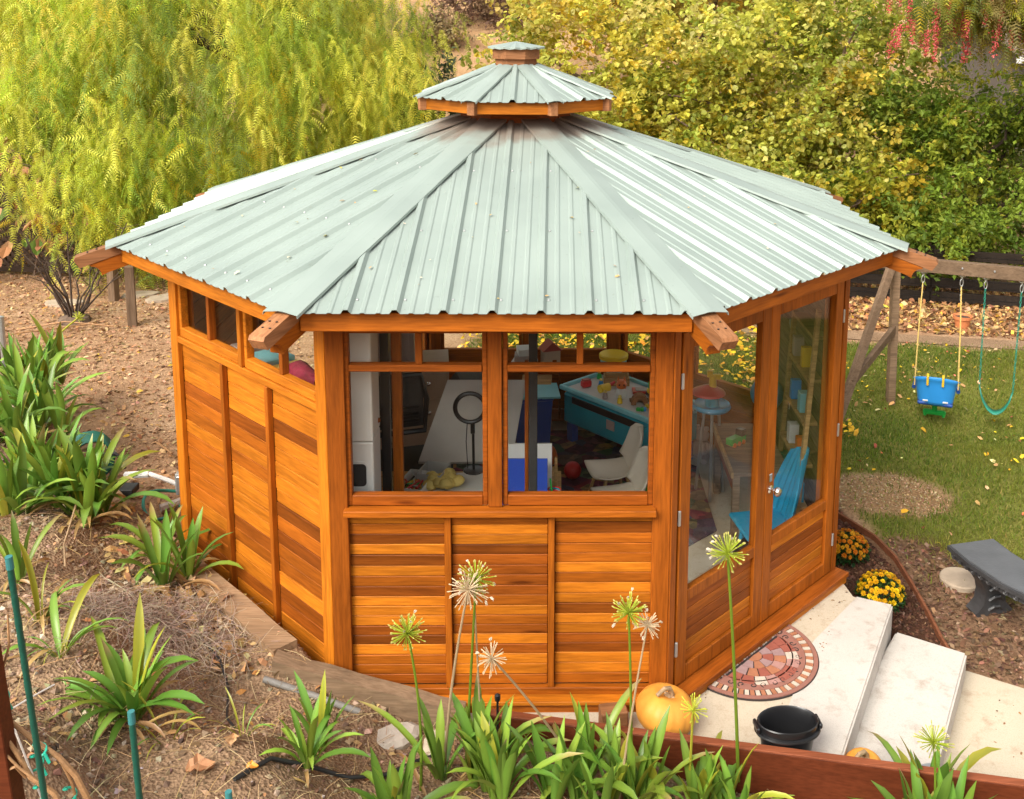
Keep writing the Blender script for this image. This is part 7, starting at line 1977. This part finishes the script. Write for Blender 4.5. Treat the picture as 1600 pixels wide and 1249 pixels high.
for s in (-0.05, 0.0, 0.05): b = MB(); b.tube([(s, -0.035, 0.018), (s, 0.035, 0.018)], 0.018, 8); b.build('wheel', M['orange_plastic'], t)
bc = tag(empty('ribbed_chair', (1.80, -0.66, 0.003), R(-20)), 'bright blue plastic chair with a tall ribbed back behind the right door', 'chair')
V, F = [], []; n, m_ = 16, 10
for j in range(m_ + 1):
    t = j / m_
    for i in range(n + 1):
        u = i / n * 2 - 1; wv = 0.19 * (1 - 0.55 * t ** 2.2)
        V.append((u * wv, 0.02 + 0.14 * t - 0.07 * u * u + (0.010 if i % 2 else 0), 0.28 + 0.52 * t * (1 - 0.10 * u * u)))
for j in range(m_):
    for i in range(n): k = j * (n + 1) + i; F.append([k, k + 1, k + n + 2, k + n + 1])
b = MB(); b.add(V, F); s = b.build('back', M['cyan_plastic'], bc, RZ(R(-60))); md = s.modifiers.new('thickness', 'SOLIDIFY'); md.thickness = 0.012
piece('seat', bc, (-0.10, -0.10, 0.29), (0.36, 0.36, 0.03), M['cyan_plastic'], RZ(R(-60)), 0.01)
for sx in (-1, 1):
    for sy in (-1, 1): q = MB(); q.tube([(-0.10 + sx * 0.12, -0.10 + sy * 0.12, 0.28), (-0.10 + sx * 0.16, -0.10 + sy * 0.16, 0)], 0.016, 7); q.build('leg', M['cyan_plastic'], bc)
o = tag(empty('black_crate', (1.62, -0.86, 0.003), R(45)), 'black ribbed crate beside the blue chair at the foot of the doors', 'crate')
for k in range(5): piece('rib', o, (0, 0, 0.03 + 0.05 * k), (0.34, 0.22, 0.035), M['black_rubber'], None, 0.01)
cz = tag(empty('toy_carousel', (1.47, 0.30, 0.0)), 'turquoise toy ring tower with a red top and yellow peak near the left door', 'toy')
b = MB(); b.lathe([(0.05, 0.70), (0.135, 0.70), (0.145, 0.715), (0.135, 0.74), (0.12, 0.728), (0.05, 0.725)], 28); b.build('lower_ring', M['cyan_plastic'], cz, smooth=True)
b = MB(); b.lathe([(0.055, 0.725), (0.05, 0.82), (0, 0.82)], 18); b.build('drum', M['teal_plastic'], cz, smooth=True)
b = MB(); b.lathe([(0.05, 0.83), (0.13, 0.82), (0.125, 0.835), (0.06, 0.87), (0, 0.885)], 24, T(-0.03, 0.0, 0) @ RY(0.0)); b.build('upper_ring', M['red_plastic'], cz, smooth=True)
b = MB(); b.lathe([(0.03, 0.87), (0.026, 0.96), (0, 0.97)], 12); b.box((0.035, 0, 0.95), (0.05, 0.03, 0.04)); b.box((-0.02, 0.02, 0.965), (0.04, 0.03, 0.05)); b.build('peak', M['yellow_plastic'], cz)
for k in range(3): a = k * 2.1 + 0.4; b = MB(); b.tube([(0.06 * math.cos(a), 0.06 * math.sin(a), 0.70), (0.12 * math.cos(a), 0.12 * math.sin(a), 0.0)], 0.012, 7); b.build('leg', M['steel'], cz)
lr = tag(empty('ladder_shelf', (2.02, -0.12, 0)), 'pale wooden ladder shelf with books and boxes against the right-hand wall', 'ladder shelf')
for y_ in (-0.50, 0.10):
    b = MB(); b.bar((-0.12, y_, 0.0), (-0.015, y_, 1.75), 0.03, 0.045, (0, 1, 0)); b.build('rail', M['pine'], lr)
for k in range(5): piece('rung', lr, (-0.075 + 0.02 * k, -0.20, 0.35 + 0.30 * k), (0.10, 0.57, 0.025), M['pine'])
for k in range(9):
    lv = k % 4; m_ = M[['cyan_plastic', 'orange_plastic', 'teal_trim', 'yellow_plastic', 'red_roof', 'paper', 'blue_plastic', 'pinkish', 'sea_green'][k]]
    o = piece('book', None, (2.02 - 0.075 + 0.02 * lv, -0.55 + 0.10 * k * 0.6 + 0.02, 0.35 + 0.30 * lv + 0.085), (0.07, 0.05 + 0.012 * (k % 3), 0.14), m_, None, 0.003)
    tag(o, ['turquoise', 'orange', 'pale teal', 'yellow', 'dark red', 'white', 'blue', 'pinkish grey', 'sea-green'][k] + ' book standing on a rung of the ladder shelf', 'book', 'books on the ladder shelf')
gl_ = tag(empty('globe', (1.93, 0.50, 0.0)), 'blue globe with tan land patches beside the ladder shelf', 'globe')
b = MB(); b.lathe([(0.13 * math.sin(PI * i / 12), 0.74 - 0.13 * math.cos(PI * i / 12)) for i in range(13)], 20); b.build('ball', mat_plain('globe_skin', (0.10, 0.33, 0.55), 0.4, 0.35, 9), gl_, smooth=True)
b = MB(); b.lathe([(0.10, 0), (0.02, 0.03), (0.02, 0.62), (0, 0.63)], 14); b.build('stand', M['timber_old'], gl_)
ch_ = tag(empty('charm_string', (2.055, 0.28, 0)), 'string of small wooden heart charms hanging on the right-hand wall', 'garland')
b = MB(); b.tube([(0, 0, 2.0), (0, 0, 0.7)], 0.003, 5); b.build('cord', M['string'], ch_)
for k in range(6): b = MB(); b.lathe([(0, -0.045), (0.026, -0.005), (0.03, 0.015), (0.016, 0.035), (0, 0.025)], 8, None, 0.35, 1); b.build('heart', M[['pine', 'pinkish', 'grey_plastic'][k % 3]], ch_, T(-0.012, 0.02 * (-1) ** k, 1.75 - 0.19 * k))
# shelf behind the clerestory of the left wall
Fm = face(-45)
hsf = tag(empty('wall_shelf'), 'high wooden shelf inside the left wall below its small windows', 'shelf')
piece('board', hsf, (0, 0, 0), (1.5, 0.32, 0.025), M['wood_dark_x']).matrix_local = Fm @ T(0.0, 0.26, 1.45)
for s in (-0.6, 0.6): piece('bracket', hsf, (0, 0, 0), (0.03, 0.28, 0.10), M['wood_dark_x']).matrix_local = Fm @ T(s, 0.24, 1.385)
for (x, dx, h, m_, lab, cat, nm) in ((-0.16, 0.22, 0.17, 'teal_trim', 'turquoise toy box on the high shelf behind the left wall windows', 'box', 'toy_box'), (0.45, 0.26, 0.04, 'paper', 'white papers on the high shelf nearest the front corner', 'paper', 'paper_stack'), (-0.36, 0.12, 0.2, 'pinkish', 'pink-grey tin on the high shelf', 'tin', 'tin'), (0.03, 0.12, 0.15, 'butter', 'cream carton on the high shelf next to the turquoise box', 'carton', 'carton')):
    o = new_obj(nm, None) if False else piece(nm, None, (0, 0, 0), (dx, 0.22, h), M[m_]); o.matrix_local = Fm @ T(x, 0.27, 1.464 + h / 2); tag(o, lab, cat)
b = MB(); b.tube([(-0.02, 0, 0), (0.06, 0.02, 0.02), (0.16, -0.01, 0.03), (0.26, 0.02, 0.01)], [0.05, 0.07, 0.065, 0.04], 10); tag(b.build('red_cloth', mat_plain('wine_red_cloth', (0.30, 0.02, 0.05), 0.9, 0.3, 25), None, Fm @ T(0.13, 0.24, 1.60), smooth=True), 'bundled wine-red cloth on the high shelf', 'cloth')
o = piece('folded_cloth', None, (0, 0, 0), (0.30, 0.2, 0.09), M['charcoal'], None, 0.02); o.matrix_local = Fm @ T(0.27, 0.26, 1.51); tag(o, 'folded dark cloth under the wine-red bundle', 'cloth')

# colourful baskets and soft toys under the rear windows
for k, (u, m_, nm) in enumerate(((-0.50, 'red_plastic', 'red'), (-0.25, 'teal_trim', 'pale teal'), (0.16, 'yellow_plastic', 'yellow'), (0.42, 'orange_plastic', 'orange'))):
    t = tag(empty('basket', (0.32 + u, 1.70, 0.073)), nm + ' storage basket in the low shelf under the rear windows', 'basket', 'baskets in the low shelf')
    piece('tub', t, (0, 0, 0.10), (0.20, 0.20, 0.19), M[m_], None, 0.012); piece('rim', t, (0, 0, 0.20), (0.215, 0.215, 0.015), M[m_], None, 0.004)
for k, (x, y, m_, nm) in enumerate(((1.28, 1.30, 'butter', 'cream'), (1.50, 0.95, 'pinkish', 'pinkish grey'), (-0.18, 0.62, 'orange_plastic', 'orange'))):
    t = tag(empty('soft_toy', (x, y, 0.012), -0.6 * k), nm + ' soft toy bear sitting on the rug ' + ['behind the play table', 'beside the play table', 'near the drawing board'][k], 'soft toy')
    b = MB(); b.lathe([(0, 0), (0.075, 0.02), (0.085, 0.09), (0.05, 0.15), (0, 0.16)], 14); b.build('body', M[m_], t, smooth=True)
    b = MB(); b.lathe([(0, 0.14), (0.055, 0.16), (0.062, 0.20), (0.04, 0.245), (0, 0.255)], 14); b.build('head', M[m_], t, smooth=True)
    for s in (-1, 1):
        b = MB(); b.lathe([(0, 0.235), (0.022, 0.245), (0.018, 0.27), (0, 0.275)], 10, T(s * 0.04, 0, 0)); b.build('ear', M[m_], t, smooth=True)
        b = MB(); b.tube([(s * 0.05, -0.03, 0.03), (s * 0.08, -0.12, 0.02)], [0.03, 0.026], 8); b.build('leg', M[m_], t, smooth=True)
        b = MB(); b.tube([(s * 0.06, -0.02, 0.13), (s * 0.10, -0.07, 0.08)], [0.024, 0.02], 8); b.build('arm', M[m_], t, smooth=True)
